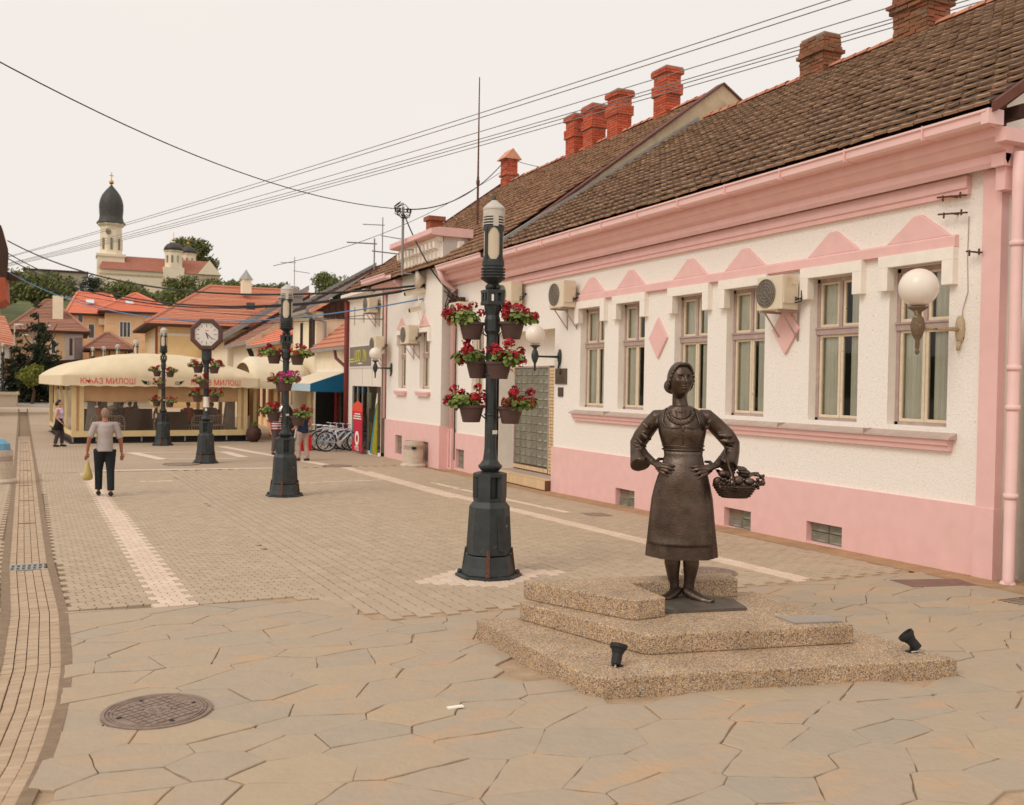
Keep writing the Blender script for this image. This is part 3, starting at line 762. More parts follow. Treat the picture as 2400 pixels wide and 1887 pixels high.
# roof: courses of weathered tiles; those nearest the camera are single objects, the rest one joined field
def tile_roof(parent, tiles_mat, x0, z0, x1, z1, yfun0, yfun1, tw, ex, n_obj, seed, thick=.02, skin='wood_dark'):
    """plane from eave (x0,z0) to ridge (x1,z1); yfun0/yfun1 give the near and far edge at slope parameter 0..1"""
    r = random.Random(seed); L = math.hypot(x1-x0, z1-z0); ux, uz = (x1-x0)/L, (z1-z0)/L; nx, nz_ = -uz, ux
    rows = int(L/ex); items = []
    for j in range(rows):
        s = j*ex; t = s/L; ya, yb = yfun0(t), yfun1(t); n = int((yb-ya)/tw)
        for i in range(n): items.append((ya+(i+.5)*(yb-ya)/n, s, (yb-ya)/n))
    items.sort(key=lambda q: q[0]*1.0-q[1]*.0)
    under = MB()
    q = [(x0+nx*-.05, z0+nz_*-.05), (x1+nx*-.05, z1+nz_*-.05)]
    under.add([(q[0][0], yfun0(0), q[0][1]), (q[0][0], yfun1(0), q[0][1]), (q[1][0], yfun1(1), q[1][1]), (q[1][0], yfun0(1), q[1][1])], [(0,1,2,3)])
    deck = under.build('roof', M[skin], parent)
    def tile(y, s, w, at0=False):
        # slab with a raised lip at its lower edge and a roll along one side
        hw = w/2-.003; lip = .062+r.uniform(-.006, .012); up = .006; ln = ex*1.12; jx = r.uniform(-.010, .010); tilt = r.uniform(-.006, .006)
        # worn bead along the lower edge, a shallow dish behind it, a roll at one side
        rows = [(0, lip), (.050, lip-.004), (.075, lip-.016), (ln, up)]; cols = [(-hw, .004), (-hw*.2, -.006), (hw*.5, .002), (hw*.68, .016), (hw, .010)]
        base = []
        for k, (ss, hh) in enumerate(rows):
            for (yy, rz_) in cols: base.append((yy, ss+jx, hh+tilt*yy/hw+rz_*(.35 if k < 2 else 1)))
        base += [(yy, jx, lip-.034+tilt*yy/hw) for (yy, rz_) in cols]
        vs = [((0 if at0 else x0)+ux*((0 if at0 else s)+ss)+nx*hh, (0 if at0 else y)+yy, (0 if at0 else z0)+uz*((0 if at0 else s)+ss)+nz_*hh) for yy, ss, hh in base]
        fs, ms = [], []
        for k in range(3):
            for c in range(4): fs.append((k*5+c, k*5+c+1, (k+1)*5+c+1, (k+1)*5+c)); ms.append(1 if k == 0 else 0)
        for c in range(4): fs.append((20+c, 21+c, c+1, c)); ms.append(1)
        fs += [(20,0,5,10,15), (4,24,19,14,9)]; ms += [0, 0]
        return vs, fs, ms
    def add_tile(mb, t3):
        b0 = len(mb.m); mb.add(t3[0], t3[1]); mb.m[b0:] = t3[2]
    fields = MB(); protos = []
    for n, (y, s, w) in enumerate(items):
        if n < n_obj:
            if len(protos) < 6:
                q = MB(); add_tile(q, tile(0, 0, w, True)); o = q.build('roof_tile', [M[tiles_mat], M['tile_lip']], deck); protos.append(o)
            else:
                o = r.choice(protos).copy(); COL.objects.link(o); o.parent = deck; o.matrix_parent_inverse = protos[0].matrix_parent_inverse.copy()
            o.location = (x0+ux*s, y, z0+uz*s)
        else: add_tile(fields, tile(y, s, w))
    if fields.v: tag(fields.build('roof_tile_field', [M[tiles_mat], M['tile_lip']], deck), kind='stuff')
    return deck
RA0, RA1 = (9.22, 5.46), (15.42, 9.47)
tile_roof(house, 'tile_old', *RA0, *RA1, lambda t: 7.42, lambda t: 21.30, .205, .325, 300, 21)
def ridge_caps(parent, x, z, y0, y1, mt, step=.36):
    first = None
    for i in range(int((y1-y0)/step)):
        if first is None:
            q = MB(); rr = []
            for yy, k in ((0, .125), (step*1.06, .105)): rr.append([(k*math.cos(a), yy, k*.85*math.sin(a)) for a in [PI*j/6 for j in range(7)]])
            q.loft(rr, False, False); o = first = q.build('ridge_tile', M[mt], parent)
        else:
            o = first.copy(); COL.objects.link(o); o.parent = parent; o.matrix_parent_inverse = first.matrix_parent_inverse.copy()
        o.location = (x, y0+i*step, z+rnd.uniform(-.012, .012)); o.rotation_euler = (0, rnd.uniform(-.05, .05), rnd.uniform(-.03, .03))
ridge_caps(house, 15.42, 9.45, 7.45, 21.25, 'tile_red')
b = MB(); b.add([(15.42, 7.42, 9.44), (15.42, 21.3, 9.44), (20, 21.3, 6.4), (20, 7.42, 6.4)], [(0,1,2,3)]); b.build('rear_roof', M['tile_brown'], house)
b = MB()                                              # verge board and rafter ends at the near gable
sl = (RA1[1]-RA0[1])/(RA1[0]-RA0[0])
b.loft([[(9.22,y,5.38),(9.22,y,5.50),(15.42,y,9.51),(15.42,y,9.39)] for y in (7.34, 7.41)]); b.build('verge_board', mat('red_brown_board', srgb(104,60,46), rough=.7, var=.15, scale=8), house)
for k in range(5):
    x = 9.6+k*1.2; z = 5.46+(x-9.22)*sl-.2; q = MB(); q.bx(x, x+.10, 7.30, 7.66, z-.14, z); q.build('purlin_end', M['wood_dark'], house)

# porch with its glass-block screen
PX = 10.30
b = MB()
b.bx(PX-.004, PX+.2, PORCH[0]-.2, PORCH[1], 2.76, 3.56); b.bx(9.802, PX+.2, PORCH[0], PORCH[1], 3.558, 3.62)
b.add([(9.8,PORCH[1],-.1),(9.8,PORCH[1],3.56),(PX+.2,PORCH[1],3.56),(PX+.2,PORCH[1],-.1)], [(0,1,2,3)])
b.bx(PX+.1, PX+.3, PORCH[0]-.3, 19.70, -.1, 2.76); b.build('porch_lining', M['plain_white'], house)
b = MB(); b.bx(PX+.03, PX+.05, 20.02, 21.86, .36, 2.72); screen = b.build('glass_screen', M['room'], house)
pebbled(screen, PX+.03, 20.02, 21.86, .36, 2.72, 6, 12, gap=.010)
b = MB(); b.bx(PX-.02, PX+.03, 19.98, 20.02, .34, 2.75); b.bx(PX-.02, PX+.03, 21.86, 21.90, .34, 2.75); b.bx(PX-.018, PX+.03, 20.02, 21.86, 2.72, 2.76); b.build('screen_frame', M['mauve'], house)
b = MB(); b.bx(PX-.012, PX+.05, 19.70, 19.98, .18, 2.75); b.bx(PX-.012, PX+.05, 19.98, 21.9, .22, .34); bedm = b.build('mosaic_bed', M['grout'], house)
def mosaic(parent, spots, size):
    first = None
    for (y, z) in spots:
        if first is None:
            q = MB(); q.bx(-.008, 0, -size[0]/2, size[0]/2, -size[1]/2, size[1]/2); o = first = q.build('mosaic_tile', M['ceramic'], parent)
        else:
            o = first.copy(); COL.objects.link(o); o.parent = parent; o.matrix_parent_inverse = first.matrix_parent_inverse.copy()
        o.location = (PX-.012, y, z)
mosaic(bedm, [(19.75+.088*i, .26+.078*j) for i in range(3) for j in range(32)], (.072, .066))
mosaic(bedm, [(20.05+.1*i, .28) for i in range(19)], (.084, .092))
b = MB(); b.bx(9.83, PX+.1, PORCH[0], PORCH[1]-.002, -.1, .20); b.build('porch_floor', M['sill'], house)
b = MB(); b.bx(9.62, 9.83, PORCH[0]+.02, PORCH[1]-.05, -.1, .19); st = b.build('entrance_step', M['grout'], house)
first = None
for i in range(30):
    if first is None:
        q = MB(); q.bx(-.008, 0, -.047, .047, -.10, .10); o = first = q.build('step_tile', M['ceramic'], st)
    else:
        o = first.copy(); COL.objects.link(o); o.parent = st; o.matrix_parent_inverse = first.matrix_parent_inverse.copy()
    o.location = (9.62, 18.87+.1*i, .085)
b = MB(); b.bx(9.612, 9.83, PORCH[0]+.02, PORCH[1]-.05, .190, .204); b.build('step_top', M['ceramic'], house)

# fire wall standing between the two roofs
fw = MB()
P0, P1, P2 = (9.30, 5.30), (16.14, 10.50), (17.2, 9.9)
fw.loft([[(9.30,y,5.0),(9.30,y,5.42),(16.14,y,10.52),(17.6,y,9.62),(17.6,y,5.0)] for y in (21.36, 21.60)])
fw.build('fire_wall', M['firewall'], house)
m_verge = mat('brown_flashing', srgb(104,60,50), rough=.6, var=.1, scale=4)
b = MB(); b.loft([[(9.24,y,5.42),(9.24,y,5.47),(16.14,y,10.58),(16.14,y,10.52)] for y in (21.31, 21.66)]); b.loft([[(16.14,y,10.52),(16.14,y,10.58),(17.65,y,9.66),(17.65,y,9.60)] for y in (21.31, 21.66)]); b.build('fire_wall_coping', m_verge, house)
b = MB(); b.loft([[(x,y,z) for x, z in ((9.4,5.60),(9.4,5.72),(15.3,9.53),(15.3,9.42))] for y in (21.26, 21.355)]); b.build('fire_wall_flashing', M['flashing'], house)

# chimneys of single bricks
def chimney(parent, x, y, z0, dx, dy, segs, mt, name='chimney', as_objects=True, wob=.004):
    """segs: list of (height, outset) bands going up; bricks laid in courses of .075"""
    core = MB(); z = z0; 
    for h, o in segs: core.bx(x-dx-o+.012, x+dx+o-.012, y-dy-o+.012, y+dy+o-.012, z, z+h); z += h
    core.bx(x-dx*.5, x+dx*.5, y-dy*.5, y+dy*.5, z, z+.004, )
    root = core.build(name, M['mortar'], parent)
    protos = {}; z = z0; c = 0; st = MB()
    for h, o in segs:
        for k in range(int(h/.078+.3)):
            zc = z+.039+k*.078; c += 1; off = .13 if c % 2 else 0
            for face in range(4):
                ln = 2*(dy+o) if face % 2 == 0 else 2*(dx+o)
                n = max(2, int(ln/.25)); bl = ln/n
                for i in range(n+(1 if off else 0)):
                    a = -ln/2+i*bl-(bl/2 if off else 0); a0, a1 = max(a, -ln/2), min(a+bl, ln/2)
                    if a1-a0 < .05: continue
                    m, w = (a0+a1)/2, (a1-a0)/2-.006
                    if face == 0: p, d = (x-dx-o, y+m, zc), (.02, w, .033)
                    elif face == 1: p, d = (x+m, y-dy-o, zc), (w, .02, .033)
                    elif face == 2: p, d = (x+dx+o, y+m, zc), (.02, w, .033)
                    else: p, d = (x+m, y+dy+o, zc), (w, .02, .033)
                    p = tuple(v+rnd.uniform(-wob, wob) for v in p)
                    if as_objects and face < 2:
                        key = tuple(round(v, 3) for v in d)
                        if key not in protos: q = MB(); q.box((0,0,0), d); ob = protos[key] = q.build('brick', M[mt], root)
                        else:
                            ob = protos[key].copy(); COL.objects.link(ob); ob.parent = root; ob.matrix_parent_inverse = protos[key].matrix_parent_inverse.copy()
                        ob.location = p
                    else: st.box(p, d)
        z += h
    if st.v: tag(st.build('brick_rest', M[mt], root), kind='stuff')
    return root
chimney(house, 15.42, 16.88, 9.25, .24, .38, [(.55, 0), (.08, .06), (.08, .02), (.28, .0)], 'brick_old', wob=.012)
chimney(house, 15.42, 14.05, 9.25, .30, .42, [(.62, 0), (.09, .06), (.09, .10), (.62, .02), (.09, .08), (.16, .02)], 'brick_old', wob=.012)

# things fixed to the house
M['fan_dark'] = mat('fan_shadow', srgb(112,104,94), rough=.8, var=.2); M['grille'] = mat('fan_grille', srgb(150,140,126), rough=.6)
def ac_unit(x, y, z, w, h, label, d=.30, seed=0, bracket=True):
    """outdoor unit hung on the wall at x; y is the middle; its fan looks at the street"""
    t = thing('air_conditioner', label, 'air conditioner', (x, y, z), 'air conditioner units on the house walls')
    b = MB(); b.bx(x-d-.10, x-.10, y-w/2, y+w/2, z, z+h); b.build('casing', M['ac'], t, bevel=.012)
    fx = x-d-.104; fy = y+w*.13; r = h*.42
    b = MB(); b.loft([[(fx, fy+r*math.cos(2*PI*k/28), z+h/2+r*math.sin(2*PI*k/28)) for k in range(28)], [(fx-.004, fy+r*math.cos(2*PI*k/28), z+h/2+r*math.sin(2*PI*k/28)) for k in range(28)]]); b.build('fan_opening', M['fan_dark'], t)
    b = MB()
    for q in (.99, .78, .56, .34): b.tube([(fx-.012, fy+r*q*math.cos(2*PI*k/24), z+h/2+r*q*math.sin(2*PI*k/24)) for k in range(25)], .0045, 5)
    for k in range(8): b.tube([(fx-.012, fy, z+h/2), (fx-.012, fy+r*math.cos(k*PI/4), z+h/2+r*math.sin(k*PI/4))], .004, 4)
    b.build('fan_grille', M['grille'], t)
    b = MB(); b.bx(x-d-.08, x-.12, y-w/2-.018, y-w/2-.001, z+h*.18, z+h*.86); b.bx(x-d+.06, x-.16, y-w/2-.026, y-w/2-.018, z+h*.72, z+h*.76); b.build('service_cover', M['ac'], t)
    b = MB()
    for k in range(3):
        q = rnd.uniform(.2, .4)
        b.tube([(x-d*.6, y-w/2-.02, z+h*(.2+.08*k)), (x-d*.4, y-w/2-.09, z+h*q), (x-.10, y-w/2-.06, z+h*(.35+.1*k)), (x-.01, y-w/2-.05, z+h*.5)], .010, 6)
    b.build('hoses', M['cable'], t)
    if bracket:
        for s in (-.33, .33):
            b = MB(); yy = y+s*w
            b.bx(x-d-.12, x, yy-.015, yy+.015, z-.035, z-.004); b.tube([(x-d-.02, yy, z-.03), (x-.01, yy, z-.42)], .013, 5); b.bx(x-.012, x, yy-.02, yy+.02, z-.45, z)
            b.build('bracket', M['mauve'], t)
    return t
ac_unit(9.80, 11.24, 3.46, .56, .50, 'air conditioner between the second and third tall windows from the right')
ac_unit(9.80, 18.02, 3.94, .64, .56, 'air conditioner high on the pink house wall beside the globe lamp of the porch')
def globe_lamp(x, y, z, r, reach, label, mts=('opal', 'iron'), worn=False):
    """glass globe on an urn-shaped holder at the end of a wall arm; y, z is where the plate sits"""
    t = thing('globe_wall_lamp', label, 'wall lamp', (x, y, z), 'globe lamps on the house walls')
    im = M['worn_iron'] if worn else M['iron']
    X = x-reach
    b = MB(); prof = []
    for i in range(15):
        a = -PI/2*.78+(PI/2*1.78)*i/14; prof.append((max(r*math.cos(a), .002), r*math.sin(a)))
    b.lathe(prof, (X, y, z+.36+r*.55), 28); b.build('globe', M[mts[0]], t, smooth=True)
    b = MB(); k = r/.22
    b.lathe([(.012,-.30),(.028,-.27),(.018,-.245),(.024,-.22),(.026,-.13),(.045,-.10),(.075,-.02),(.082,.05),(.06,.13),(.038,.16),(.042,.20),(.11,.245),(.115,.262),(.01,.262)], (X, y, z+.0), 14); b.build('holder', im, t, smooth=True)
    b = MB(); b.tube([(X+.05, y, z+.02), (x-.05, y, z+.02)], [.020, .026], 8)
    b.build('arm', im if not worn else M['worn_pale'], t, smooth=True)
    b = MB(); b.loft([[(xx, y+.062*q*math.cos(2*PI*j/14), z+.02+.17*q*math.sin(2*PI*j/14)) for j in range(14)] for xx, q in ((x, 1), (x-.035, 1), (x-.06, .6))]); b.tube([(x-.03, y, z-.13), (x-.05, y, z-.23)], [.03, .02], 8)
    b.build('wall_plate', im if not worn else M['worn_pale'], t, smooth=True)
    return t
M['worn_iron'] = mat('peeling_iron', srgb(116,96,74), rough=.8, var=.25, scale=30, bump=.5, bscale=60, col2=srgb(176,156,124), s2=16, t2=.62, w2=.08)
M['worn_pale'] = mat('peeling_white_iron', srgb(190,172,140), rough=.85, var=.15, scale=30, bump=.6, bscale=60, col2=srgb(92,76,54), s2=14, t2=.63, w2=.06)
globe_lamp(9.80, 8.22, 3.03, .225, .72, 'large opal globe lamp on a peeling bracket before the rightmost tall window', worn=True)
globe_lamp(9.80, 18.53, 2.90, .215, .62, 'opal globe lamp on a dark iron arm right of the glass-block porch')
t = tag(MB().bx(9.775, 9.80, 18.20, 18.72, 2.33, 2.67).build('plaque', mat('bronze_plaque', srgb(98,84,70), rough=.5, var=.2, scale=8, metal=.3)), 'square brown plaque on the wall under the globe lamp by the porch', 'plaque')
ORIGIN[t.name] = Vector((0,0,0))
b = MB(); b.lathe([(.035, -.05), (.045, 0), (.02, .07)], (9.772, 18.46, 2.59), 8); b.build('crest', M['wood_dark'], t)
b = MB()
for k in range(3): b.bx(9.771, 9.775, 18.28+.03*k, 18.64-.03*k, 2.38+.045*k, 2.395+.045*k)
b.build('raised_lines', M['wood_dark'], t)
tag(MB().bx(9.775, 9.80, 18.36, 18.58, 2.06, 2.26).build('plaque', mat('small_plaque', srgb(84,72,60), rough=.5, var=.2, scale=8, metal=.3)), 'small dark plaque below the square brown one', 'plaque')
def hook(y, z, label, ln=.42):
    t = thing('wire_hook', label, 'wire bracket', (9.8, y, z))
    b = MB(); b.tube([(9.70, y-ln/2, z-.02), (9.70, y+ln/2, z+.02)], .012, 6); b.tube([(9.80, y, z), (9.68, y, z)], .012, 6); b.build('bar', M['rust'], t)
    for s in (-.3, .3):
        q = MB(); q.tube([(9.70, y+s*ln, z-.04), (9.70, y+s*ln, z+.03)], .012, 6); q.build('pin', M['rust'], t)
hook(8.32, 4.66, 'rusty wire bracket fixed over the pink cornice end')
hook(8.30, 4.45, 'rusty wire bracket on the white wall under the pink cornice end')
hook(7.98, 3.95, 'rusty wire bracket beside the pink corner pilaster', .22)
b = MB(); b.tube([(9.79, 8.14, 4.40), (9.795, 8.15, 3.9), (9.793, 8.13, 3.5), (9.78, 8.19, 3.28), (9.79, 8.2, 3.15)], .006, 5); tag(b.build('wall_cable', M['sill']), 'thin pale cable running down the wall to the peeling globe lamp', 'cable')

# next house to the right, only its edge is in view
nb = thing('neighbour_house', 'white neighbouring house, only a narrow edge at the right of the pink corner', 'house', (10.2, 5, G(5)))
b = MB(); b.bx(10.15, 15, 2.0, 7.55, -.1, 3.2); b.build('wall', M['stucco'], nb)
b = MB(); b.bx(10.13, 10.15, 2.0, 7.5, 3.2, 4.6); b.build('upper_wall', mat('blue_black_panel', srgb(44,46,66), rough=.4, var=.1), nb)
b = MB(); b.tube([(9.98, 7.34, 3.0), (9.98, 7.34, .25), (9.90, 7.2, .13)], .05, 10); b.build('downpipe', mat('ochre_pipe', srgb(150,132,92), rough=.6, var=.12, scale=4), nb, smooth=True)
b = MB(); b.bx(10.12, 10.16, 2.0, 7.45, -.1, 1.0); b.build('wainscot', mat('dark_plinth', srgb(84,70,58), rough=.9), nb)

# ------------------------------------------------------------------ the second pink house with its projecting bay and the shop under the same roof
bay = thing('bay_house', 'white and pink house with a projecting bay and four brick chimneys on its tall roof', 'house', (9.8, 26, G(26)))
BX = 9.45
# recessed piece between porch and bay
b = MB(); holed_wall(b, 9.8, 21.9, 24.9, .93, 5.4, [(22.75, 23.55, 1.95, 3.75)], .16, 0, 1)
b.build('recess_wall', [M['stucco'], M['plain_white']], bay)
casement(bay, 9.935, 22.75, 23.55, 1.95, 3.75, 3.1, seed=31)
b = MB(); holed_wall(b, 9.755, 21.9, 24.9, -.2, .955, [(23.9, 24.5, .0, .52)], .14, 0, 0); b.add([(9.755,21.9,.955),(9.8,21.9,.955),(9.8,24.9,.955),(9.755,24.9,.955)], [(0,1,2,3)]); b.build('wainscot', M['pink'], bay)
b = MB(); b.bx(9.87, 9.90, 23.9, 24.5, 0, .52); r_ = b.build('basement_window', M['room'], bay); pebbled(r_, 9.87, 23.9, 24.5, 0, .52, 2, 3)
b = MB(); b.bx(9.66, 9.84, 22.6, 23.7, 1.78, 1.86); b.build('window_sill', M['pink'], bay)
b = MB(); b.bx(9.74, 9.86, 21.9, 22.06, -.1, 3.6); b.build('door_strip', M['pink'], bay)
b = MB(); b.prism([(9.82,5.02),(9.72,5.02),(9.72,5.10),(9.55,5.14),(9.5,5.30),(9.40,5.30),(9.40,5.40),(9.82,5.40)], 'y', 21.62, 24.9); b.build('cornice', M['pink'], bay)
b = MB(); b.prism([(x, z+.10) for x, z in gp], 'y', 21.66, 24.75); b.build('gutter', M['pink_metal'], bay)
b = MB(); b.tube([(9.25,24.62,5.38),(9.40,24.7,5.1),(9.72,24.74,4.9),(9.72,24.74,.0)], .075, 10); b.build('downpipe', M['pink_metal'], bay, smooth=True)
b = MB(); b.bx(9.66, 9.80, 24.60, 24.885, -.1, 1.06); b.build('pipe_casing', M['pink'], bay)
# bay with windows
bw = [(25.84, 26.68, 2.14, 3.78), (27.92, 28.66, 2.14, 3.78)]
b = MB(); holed_wall(b, BX, 24.9, 29.86, 1.10, 5.30, bw, .15, 0, 1)
b.add([(BX,24.9,1.10),(BX,24.9,6.4),(10.6,24.9,6.4),(10.6,24.9,1.10)], [(0,3,2,1)], 2)
b.add([(BX,24.9,5.30),(BX,24.9,6.42),(BX,28.4,6.42),(BX,28.4,5.30)], [(0,1,2,3)], 0); b.add([(BX,28.4,5.3),(BX,28.4,6.42),(10.6,28.4,6.42),(10.6,28.4,5.3)], [(0,1,2,3)], 0)
b.build('bay_wall', [M['stucco'], M['plain_white'], M['grey_white']], bay)
for i, w in enumerate(bw):
    casement(bay, BX+.12, *w, 3.12, seed=41+i)
    h = MB(); a, c = w[:2]
    h.bx(BX-.08, BX+.02, a-.12, c+.12, 3.78, 3.91); h.bx(BX-.08, BX+.02, a-.12, a+.03, 3.5, 3.78); h.bx(BX-.08, BX+.02, c-.03, c+.12, 3.5, 3.78); h.build('window_hood', M['plain_white'], bay)
    m = (a+c)/2; q = MB(); q.prism([(m-.46,3.95),(m+.46,3.95),(m,4.30)], 'x', BX-.05, BX+.01); q.build('pediment', M['pink'], bay)
    q = MB(); q.bx(BX-.12, BX+.02, a-.12, c+.12, 2.0, 2.06); q.bx(BX-.10, BX+.02, a-.08, c+.08, 1.93, 1.998); q.build('window_sill', M['pink'], bay)
b = MB(); holed_wall(b, BX-.04, 24.88, 29.88, -.3, 1.13, [(28.1, 28.75, .10, .68), (25.75, 26.25, .05, .62)], .14, 0, 0)
b.add([(BX-.04,24.88,-.3),(BX-.04,24.88,1.13),(9.8,24.88,1.13),(9.8,24.88,-.3)], [(0,3,2,1)]); b.add([(BX-.04,24.88,1.13),(BX+.02,24.88,1.13),(BX+.02,29.88,1.13),(BX-.04,29.88,1.13)], [(0,1,2,3)]); b.build('bay_wainscot', M['pink'], bay)
for (a, c, d, e) in ((28.1, 28.75, .10, .68), (25.75, 26.25, .05, .62)):
    q = MB(); q.bx(BX+.06, BX+.09, a, c, d, e); r_ = q.build('basement_window', M['room'], bay); pebbled(r_, BX+.06, a, c, d, e, 2, 3)
# parapet: overhanging pink coping on brackets
b = MB(); b.prism([(BX+.02,6.36),(9.10,6.38),(9.06,6.41),(9.06,6.55),(9.3,6.60),(10.3,6.60),(10.3,6.36)], 'y', 24.78, 28.5); b.build('parapet_coping', M['pink'], bay)
b = MB(); b.prism([(BX+.02,6.22),(BX-.09,6.24),(BX-.14,6.36),(BX+.02,6.36)], 'y', 24.9, 28.4); b.build('parapet_band', M['plain_white'], bay)
first = None
for i in range(11):
    if first is None:
        q = MB(); q.prism([(BX+.01,5.78),(BX-.06,5.80),(BX-.08,6.0),(BX-.20,6.06),(BX-.22,6.24),(BX+.01,6.24)], 'y', -.075, .075); o = first = q.build('parapet_bracket', M['plain_white'], bay)
    else:
        o = first.copy(); COL.objects.link(o); o.parent = bay; o.matrix_parent_inverse = first.matrix_parent_inverse.copy()
    o.location = (0, 25.1+i*.315, 0)
q = MB(); q.prism([(24.91,5.80),(24.84,5.82),(24.82,6.0),(24.72,6.06),(24.70,6.24),(24.91,6.24)], 'x', 9.86, 10.0); q.build('parapet_bracket', M['plain_white'], bay)
b = MB(); b.prism([(BX+.02,5.18),(BX-.10,5.22),(BX-.12,5.34),(BX-.24,5.40),(BX-.24,5.48),(BX+.02,5.48)], 'y', 28.42, 30.9); b.build('bay_cornice', M['pink'], bay)
b = MB(); b.prism([(x-.30, z+.24) for x, z in gp], 'y', 28.45, 31.0); b.build('gutter', M['pink_metal'], bay)
b = MB(); b.tube([(9.22,30.0,5.45),(9.38,29.98,5.2),(9.40,29.95,4.9),(9.40,29.95,1.15)], .055, 10); b.build('downpipe', M['pink_metal'], bay, smooth=True)
# the tall roof, from the fire wall to its far verge over the shop
RB0, RB1 = (9.16, 5.52), (16.14, 10.42)
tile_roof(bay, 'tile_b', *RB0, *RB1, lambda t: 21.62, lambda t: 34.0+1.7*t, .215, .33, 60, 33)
ridge_caps(bay, 16.14, 10.40, 21.7, 35.4, 'tile_red', .40)
b = MB(); b.loft([[(9.10,34.02,5.40),(9.10,34.02,5.58),(9.10,34.14,5.58),(9.10,34.14,5.40)], [(16.14,35.72,10.38),(16.14,35.72,10.55),(16.14,35.84,10.55),(16.14,35.84,10.38)]]); b.build('verge_board', m_verge, bay)
b = MB(); b.add([(16.14,21.6,10.4),(16.14,35.7,10.4),(22,35.7,6.6),(22,21.6,6.6)], [(0,1,2,3)]); b.build('rear_roof', M['tile_brown'], bay)
b = MB(); b.add([(9.3,33.96,5.4),(16.14,35.5,10.3),(22,35.5,6.5),(22,35.5,0),(9.3,33.96,-.2)], [(0,1,2,3,4)]); b.build('gable_wall', M['firewall'], bay)
SEG = [(.95, 0), (.30, .05), (.30, 0), (.20, .07)]
for k, (y, w, top) in enumerate(((29.6, .32, 0), (28.35, .32, .02), (26.75, .33, .06), (24.05, .33, 0))):
    chimney(bay, 16.14, y, 9.95, .24, w, [(SEG[0][0]+top, 0), *SEG[1:]], 'brick', as_objects=(k in (3,)), wob=.003)
c5 = chimney(bay, 16.14, 35.2, 10.05, .22, .30, [(.60, 0), (.10, .05), (.55, 0)], 'brick', as_objects=False)
b = MB(); b.prism([(15.75,11.30),(16.53,11.30),(16.14,11.72)], 'y', 34.82, 35.58); b.build('chimney_cap', M['tile_red'], bay)
b = MB(); b.bx(10.85, 11.3, 29.8, 30.2, 6.4, 7.72); b.bx(10.78, 11.37, 29.73, 30.27, 7.66, 7.80); b.build('chimney', M['brick_old'], bay)

# shop part
shop_wall = mat('shop_white', srgb(234,224,210), rough=.8, var=.03, scale=4)
SX = 9.30
b = MB(); holed_wall(b, SX, 29.9, 33.9, -.3, 5.30, [(29.95, 33.35, .02, 2.17)], .9, 0, 1)
b.build('shop_wall', [shop_wall, M['room']], bay)
b = MB(); b.prism([(SX+.02,5.16),(SX-.12,5.24),(SX-.30,5.30),(SX-.30,5.40),(SX+.02,5.40)], 'y', 31.0, 33.98); b.build('shop_eave', M['plain_white'], bay)
b = MB(); b.bx(SX+.04, SX+.055, 31.55, 33.3, .1, 2.15); b.build('shop_window', M['glass'], bay)
for yy in (31.52, 32.2, 32.8, 33.32):
    q = MB(); q.bx(SX+.02, SX+.07, yy-.02, yy+.02, .02, 2.17); q.build('window_post', M['flashing'], bay)
for k, (yy, z0, z1, w, c) in enumerate(((33.0,.25,1.0,.35,(200,190,60)),(32.4,.3,.85,.4,(120,170,190)),(32.0,.25,.95,.3,(206,196,90)),(32.6,1.15,1.7,.4,(196,60,64)),(33.05,1.3,1.9,.3,(150,190,200)),(32.1,1.4,1.95,.4,(170,180,120)))):
    q = MB(); q.bx(SX+.25, SX+.27, yy-w/2, yy+w/2, z0, z1); q.build('window_poster', mat('poster_%s' % 'abcdef'[k], srgb(*c), rough=.7, var=.2, scale=7), bay)
b = MB(); b.bx(SX-.05, SX+.02, 29.95, 33.6, -.2, .02); b.build('shop_step', M['plain_white'], bay)
b = MB(); b.bx(SX-.03, SX-.0, 30.95, 33.62, 2.80, 3.58); b.build('sign_edge', M['plain_white'], bay)
sg = MB(); sg.bx(SX-.05, SX-.028, 31.0, 33.57, 2.86, 3.54); sign = sg.build('shop_sign', mat('grey_sign', srgb(128,118,110), rough=.5, var=.08, scale=3), bay)
m_yel = mat('yellow_letters', srgb(222,214,60), rough=.6, var=.04)
MS = Matrix.Translation((SX-.056, 0, 0)) @ Matrix(((0,0,-1,0),(-1,0,0,0),(0,1,0,0),(0,0,0,1)))
def sign_text(name, s, y, z, size, m, sx=1., ext=.003):
    return text_mesh(name, s, size, m, sign, Matrix.Translation((SX-.054, y, z)) @ Matrix(((0,0,-1,0),(-1,0,0,0),(0,1,0,0),(0,0,0,1))), ext, sx=sx)
sign_text('lettering', 'ЦОО', 32.55, 3.18, .56, m_yel, .58); sign_text('lettering', 'ЛN', 31.72, 3.18, .56, m_yel, .52)
for z in (3.02, 3.11):
    q = MB(); q.bx(SX-.057, SX-.0505, 33.0, 33.55, z-.02, z+.022); q.build('yellow_bar', m_yel, sign)
b = MB(); b.bx(SX-.056, SX-.0505, 32.0, 32.5, 2.93, 2.97); b.build('small_print', M['plain_white'], sign)
for yy, z in ((32.1, 2.45), (30.95, 2.4)):
    q = MB(); q.bx(SX-.004, SX+.0, yy-.01, yy+.01, 2.2, 2.78); q.build('panel_joint', M['flashing'], bay)
b = MB(); b.bx(SX-.006, SX+.0, 33.1, 33.25, 4.3, 4.95); b.bx(SX-.006, SX, 31.95, 32.1, 4.35, 5.1); b.build('small_window', M['sill'], bay)
b = MB(); b.tube([(9.22,33.92,5.5),(9.22,33.92,-.15)], .085, 12); b.build('red_downpipe', mat('red_pipe', srgb(122,44,38), rough=.55, var=.12, scale=3), bay, smooth=True)
ac_unit(SX, 30.42, 4.57, .66, .54, 'air conditioner high on the white shop wall under the eave')
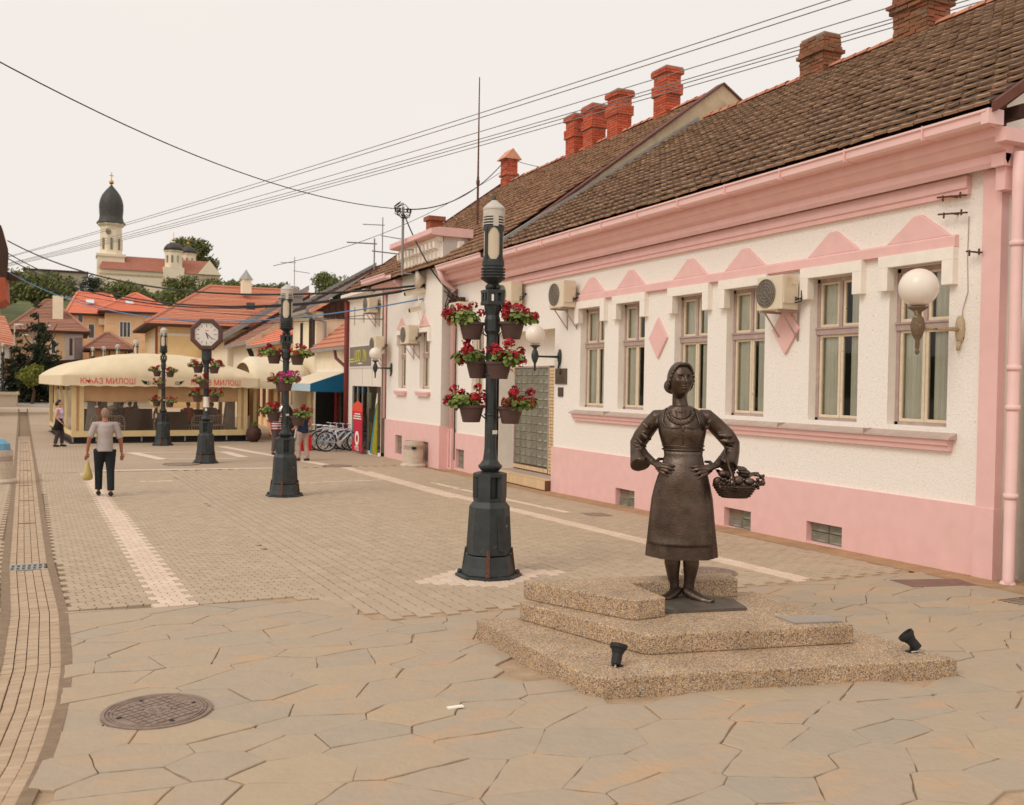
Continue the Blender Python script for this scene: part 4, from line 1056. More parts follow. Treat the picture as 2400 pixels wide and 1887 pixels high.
ac_unit(SX, 29.62, 3.22, .60, .55, 'air conditioner over the right end of the grey shop sign')
ac_unit(BX, 26.95, 3.45, .74, .54, 'air conditioner in front of the left window of the bay')
globe_lamp(BX, 29.3, 2.74, .20, .55, 'opal globe lamp hanging before the grey shop sign')
# cut the left edge: air conditioners behind the lantern of the first lamp
ac_unit(9.80, 20.7, 4.15, .80, .56, 'air conditioner half hidden behind the nearest lamp post above the porch')
ac_unit(9.80, 23.9, 3.95, .75, .52, 'small air conditioner left of the nearest lamp post beside the pink downpipe', bracket=False)

# cameras, loudspeaker and mast on the bay
def cctv(y, z, ln, label, head='long'):
    t = thing('security_camera', label, 'security camera', (BX, y, z), 'security cameras on the bay')
    b = MB(); b.tube([(BX, y, z-.30), (BX-.18, y, z-.30), (BX-.22, y, z-.05)], .018, 6); b.build('arm', M['plain_white'], t)
    R = Matrix.Rotation(math.radians(-14), 3, 'Y'); q = MB(); q.box((BX-.30, y+.02, z), (ln/2, .055, .06), R); q.box((BX-.32, y+.02, z+.07), (ln/2+.05, .07, .01), R); q.build('housing', M['ac'], t)
    q = MB(); q.box((BX-.30-ln/2-.0, y+.02, z-.0-ln*.12), (.012, .04, .045), R); q.build('lens', M['dark'], t)
cctv(26.3, 4.92, .62, 'long white security camera below the thick cable bundle on the bay')
cctv(26.25, 4.42, .36, 'short white security camera, the lower one on the bay')
t = thing('wire_mast', 'grey steel mast with tangled wires standing out from the bay parapet', 'mast', (8.95, 26.9, 5.5))
b = MB(); b.tube([(8.95,26.9,5.45),(8.95,26.9,7.45)], .04, 8); b.build('pole', M['wire'], t)
for z in (5.5, 6.2):
    q = MB(); q.tube([(8.95,26.9,z),(BX,26.6,z)], .022, 6); q.build('stay', M['wire'], t)
b = MB(); b.tube([(8.7,26.9,7.30),(9.2,26.9,7.30)], .022, 6); b.build('crossarm', M['wire'], t)
for x in (8.72, 8.85, 9.08, 9.18):
    q = MB(); q.lathe([(.02,0),(.035,.03),(.025,.06),(.035,.09),(.01,.11)], (x, 26.9, 7.31), 8); q.build('insulator', M['cable'], t)
b = MB(); rr = random.Random(4)
for k in range(7):
    a0 = rr.uniform(0, 6); R_ = rr.uniform(.16, .30)
    b.tube([(8.95+R_*math.cos(a0+j*.5)*rr.uniform(.8, 1.1), 26.9+.1*math.sin(j), 7.35+R_*math.sin(a0+j*.5)*rr.uniform(.8, 1.1)) for j in range(9)], .011, 4)
b.build('wire_tangle', M['cable'], t)
t = thing('loudspeaker', 'pale half-round loudspeaker horn on the bay below the mast', 'loudspeaker', (BX, 26.3, 5.3))
b = MB(); b.loft([[(BX-.02-.01*k, 26.32+r*math.cos(2*PI*j/16), 5.28+1.5*r*math.sin(2*PI*j/16)) for j in range(16)] for k, r in ((0, .08), (8, .10), (16, .17), (24, .19))]); b.build('horn', M['concrete'], t, smooth=True)
t = thing('junction_box', 'cluster of cable joints on a small white ledge beside the pink gutter end', 'cable box', (9.8, 24.2, 4.5))
b = MB(); b.bx(9.6, 9.8, 23.75, 24.45, 4.36, 4.44); b.build('ledge', M['plain_white'], t)
b = MB()
for k in range(14):
    y0 = rr.uniform(23.8, 24.5); b.tube([(9.66, y0, 4.45), (9.6+rr.uniform(-.1, .1), y0+rr.uniform(-.3, .5), 4.6+rr.uniform(-.3, .25)), (9.5+rr.uniform(-.1, .2), 24.6+rr.uniform(-.3, .3), 4.6+rr.uniform(-.5, .3))], .018, 5)
for k in range(4): b.bx(9.58, 9.72, 23.85+k*.15, 23.95+k*.15, 4.45, 4.62)
b.build('joints', M['wood_dark'], t)
b = MB(); b.tube([(9.75, 24.55, 4.9), (9.75, 24.60, 3.0), (9.75, 24.58, .2)], .02, 5); b.build('cable', M['cable'], t)
t = thing('roof_antenna', 'tall thin black rod antenna rising behind the roof over the lamp', 'antenna', (11.35, 27, 7.0))
b = MB(); b.tube([(11.35,27,6.9),(11.35,27,8.6)], .035, 6); b.tube([(11.35,27,8.6),(11.35,27,11.6)], [.028, .016], 6); b.lathe([(.05,8.35),(.06,8.42),(.05,8.5)], (11.35,27,0), 8); b.build('rod', M['rust'], t)

# advertising flags and banner before the shop
t = thing('shop_flag', 'red curved shop flag with a white ring before the white shop', 'banner', (9.0, 31.6, G(31.6)))
FM = [mat('flag_red', srgb(196,36,62), rough=.6, var=.12, scale=2.5), mat('flag_orange', srgb(232,76,56), rough=.6, var=.06)]
def flag_outline():
    L_, R_ = [], []
    for k in range(25):
        z = k/24; zz = .05+1.72*z
        l = -.33+.13*math.sin(max(0, min(1, (z-.10)/.62))*PI)*1.0; 
        if z > .86: l = -.30+(.30)*((z-.86)/.14)**2.2
        r = .26-(.0 if z < .88 else .26*((z-.88)/.12)**2)
        if z < .06: l += .02
        L_.append((l, zz)); R_.append((r, zz))
    return L_, R_
L_, R_ = flag_outline(); b = MB()
for k in range(24):
    z = L_[k][1]; mi = 1 if z > 1.38 else 0
    P = [L_[k], R_[k], R_[k+1], L_[k+1]]
    f0 = [(9.0-.14*(0), 31.6-p[0]*2.1, G(31.6)+p[1]) for p in P]; f1 = [(9.02, 31.6-p[0]*2.1, G(31.6)+p[1]) for p in P]
    b.add(f0+f1, [(3,2,1,0),(4,5,6,7),(0,1,5,4),(2,3,7,6),(1,2,6,5),(3,0,4,7)], mi)
fl = b.build('cloth', FM, t)
b = MB(); zc = G(31.6)+.50
ring = [[(8.992, 31.62+k*math.cos(2*PI*j/24), zc+k*math.sin(2*PI*j/24)) for j in range(24)] for k in (.25, .13)]
b.loft(ring, False, False); b.build('ring_mark', M['plain_white'], fl)
text_mesh('lettering', 'mts', .34, M['plain_white'], fl, Matrix.Translation((8.988, 31.62, G(31.6)+.19)) @ Matrix(((0,0,-1,0),(-1,0,0,0),(0,1,0,0),(0,0,0,1))), .002)
b = MB()
for z, w in ((1.33, .7), (1.25, .85), (1.17, .95)): b.bx(8.988, 8.994, 31.60-w/2, 31.60+w/2, G(31.6)+z-.018, G(31.6)+z+.018)
b.build('small_print', M['plain_white'], fl)
b = MB(); b.tube([(9.03,31.3,G(31.6)),(9.03,31.22,G(31.6)+1.7)], .012, 6); b.bx(8.9, 9.16, 31.3, 31.9, G(31.6)-.01, G(31.6)+.03); b.build('stand', M['flashing'], t)
t = thing('leaning_banner', 'green and blue banner panel leaning in the shop doorway', 'banner', (9.2, 30.2, G(30)))
for nm, m, q in (('green_strip', mat('lime_print', srgb(160,152,36), rough=.6, var=.15, scale=6), [(30.05,.05),(30.62,.05),(30.05,1.72)]), ('blue_strip', mat('cyan_print', srgb(40,146,168), rough=.6, var=.1), [(30.65,.05),(30.80,.05),(30.17,1.66),(30.08,1.72)]), ('white_top', M['plain_white'], [(30.07,1.74),(30.25,1.55),(30.06,2.05)])):
    b = MB(); n = len(q); b.loft([[(9.2, y, G(30)+z) for y, z in q], [(9.23, y, G(30)+z) for y, z in q]]); b.build(nm, m, t)

# ------------------------------------------------------------------ houses further along the right side of the street
def course_roof(parent, quad, mt, step=.34, name='roof', lift=.05):
    """roof plane from eave (a,b) to ridge (d,c) made of overlapping courses: each course is a lifted sheet with its own lip"""
    a, b_, c, d = [Vector(p) for p in quad]
    L = ((d-a).length+(c-b_).length)/2; n = max(3, int(L/step)); nor = (b_-a).cross(d-a).normalized()
    if nor.z < 0: nor = -nor
    m = MB(); vs, fs = [], []
    for k in range(n):
        t0, t1 = k/n, (k+1)/n
        p0, p1 = a.lerp(d, t0), b_.lerp(c, t0); q0, q1 = a.lerp(d, t1), b_.lerp(c, t1)
        i = len(vs); vs += [p0, p1, p0+nor*lift, p1+nor*lift, q0+nor*.005, q1+nor*.005]
        fs += [(i, i+1, i+3, i+2), (i+2, i+3, i+5, i+4)]
    m.add(vs, fs); return m.build(name, mt, parent)
def slab(parent, name, mt, x0, x1, y0, y1, z0, z1): return MB().bx(x0, x1, y0, y1, z0, z1).build(name, mt, parent)
def small_window(parent, axis, p, a, c, d, e, frame='wood_dark', bars=1, name='window'):
    """window box set 3 mm proud of a wall; axis x: wall facing -x at x=p; axis y: wall facing -y at y=p"""
    f = MB(); g = MB(); w = .07
    def put(mb, u0, u1, v0, v1, dep0, dep1):
        if axis == 'x': mb.bx(p-dep1, p-dep0, u0, u1, v0, v1)
        else: mb.bx(u0, u1, p-dep1, p-dep0, v0, v1)
    for (u0,u1,v0,v1) in ((a,a+w,d,e),(c-w,c,d,e),(a+w,c-w,d,d+w),(a+w,c-w,e-w,e)): put(f, u0,u1,v0,v1, -.03, .04)
    for k in range(bars):
        m = a+(c-a)*(k+1)/(bars+1); put(f, m-.03, m+.03, d+w, e-w, -.03, .03)
    root = f.build(name, M[frame] if isinstance(frame, str) else frame, parent)
    put(g, a+w, c-w, d+w, e-w, .002, .012); g.build('pane', m_darkglass, root); return root
m_darkglass = mat('dark_pane', (.03,.032,.032), rough=.1, var=.3, scale=1.5, spec=.8)
y_wall = mat('yellow_render', srgb(238,208,154), rough=.9, var=.05, scale=2)
p_wall = mat('peach_render', srgb(240,200,156), rough=.9, var=.05, scale=2)
c_wall = mat('cream_render', srgb(240,226,198), rough=.9, var=.05, scale=2)
o_wall = mat('orange_render', srgb(228,178,130), rough=.9, var=.06, scale=2)
grey_tin = mat('grey_tin_trim', srgb(150,146,142), rough=.5, var=.1, scale=3)

# low annex with its blue awning
an = thing('awning_shop', 'low tiled shop annex with a blue awning behind the parked bicycles', 'shop', (9.6, 37, G(37)))
slab(an, 'upper_wall', c_wall, 9.6, 13, 34.3, 40.1, 2.7, 3.65)
b = MB(); b.add([(10.6,34.3,-.2),(10.6,40.1,-.2),(10.6,40.1,2.7),(10.6,34.3,2.7)], [(0,3,2,1)]); b.add([(9.6,40.1,-.2),(9.6,40.1,2.7),(10.6,40.1,2.7),(10.6,40.1,-.2)], [(0,1,2,3)]); b.build('shop_front', M['dark'], an)
for k, (y, z0, z1, c) in enumerate(((35.0,.4,2.2,(120,40,36)),(35.8,.3,1.9,(90,62,52)),(36.5,.6,2.1,(60,50,46)),(37.3,.2,1.5,(140,120,110)),(37.9,.8,2.2,(88,66,50)),(38.8,.4,2.0,(76,70,64)),(39.5,.5,2.2,(150,44,44)))):
    MB().bx(10.3, 10.36, y-.2, y+.2, z0, z1).build('hung_goods', mat('goods_%s' % 'abcdefg'[k], srgb(*c), rough=.9, var=.5, scale=9), an)
course_roof(an, [(9.35,40.2,3.62),(9.35,34.2,3.62),(11.2,34.2,5.1),(11.2,40.2,5.1)], M['tile_red'], .30)
slab(an, 'gutter', grey_tin, 9.28, 9.40, 34.5, 40.2, 3.50, 3.62); slab(an, 'awning_box', M['plain_white'], 9.52, 9.6, 34.4, 40, 2.62, 2.80)
b = MB(); b.tube([(9.3,35.9,3.5),(9.3,35.7,3.2),(9.4,34.4,2.8),(9.3,34.15,2.6)], .06, 8); b.build('elbow_pipe', mat('oxblood_pipe', srgb(104,34,32), rough=.5), an, smooth=True)
aw = MB(); m_aw = [mat('blue_awning', srgb(10,98,136), rough=.7, var=.05, scale=2), mat('pale_blue_canvas', srgb(184,206,214), rough=.7, var=.04), mat('cream_awning', srgb(234,218,190), rough=.7, var=.04)]
A = dict(t0=(9.6,34.9,2.72), t1=(9.6,39.6,2.72), f0=(8.15,34.9,2.22), f1=(8.15,39.6,2.22), g0=(8.15,34.9,1.94), g1=(8.15,39.6,1.94), b0=(9.6,34.9,1.96), b1=(9.6,39.6,1.96))
aw.add([A['t0'],A['t1'],A['f1'],A['f0']], [(0,1,2,3)], 2); aw.add([A['f0'],A['f1'],A['g1'],A['g0']], [(0,1,2,3)], 1); aw.add([A['t0'],A['f0'],A['g0'],A['b0']], [(0,1,2,3)], 0); aw.add([A['t1'],A['f1'],A['g1'],A['b1']], [(0,1,2,3)], 0)
for k in range(14):
    x0 = 8.15+1.45*k/14; aw.add([(x0,34.9,1.95),(x0+1.45/14,34.9,1.95),(x0+.052,34.9,1.90)], [(0,1,2)], 0)
aw.build('awning', m_aw, an)

# white two-storey house with the dark boarded gable
d1 = thing('gabled_house', 'white two-storey house with dark boarded gable above the blue awning', 'house', (9.6, 41, G(41)))
slab(d1, 'wall', c_wall, 9.6, 15, 40.15, 44.6, -.2, 5.3)
b = MB(); b.add([(9.5,40.1,5.25),(16.5,40.1,5.25),(16.5,40.1,7.7),(13.6,40.1,7.7)], [(0,3,2,1)]); gbl = b.build('gable', M['wood_dark'], d1)
for k in range(18):
    x = 9.9+k*.26; z1 = 5.3+(min(x, 13.6)-9.5)*.585; MB().bx(x, x+.235, 40.06, 40.1, 5.0, max(5.12, z1-.12)).build('gable_board', M['wood_dark'], gbl)
course_roof(d1, [(9.2,44.9,5.3),(9.2,39.9,5.3),(13.6,39.9,7.90),(13.6,44.9,7.90)], M['tile_old'], .30)
slab(d1, 'gutter', grey_tin, 9.10, 9.22, 39.9, 44.9, 5.18, 5.30)
b = MB(); b.loft([[(9.15,y,5.25),(9.15,y,5.42),(13.6,y,8.04),(13.6,y,7.86)] for y in (39.84, 39.98)]); b.loft([[(9.15,y,5.25),(9.15,y,5.46),(13.6,y,8.08),(13.6,y,7.86)] for y in (44.8, 44.98)]); b.build('verge_flashing', grey_tin, d1)['kind'] = 'stuff'
b = MB(); b.tube([(9.16,40.3,5.2),(9.5,39.9,4.95),(9.9,39.9,4.8),(9.9,39.9,3.9),(9.45,39.95,3.75)], .08, 8); b.build('downpipe', grey_tin, d1)
small_window(d1, 'x', 9.6, 42.6, 43.0, 3.4, 4.9, bars=0); small_window(d1, 'x', 9.6, 40.35, 41.3, 3.4, 5.0, bars=2)

# orange roofed low house
d2 = thing('orange_roof_house', 'low yellow house with bright orange tiles behind the second lamp', 'house', (9.6, 48, G(48)))
slab(d2, 'wall', y_wall, 9.6, 15, 45.0, 53.6, -.2, 4.2)
course_roof(d2, [(9.1,53.9,4.15),(9.1,45.0,4.15),(13.2,45.0,6.6),(13.2,53.9,6.6)], M['tile_bright'], .30)
slab(d2, 'gutter', grey_tin, 9.0, 9.12, 45, 53.9, 4.03, 4.15)
b = MB(); b.loft([[(9.05,y,4.1),(9.05,y,4.45),(13.2,y,6.95),(13.2,y,6.6)] for y in (53.75, 54.0)]); b.build('verge_wall', M['firewall'], d2)
b = MB(); b.tube([(9.05,53.6,4.05),(9.2,53.55,3.7),(9.5,53.5,3.4),(9.5,53.5,2.6)], .07, 8); b.build('downpipe', M['dark'], d2)
for k in range(5): small_window(d2, 'x', 9.6, 46.0+k*1.6, 46.9+k*1.6, .4, 2.3, 'wood_dark', 1, 'door')
for k in range(6): slab(d2, 'pilaster', p_wall, 9.5, 9.6, 45.3+k*1.6, 45.75+k*1.6, -.2, 2.7)
# two brown roofs beyond
d3 = thing('brown_roof_house', 'house with a long brown tiled roof right of the clock', 'house', (9.6, 58, G(58)))
slab(d3, 'wall', c_wall, 9.7, 15, 54.2, 62.5, -.2, 4.5)
course_roof(d3, [(9.2,62.6,4.45),(9.2,54.1,4.45),(14.5,54.1,7.7),(14.5,62.6,7.7)], M['tile_brown'], .32)
b = MB(); b.loft([[(9.15,y,4.35),(9.15,y,4.68),(14.5,y,7.98),(14.5,y,7.6)] for y in (62.4, 62.7)]); b.build('verge_flashing', M['wood_dark'], d3)
slab(d3, 'gutter', grey_tin, 9.1, 9.22, 54.2, 62.6, 4.3, 4.45)
b = MB(); b.tube([(9.15,54.4,4.3),(9.4,54.3,3.9),(9.6,54.3,3.2)], .08, 8); b.build('downpipe', M['dark'], d3)
d4 = thing('narrow_roof_house', 'house with a weathered red roof directly behind the clock post', 'house', (9.6, 66, G(66)))
slab(d4, 'wall', c_wall, 9.4, 15, 63.0, 72, -.2, 4.8)
course_roof(d4, [(8.8,72.2,4.75),(8.8,62.9,4.75),(14.5,62.9,8.3),(14.5,72.2,8.3)], M['tile_brown'], .34)
b = MB(); b.loft([[(8.75,y,4.65),(8.75,y,5.0),(14.5,y,8.6),(14.5,y,8.25)] for y in (62.72, 62.9)]); b.build('verge_flashing', grey_tin, d4)
b = MB(); b.add([(9.4,62.98,4.6),(15,62.98,4.6),(15,62.98,8.1)], [(0,2,1)]); b.build('gable', c_wall, d4)
b = MB(); b.prism([(12.4,7.6),(13.6,7.6),(13.0,8.2)], 'y', 60, 62.5); b.bx(12.5, 13.5, 60.1, 62.5, 6.6, 7.6); b.build('dormer', grey_tin, d3)

# big yellow house with the hipped orange roof (corner turned to us)
h1 = thing('hipped_house', 'large yellow house with a wide hipped orange roof behind the cafe', 'house', (6, 76, G(76)))
def hip(parent, x0, x1, y0, y1, zb, ze, zr, over, mt, inset, wall):
    slab(parent, 'wall', wall, x0, x1, y0, y1, zb, ze)
    a, b_, c, d = (x0-over, y0-over, ze), (x1+over, y0-over, ze), (x1+over, y1+over, ze), (x0-over, y1+over, ze)
    my = (y0+y1)/2; r0, r1 = (x0-over+inset, my, zr), (x1+over-inset, my, zr)
    course_roof(parent, [a, b_, r1, r0], mt); course_roof(parent, [d, a, r0, r0], mt); course_roof(parent, [b_, c, r1, r1], mt); course_roof(parent, [c, d, r0, r1], mt)
    slab(parent, 'eave', M['wood_dark'], x0-over, x1+over, y0-over, y1+over, ze-.16, ze-.01)
    for p, q in ((a, r0), (b_, r1), (r0, r1)): MB().tube([Vector(p)+Vector((0,0,.05)), Vector(q)+Vector((0,0,.05))], .12, 6).build('ridge', mt, parent)
hip(h1, 6.0, 22, 72.5, 84, -.2, 6.2, 9.6, .9, M['tile_red'], 5.2, y_wall)
b = MB(); b.tube([(5.9,72.3,6.0),(5.95,72.42,.4)], .09, 8); b.build('downpipe', mat('brown_pipe', srgb(140,70,56), rough=.6), h1)
for k in range(4): small_window(h1, 'x', 6.0, 74.0+k*1.6, 74.5+k*1.6, 3.6, 5.4, 'plain_white', 0)
slab(h1, 'string_course', M['plain_white'], 5.96, 22, 72.46, 72.5, 5.4, 5.6)
MB().bx(12.4, 13.1, 76, 76.8, 9, 10.1).build('chimney', c_wall, h1); MB().lathe([(.55,10.1),(.5,10.2),(.1,10.75),(.02,10.9)], (12.75,76.4,0), 8).build('chimney_cap', M['flashing'], h1)
slab(h1, 'roof_light', m_darkglass, 12.3, 12.9, 73.3, 73.6, 7.6, 8.1)

# peach house with the bright roof
h2 = thing('peach_house', 'peach two-storey house with a bright orange hipped roof below the church', 'house', (4, 100, G(100)))
hip(h2, 3.4, 9.2, 96, 106, 1, 8.5, 10.6, .6, M['tile_bright'], 3.4, p_wall)
hip(h2, .6, 4.6, 98.5, 106, 1, 8.3, 10.5, .5, M['tile_bright'], 1.0, p_wall)
small_window(h2, 'y', 96, 4.6, 5.6, 6.1, 7.6, 'plain_white', 2); small_window(h2, 'y', 98.5, 2.0, 2.6, 6.0, 7.4, 'plain_white', 0); small_window(h2, 'y', 98.5, 1.1, 1.6, 7.4, 8.2, 'plain_white', 0)
for z in (5.0, 5.7, 6.4, 7.1, 7.8): slab(h2, 'wall_groove', o_wall, 6.6, 9.2, 95.985, 96, z, z+.05); slab(h2, 'wall_groove', o_wall, 3.4, 4.3, 95.985, 96, z+.2, z+.25)
for (x, y) in ((2.2, 99.9), (5.6, 98.2)):
    q = MB(); q.box((x, y, 9.55), (.35, .45, .06), Matrix.Rotation(math.radians(24), 3, 'X')); q.build('roof_light', mat('sky_light', srgb(214,220,222), rough=.2, var=.05), h2)
ac_unit_far = MB().bx(2.9, 3.4, 97.9, 98.3, 7.3, 7.9); tag(ac_unit_far.build('air_conditioner', M['ac']), 'tiny air conditioner on the peach house under its dormer', 'air conditioner')
# left houses
h3 = thing('brown_hipped_house', 'peach and grey house with an old brown hipped roof on the left', 'house', (-1, 88, G(88)))
hip(h3, -3.8, 1.4, 87, 97, .4, 6.1, 8.9, .5, M['tile_brown'], 2.9, p_wall)
slab(h3, 'grey_front', M['grey_white'], .05, 1.4, 86.9, 87, .5, 5.9); slab(h3, 'balcony', mat('shaded_loggia', srgb(150,132,124), rough=.9), .75, 1.36, 86.85, 86.9, 3.4, 5.6)
small_window(h3, 'y', 87, -1.0, -.6, 4.2, 5.4, 'plain_white', 0)
MB().bx(-.9, -.1, 88.5, 89.3, 7, 9.1).build('chimney', c_wall, h3)
slab(h3, 'shop_fascia', mat('teal_fascia', srgb(44,84,100), rough=.6), .05, 1.2, 86.7, 86.9, 2.3, 2.9); slab(h3, 'blue_panel', mat('blue_panel', srgb(84,150,184), rough=.5, var=.25, scale=4), -1.0, -.3, 86.8, 86.9, 1.2, 1.8)
q = MB(); q.bx(.38, .62, 85.9, 86.3, 4.1, 5.5); q.build('round_sign', M['rust'], h3)
h4 = thing('red_roof_house', 'low house with old red roofs at the left edge behind the trees', 'house', (-8, 92, G(92)))
hip(h4, -12, -4.4, 90, 99, .5, 6.0, 8.2, .5, M['tile_brown'], 3.0, c_wall)
course_roof(h4, [(-7.2,84,5.4),(-3.3,84,4.6),(-4.4,88,7.2),(-7.2,88,7.4)], M['tile_red'])
slab(h4, 'wing', M['grey_white'], -8, -3.9, 84.4, 89, .4, 4.9); small_window(h4, 'y', 84.4, -5.6, -5.0, 2.6, 3.8, 'wood_dark', 0)
h5 = thing('hut', 'small hut with a low brown tiled roof before the peach house', 'hut', (3, 84, G(84)))
hip(h5, 1.9, 4.6, 82, 88, .4, 4.6, 5.9, .5, M['tile_brown'], 1.6, o_wall)
for x in (2.1, 3.2, 4.4): slab(h5, 'post', M['wood_dark'], x-.06, x+.06, 81.6, 81.72, .4, 4.5)
hb = thing('hill_block', 'flat grey-beige building on the hillside left of the church', 'building', (-4, 235, 20))
slab(hb, 'wall', mat('pale_block', srgb(176,164,144), rough=.9, var=.05), -8, 4.5, 235, 245, 15, 25.6); slab(hb, 'roof_slab', M['wood_dark'], -8.3, 4.8, 234.7, 245, 25.6, 26.0); slab(hb, 'side_wing', mat('pale_wing', srgb(188,176,156), rough=.9), 5.2, 8.2, 236, 244, 15, 24.9)
for k in range(6): small_window(hb, 'y', 235, -7+k*2, -6+k*2, 21.5, 23.5, 'plain_white', 0)

# ------------------------------------------------------------------ the church on the hill
ch = thing('church', 'white hilltop church with a tall dark onion-domed bell tower', 'church', (14, 250, 20))
w_ch = mat('church_white', srgb(238,222,194), rough=.9, var=.04, scale=.6); slate = mat('dark_copper', srgb(74,72,66), rough=.6, var=.2, scale=1.2, metal=.2); gold = mat('gilt', srgb(212,156,72), rough=.3, metal=.8)
ch_roof = mat('church_roof', srgb(168,108,88), rough=.8, var=.1, scale=1.5)
TX, TY = 10.0, 250.0
b = MB(); b.bx(TX-3.05, TX+2.9, TY-2.9, TY+3, 16, 31.2); b.bx(TX-3.3, TX+3.2, TY-3.2, TY+3.2, 31.2, 31.8); b.build('tower_base', w_ch, ch)
b = MB(); b.lathe([(2.75,31.8),(2.62,32),(2.55,38.4),(2.75,38.6),(3.15,38.9),(3.2,39.3)], (TX, TY, 0), 8, ph=PI/8); b.build('tower_shaft', w_ch, ch)
b = MB(); b.lathe([(3.3,39.2),(3.25,39.4),(2.75,40.1),(2.6,41),(2.72,42.8),(2.72,43.8),(2.5,45),(2.0,46.2),(1.3,47.2),(.5,48.1),(.15,48.6)], (TX, TY, 0), 20); b.build('onion_dome', slate, ch, smooth=True)
b = MB(); b.ball((TX, TY, 49.2), .55); b.build('gilt_ball', gold, ch, smooth=True)
b = MB(); b.bx(TX-.09, TX+.09, TY-.09, TY+.09, 49.6, 51.6); b.bx(TX-.45, TX+.45, TY-.07, TY+.07, 50.7, 50.9); b.build('cross', gold, ch)
for a in (-PI/2-PI/4, -PI/2, -PI/2+PI/4, 0):
    R = Matrix.Rotation(a+PI/2, 3, 'Z'); 
    q = MB(); q.box(Vector((TX,TY,34.3))+R @ Vector((0,-2.42,0)), (.26, .12, 1.35), R); q.build('belfry_window', M['room'], ch)
R = Matrix.Rotation(-.42, 3, 'Z')
q = MB(); q.lathe([(.62,0),(.62,.12)], (0,0,0), 16); q.v = [tuple(Vector((TX-.75,TY-2.47,37.1))+Vector((v[0], -v[2], v[1]))) for v in q.v]; q.build('tower_clock', M['room'], ch)
b = MB(); b.bx(TX-2.6, 34.5, TY-5.5, TY+5.5, 16, 28.0); b.build('nave_wall', w_ch, ch)
course_roof(ch, [(TX-2.9,TY-6,27.9),(34.8,TY-6,27.9),(32.6,TY,31.8),(TX-1.2,TY,31.8)], ch_roof, .7, 'nave_roof', .03)
course_roof(ch, [(34.8,TY-6,27.9),(34.8,TY+6,27.9),(32.6,TY,31.8),(32.6,TY,31.8)], ch_roof, .7, 'apse_roof', .03)
slab(ch, 'eave_band', M['firewall'], TX-2.7, 34.6, TY-5.62, TY-5.5, 26.6, 27.0)
for k in range(8): slab(ch, 'nave_window', M['room'], 12+k*2.6, 12.7+k*2.6, TY-5.56, TY-5.5, 20.6, 23.4)
for (x, y, zb, s) in ((23.8, TY-4.3, 27.6, 1.0), (27.9, TY+2.5, 28.2, .95)):
    b = MB(); b.bx(x-2.5*s, x+2.3*s, y-1.9*s, y+1.9*s, zb-2, zb+1.6); b.build('turret_base', w_ch, ch)
    b = MB(); b.lathe([(2.1*s,0),(2.05*s,3.9*s),(2.3*s,4.1*s),(2.3*s,4.4*s)], (x, y, zb+1.4), 8, ph=PI/8); b.build('turret', w_ch, ch)
    b = MB(); b.lathe([(2.35*s,0),(2.1*s,.8*s),(1.5*s,1.5*s),(.6*s,1.95*s),(.1,2.1*s)], (x, y, zb+1.4+4.35*s), 16); b.build('turret_dome', slate, ch, smooth=True)
    b = MB(); b.ball((x, y, zb+1.4+7.0*s), .36); b.bx(x-.06, x+.06, y-.06, y+.06, zb+1.4+7.2*s, zb+1.4+8.8*s); b.build('gilt_ball', gold, ch)
    for a in (-.9, -.25, .4):
        q = MB(); q.box((x+1.95*s*math.sin(a), y-1.95*s*math.cos(a), zb+3.6*s), (.2, .1, .85), Matrix.Rotation(a, 3, 'Z')); q.build('turret_window', M['room'], ch)
b = MB(); b.prism([(29.2,27.9),(34.6,27.9),(31.9,31.4)], 'y', TY-6.6, TY-6.2); b.build('gable', w_ch, ch)

# ------------------------------------------------------------------ hill and trees
hill_m = mat('hill_green', srgb(92,96,58), rough=1, var=.3, scale=.15, col2=srgb(64,72,40), s2=.08, t2=.45, w2=.3)
b = MB(); vs, fs = [], []; xs = frange(-400, 420, 20); ys = [112, 130, 150, 180, 205, 225, 240, 270, 320, 420, 700]
hz = {112: .8, 130: 3.5, 150: 8, 180: 13.5, 205: 17, 225: 18.8, 240: 19.2, 270: 19, 320: 17, 420: 12, 700: 5}
for y in ys:
    for x in xs: vs.append((x, y, hz[y]*(.86+.14*math.cos((x-25)*.012))+.4*math.sin(x*.07+y*.03)))
n = len(xs)
for j in range(len(ys)-1):
    for i in range(n-1): fs.append((j*n+i, j*n+i+1, (j+1)*n+i+1, (j+1)*n+i))
b.add(vs, fs); tag(b.build('hill', hill_m, smooth=True), kind='structure')
M['crown'] = palette_mat('tree_leaves', [srgb(88,98,52), srgb(108,114,62), srgb(128,130,72), srgb(98,106,56), srgb(142,140,82)], rough=.7, scale=1.5, var=.2, bump=0)
M['crown_dark'] = palette_mat('conifer_needles', [srgb(34,46,30), srgb(46,58,36), srgb(58,68,40), srgb(40,52,34)], rough=.7, scale=1.5, var=.2, bump=0)
M['crown_lime'] = palette_mat('lime_leaves', [srgb(124,130,52), srgb(146,148,64), srgb(100,112,46)], rough=.7, scale=1.5, var=.2, bump=0)
M['bark'] = mat('bark', srgb(84,66,50), rough=1, var=.3, scale=6)
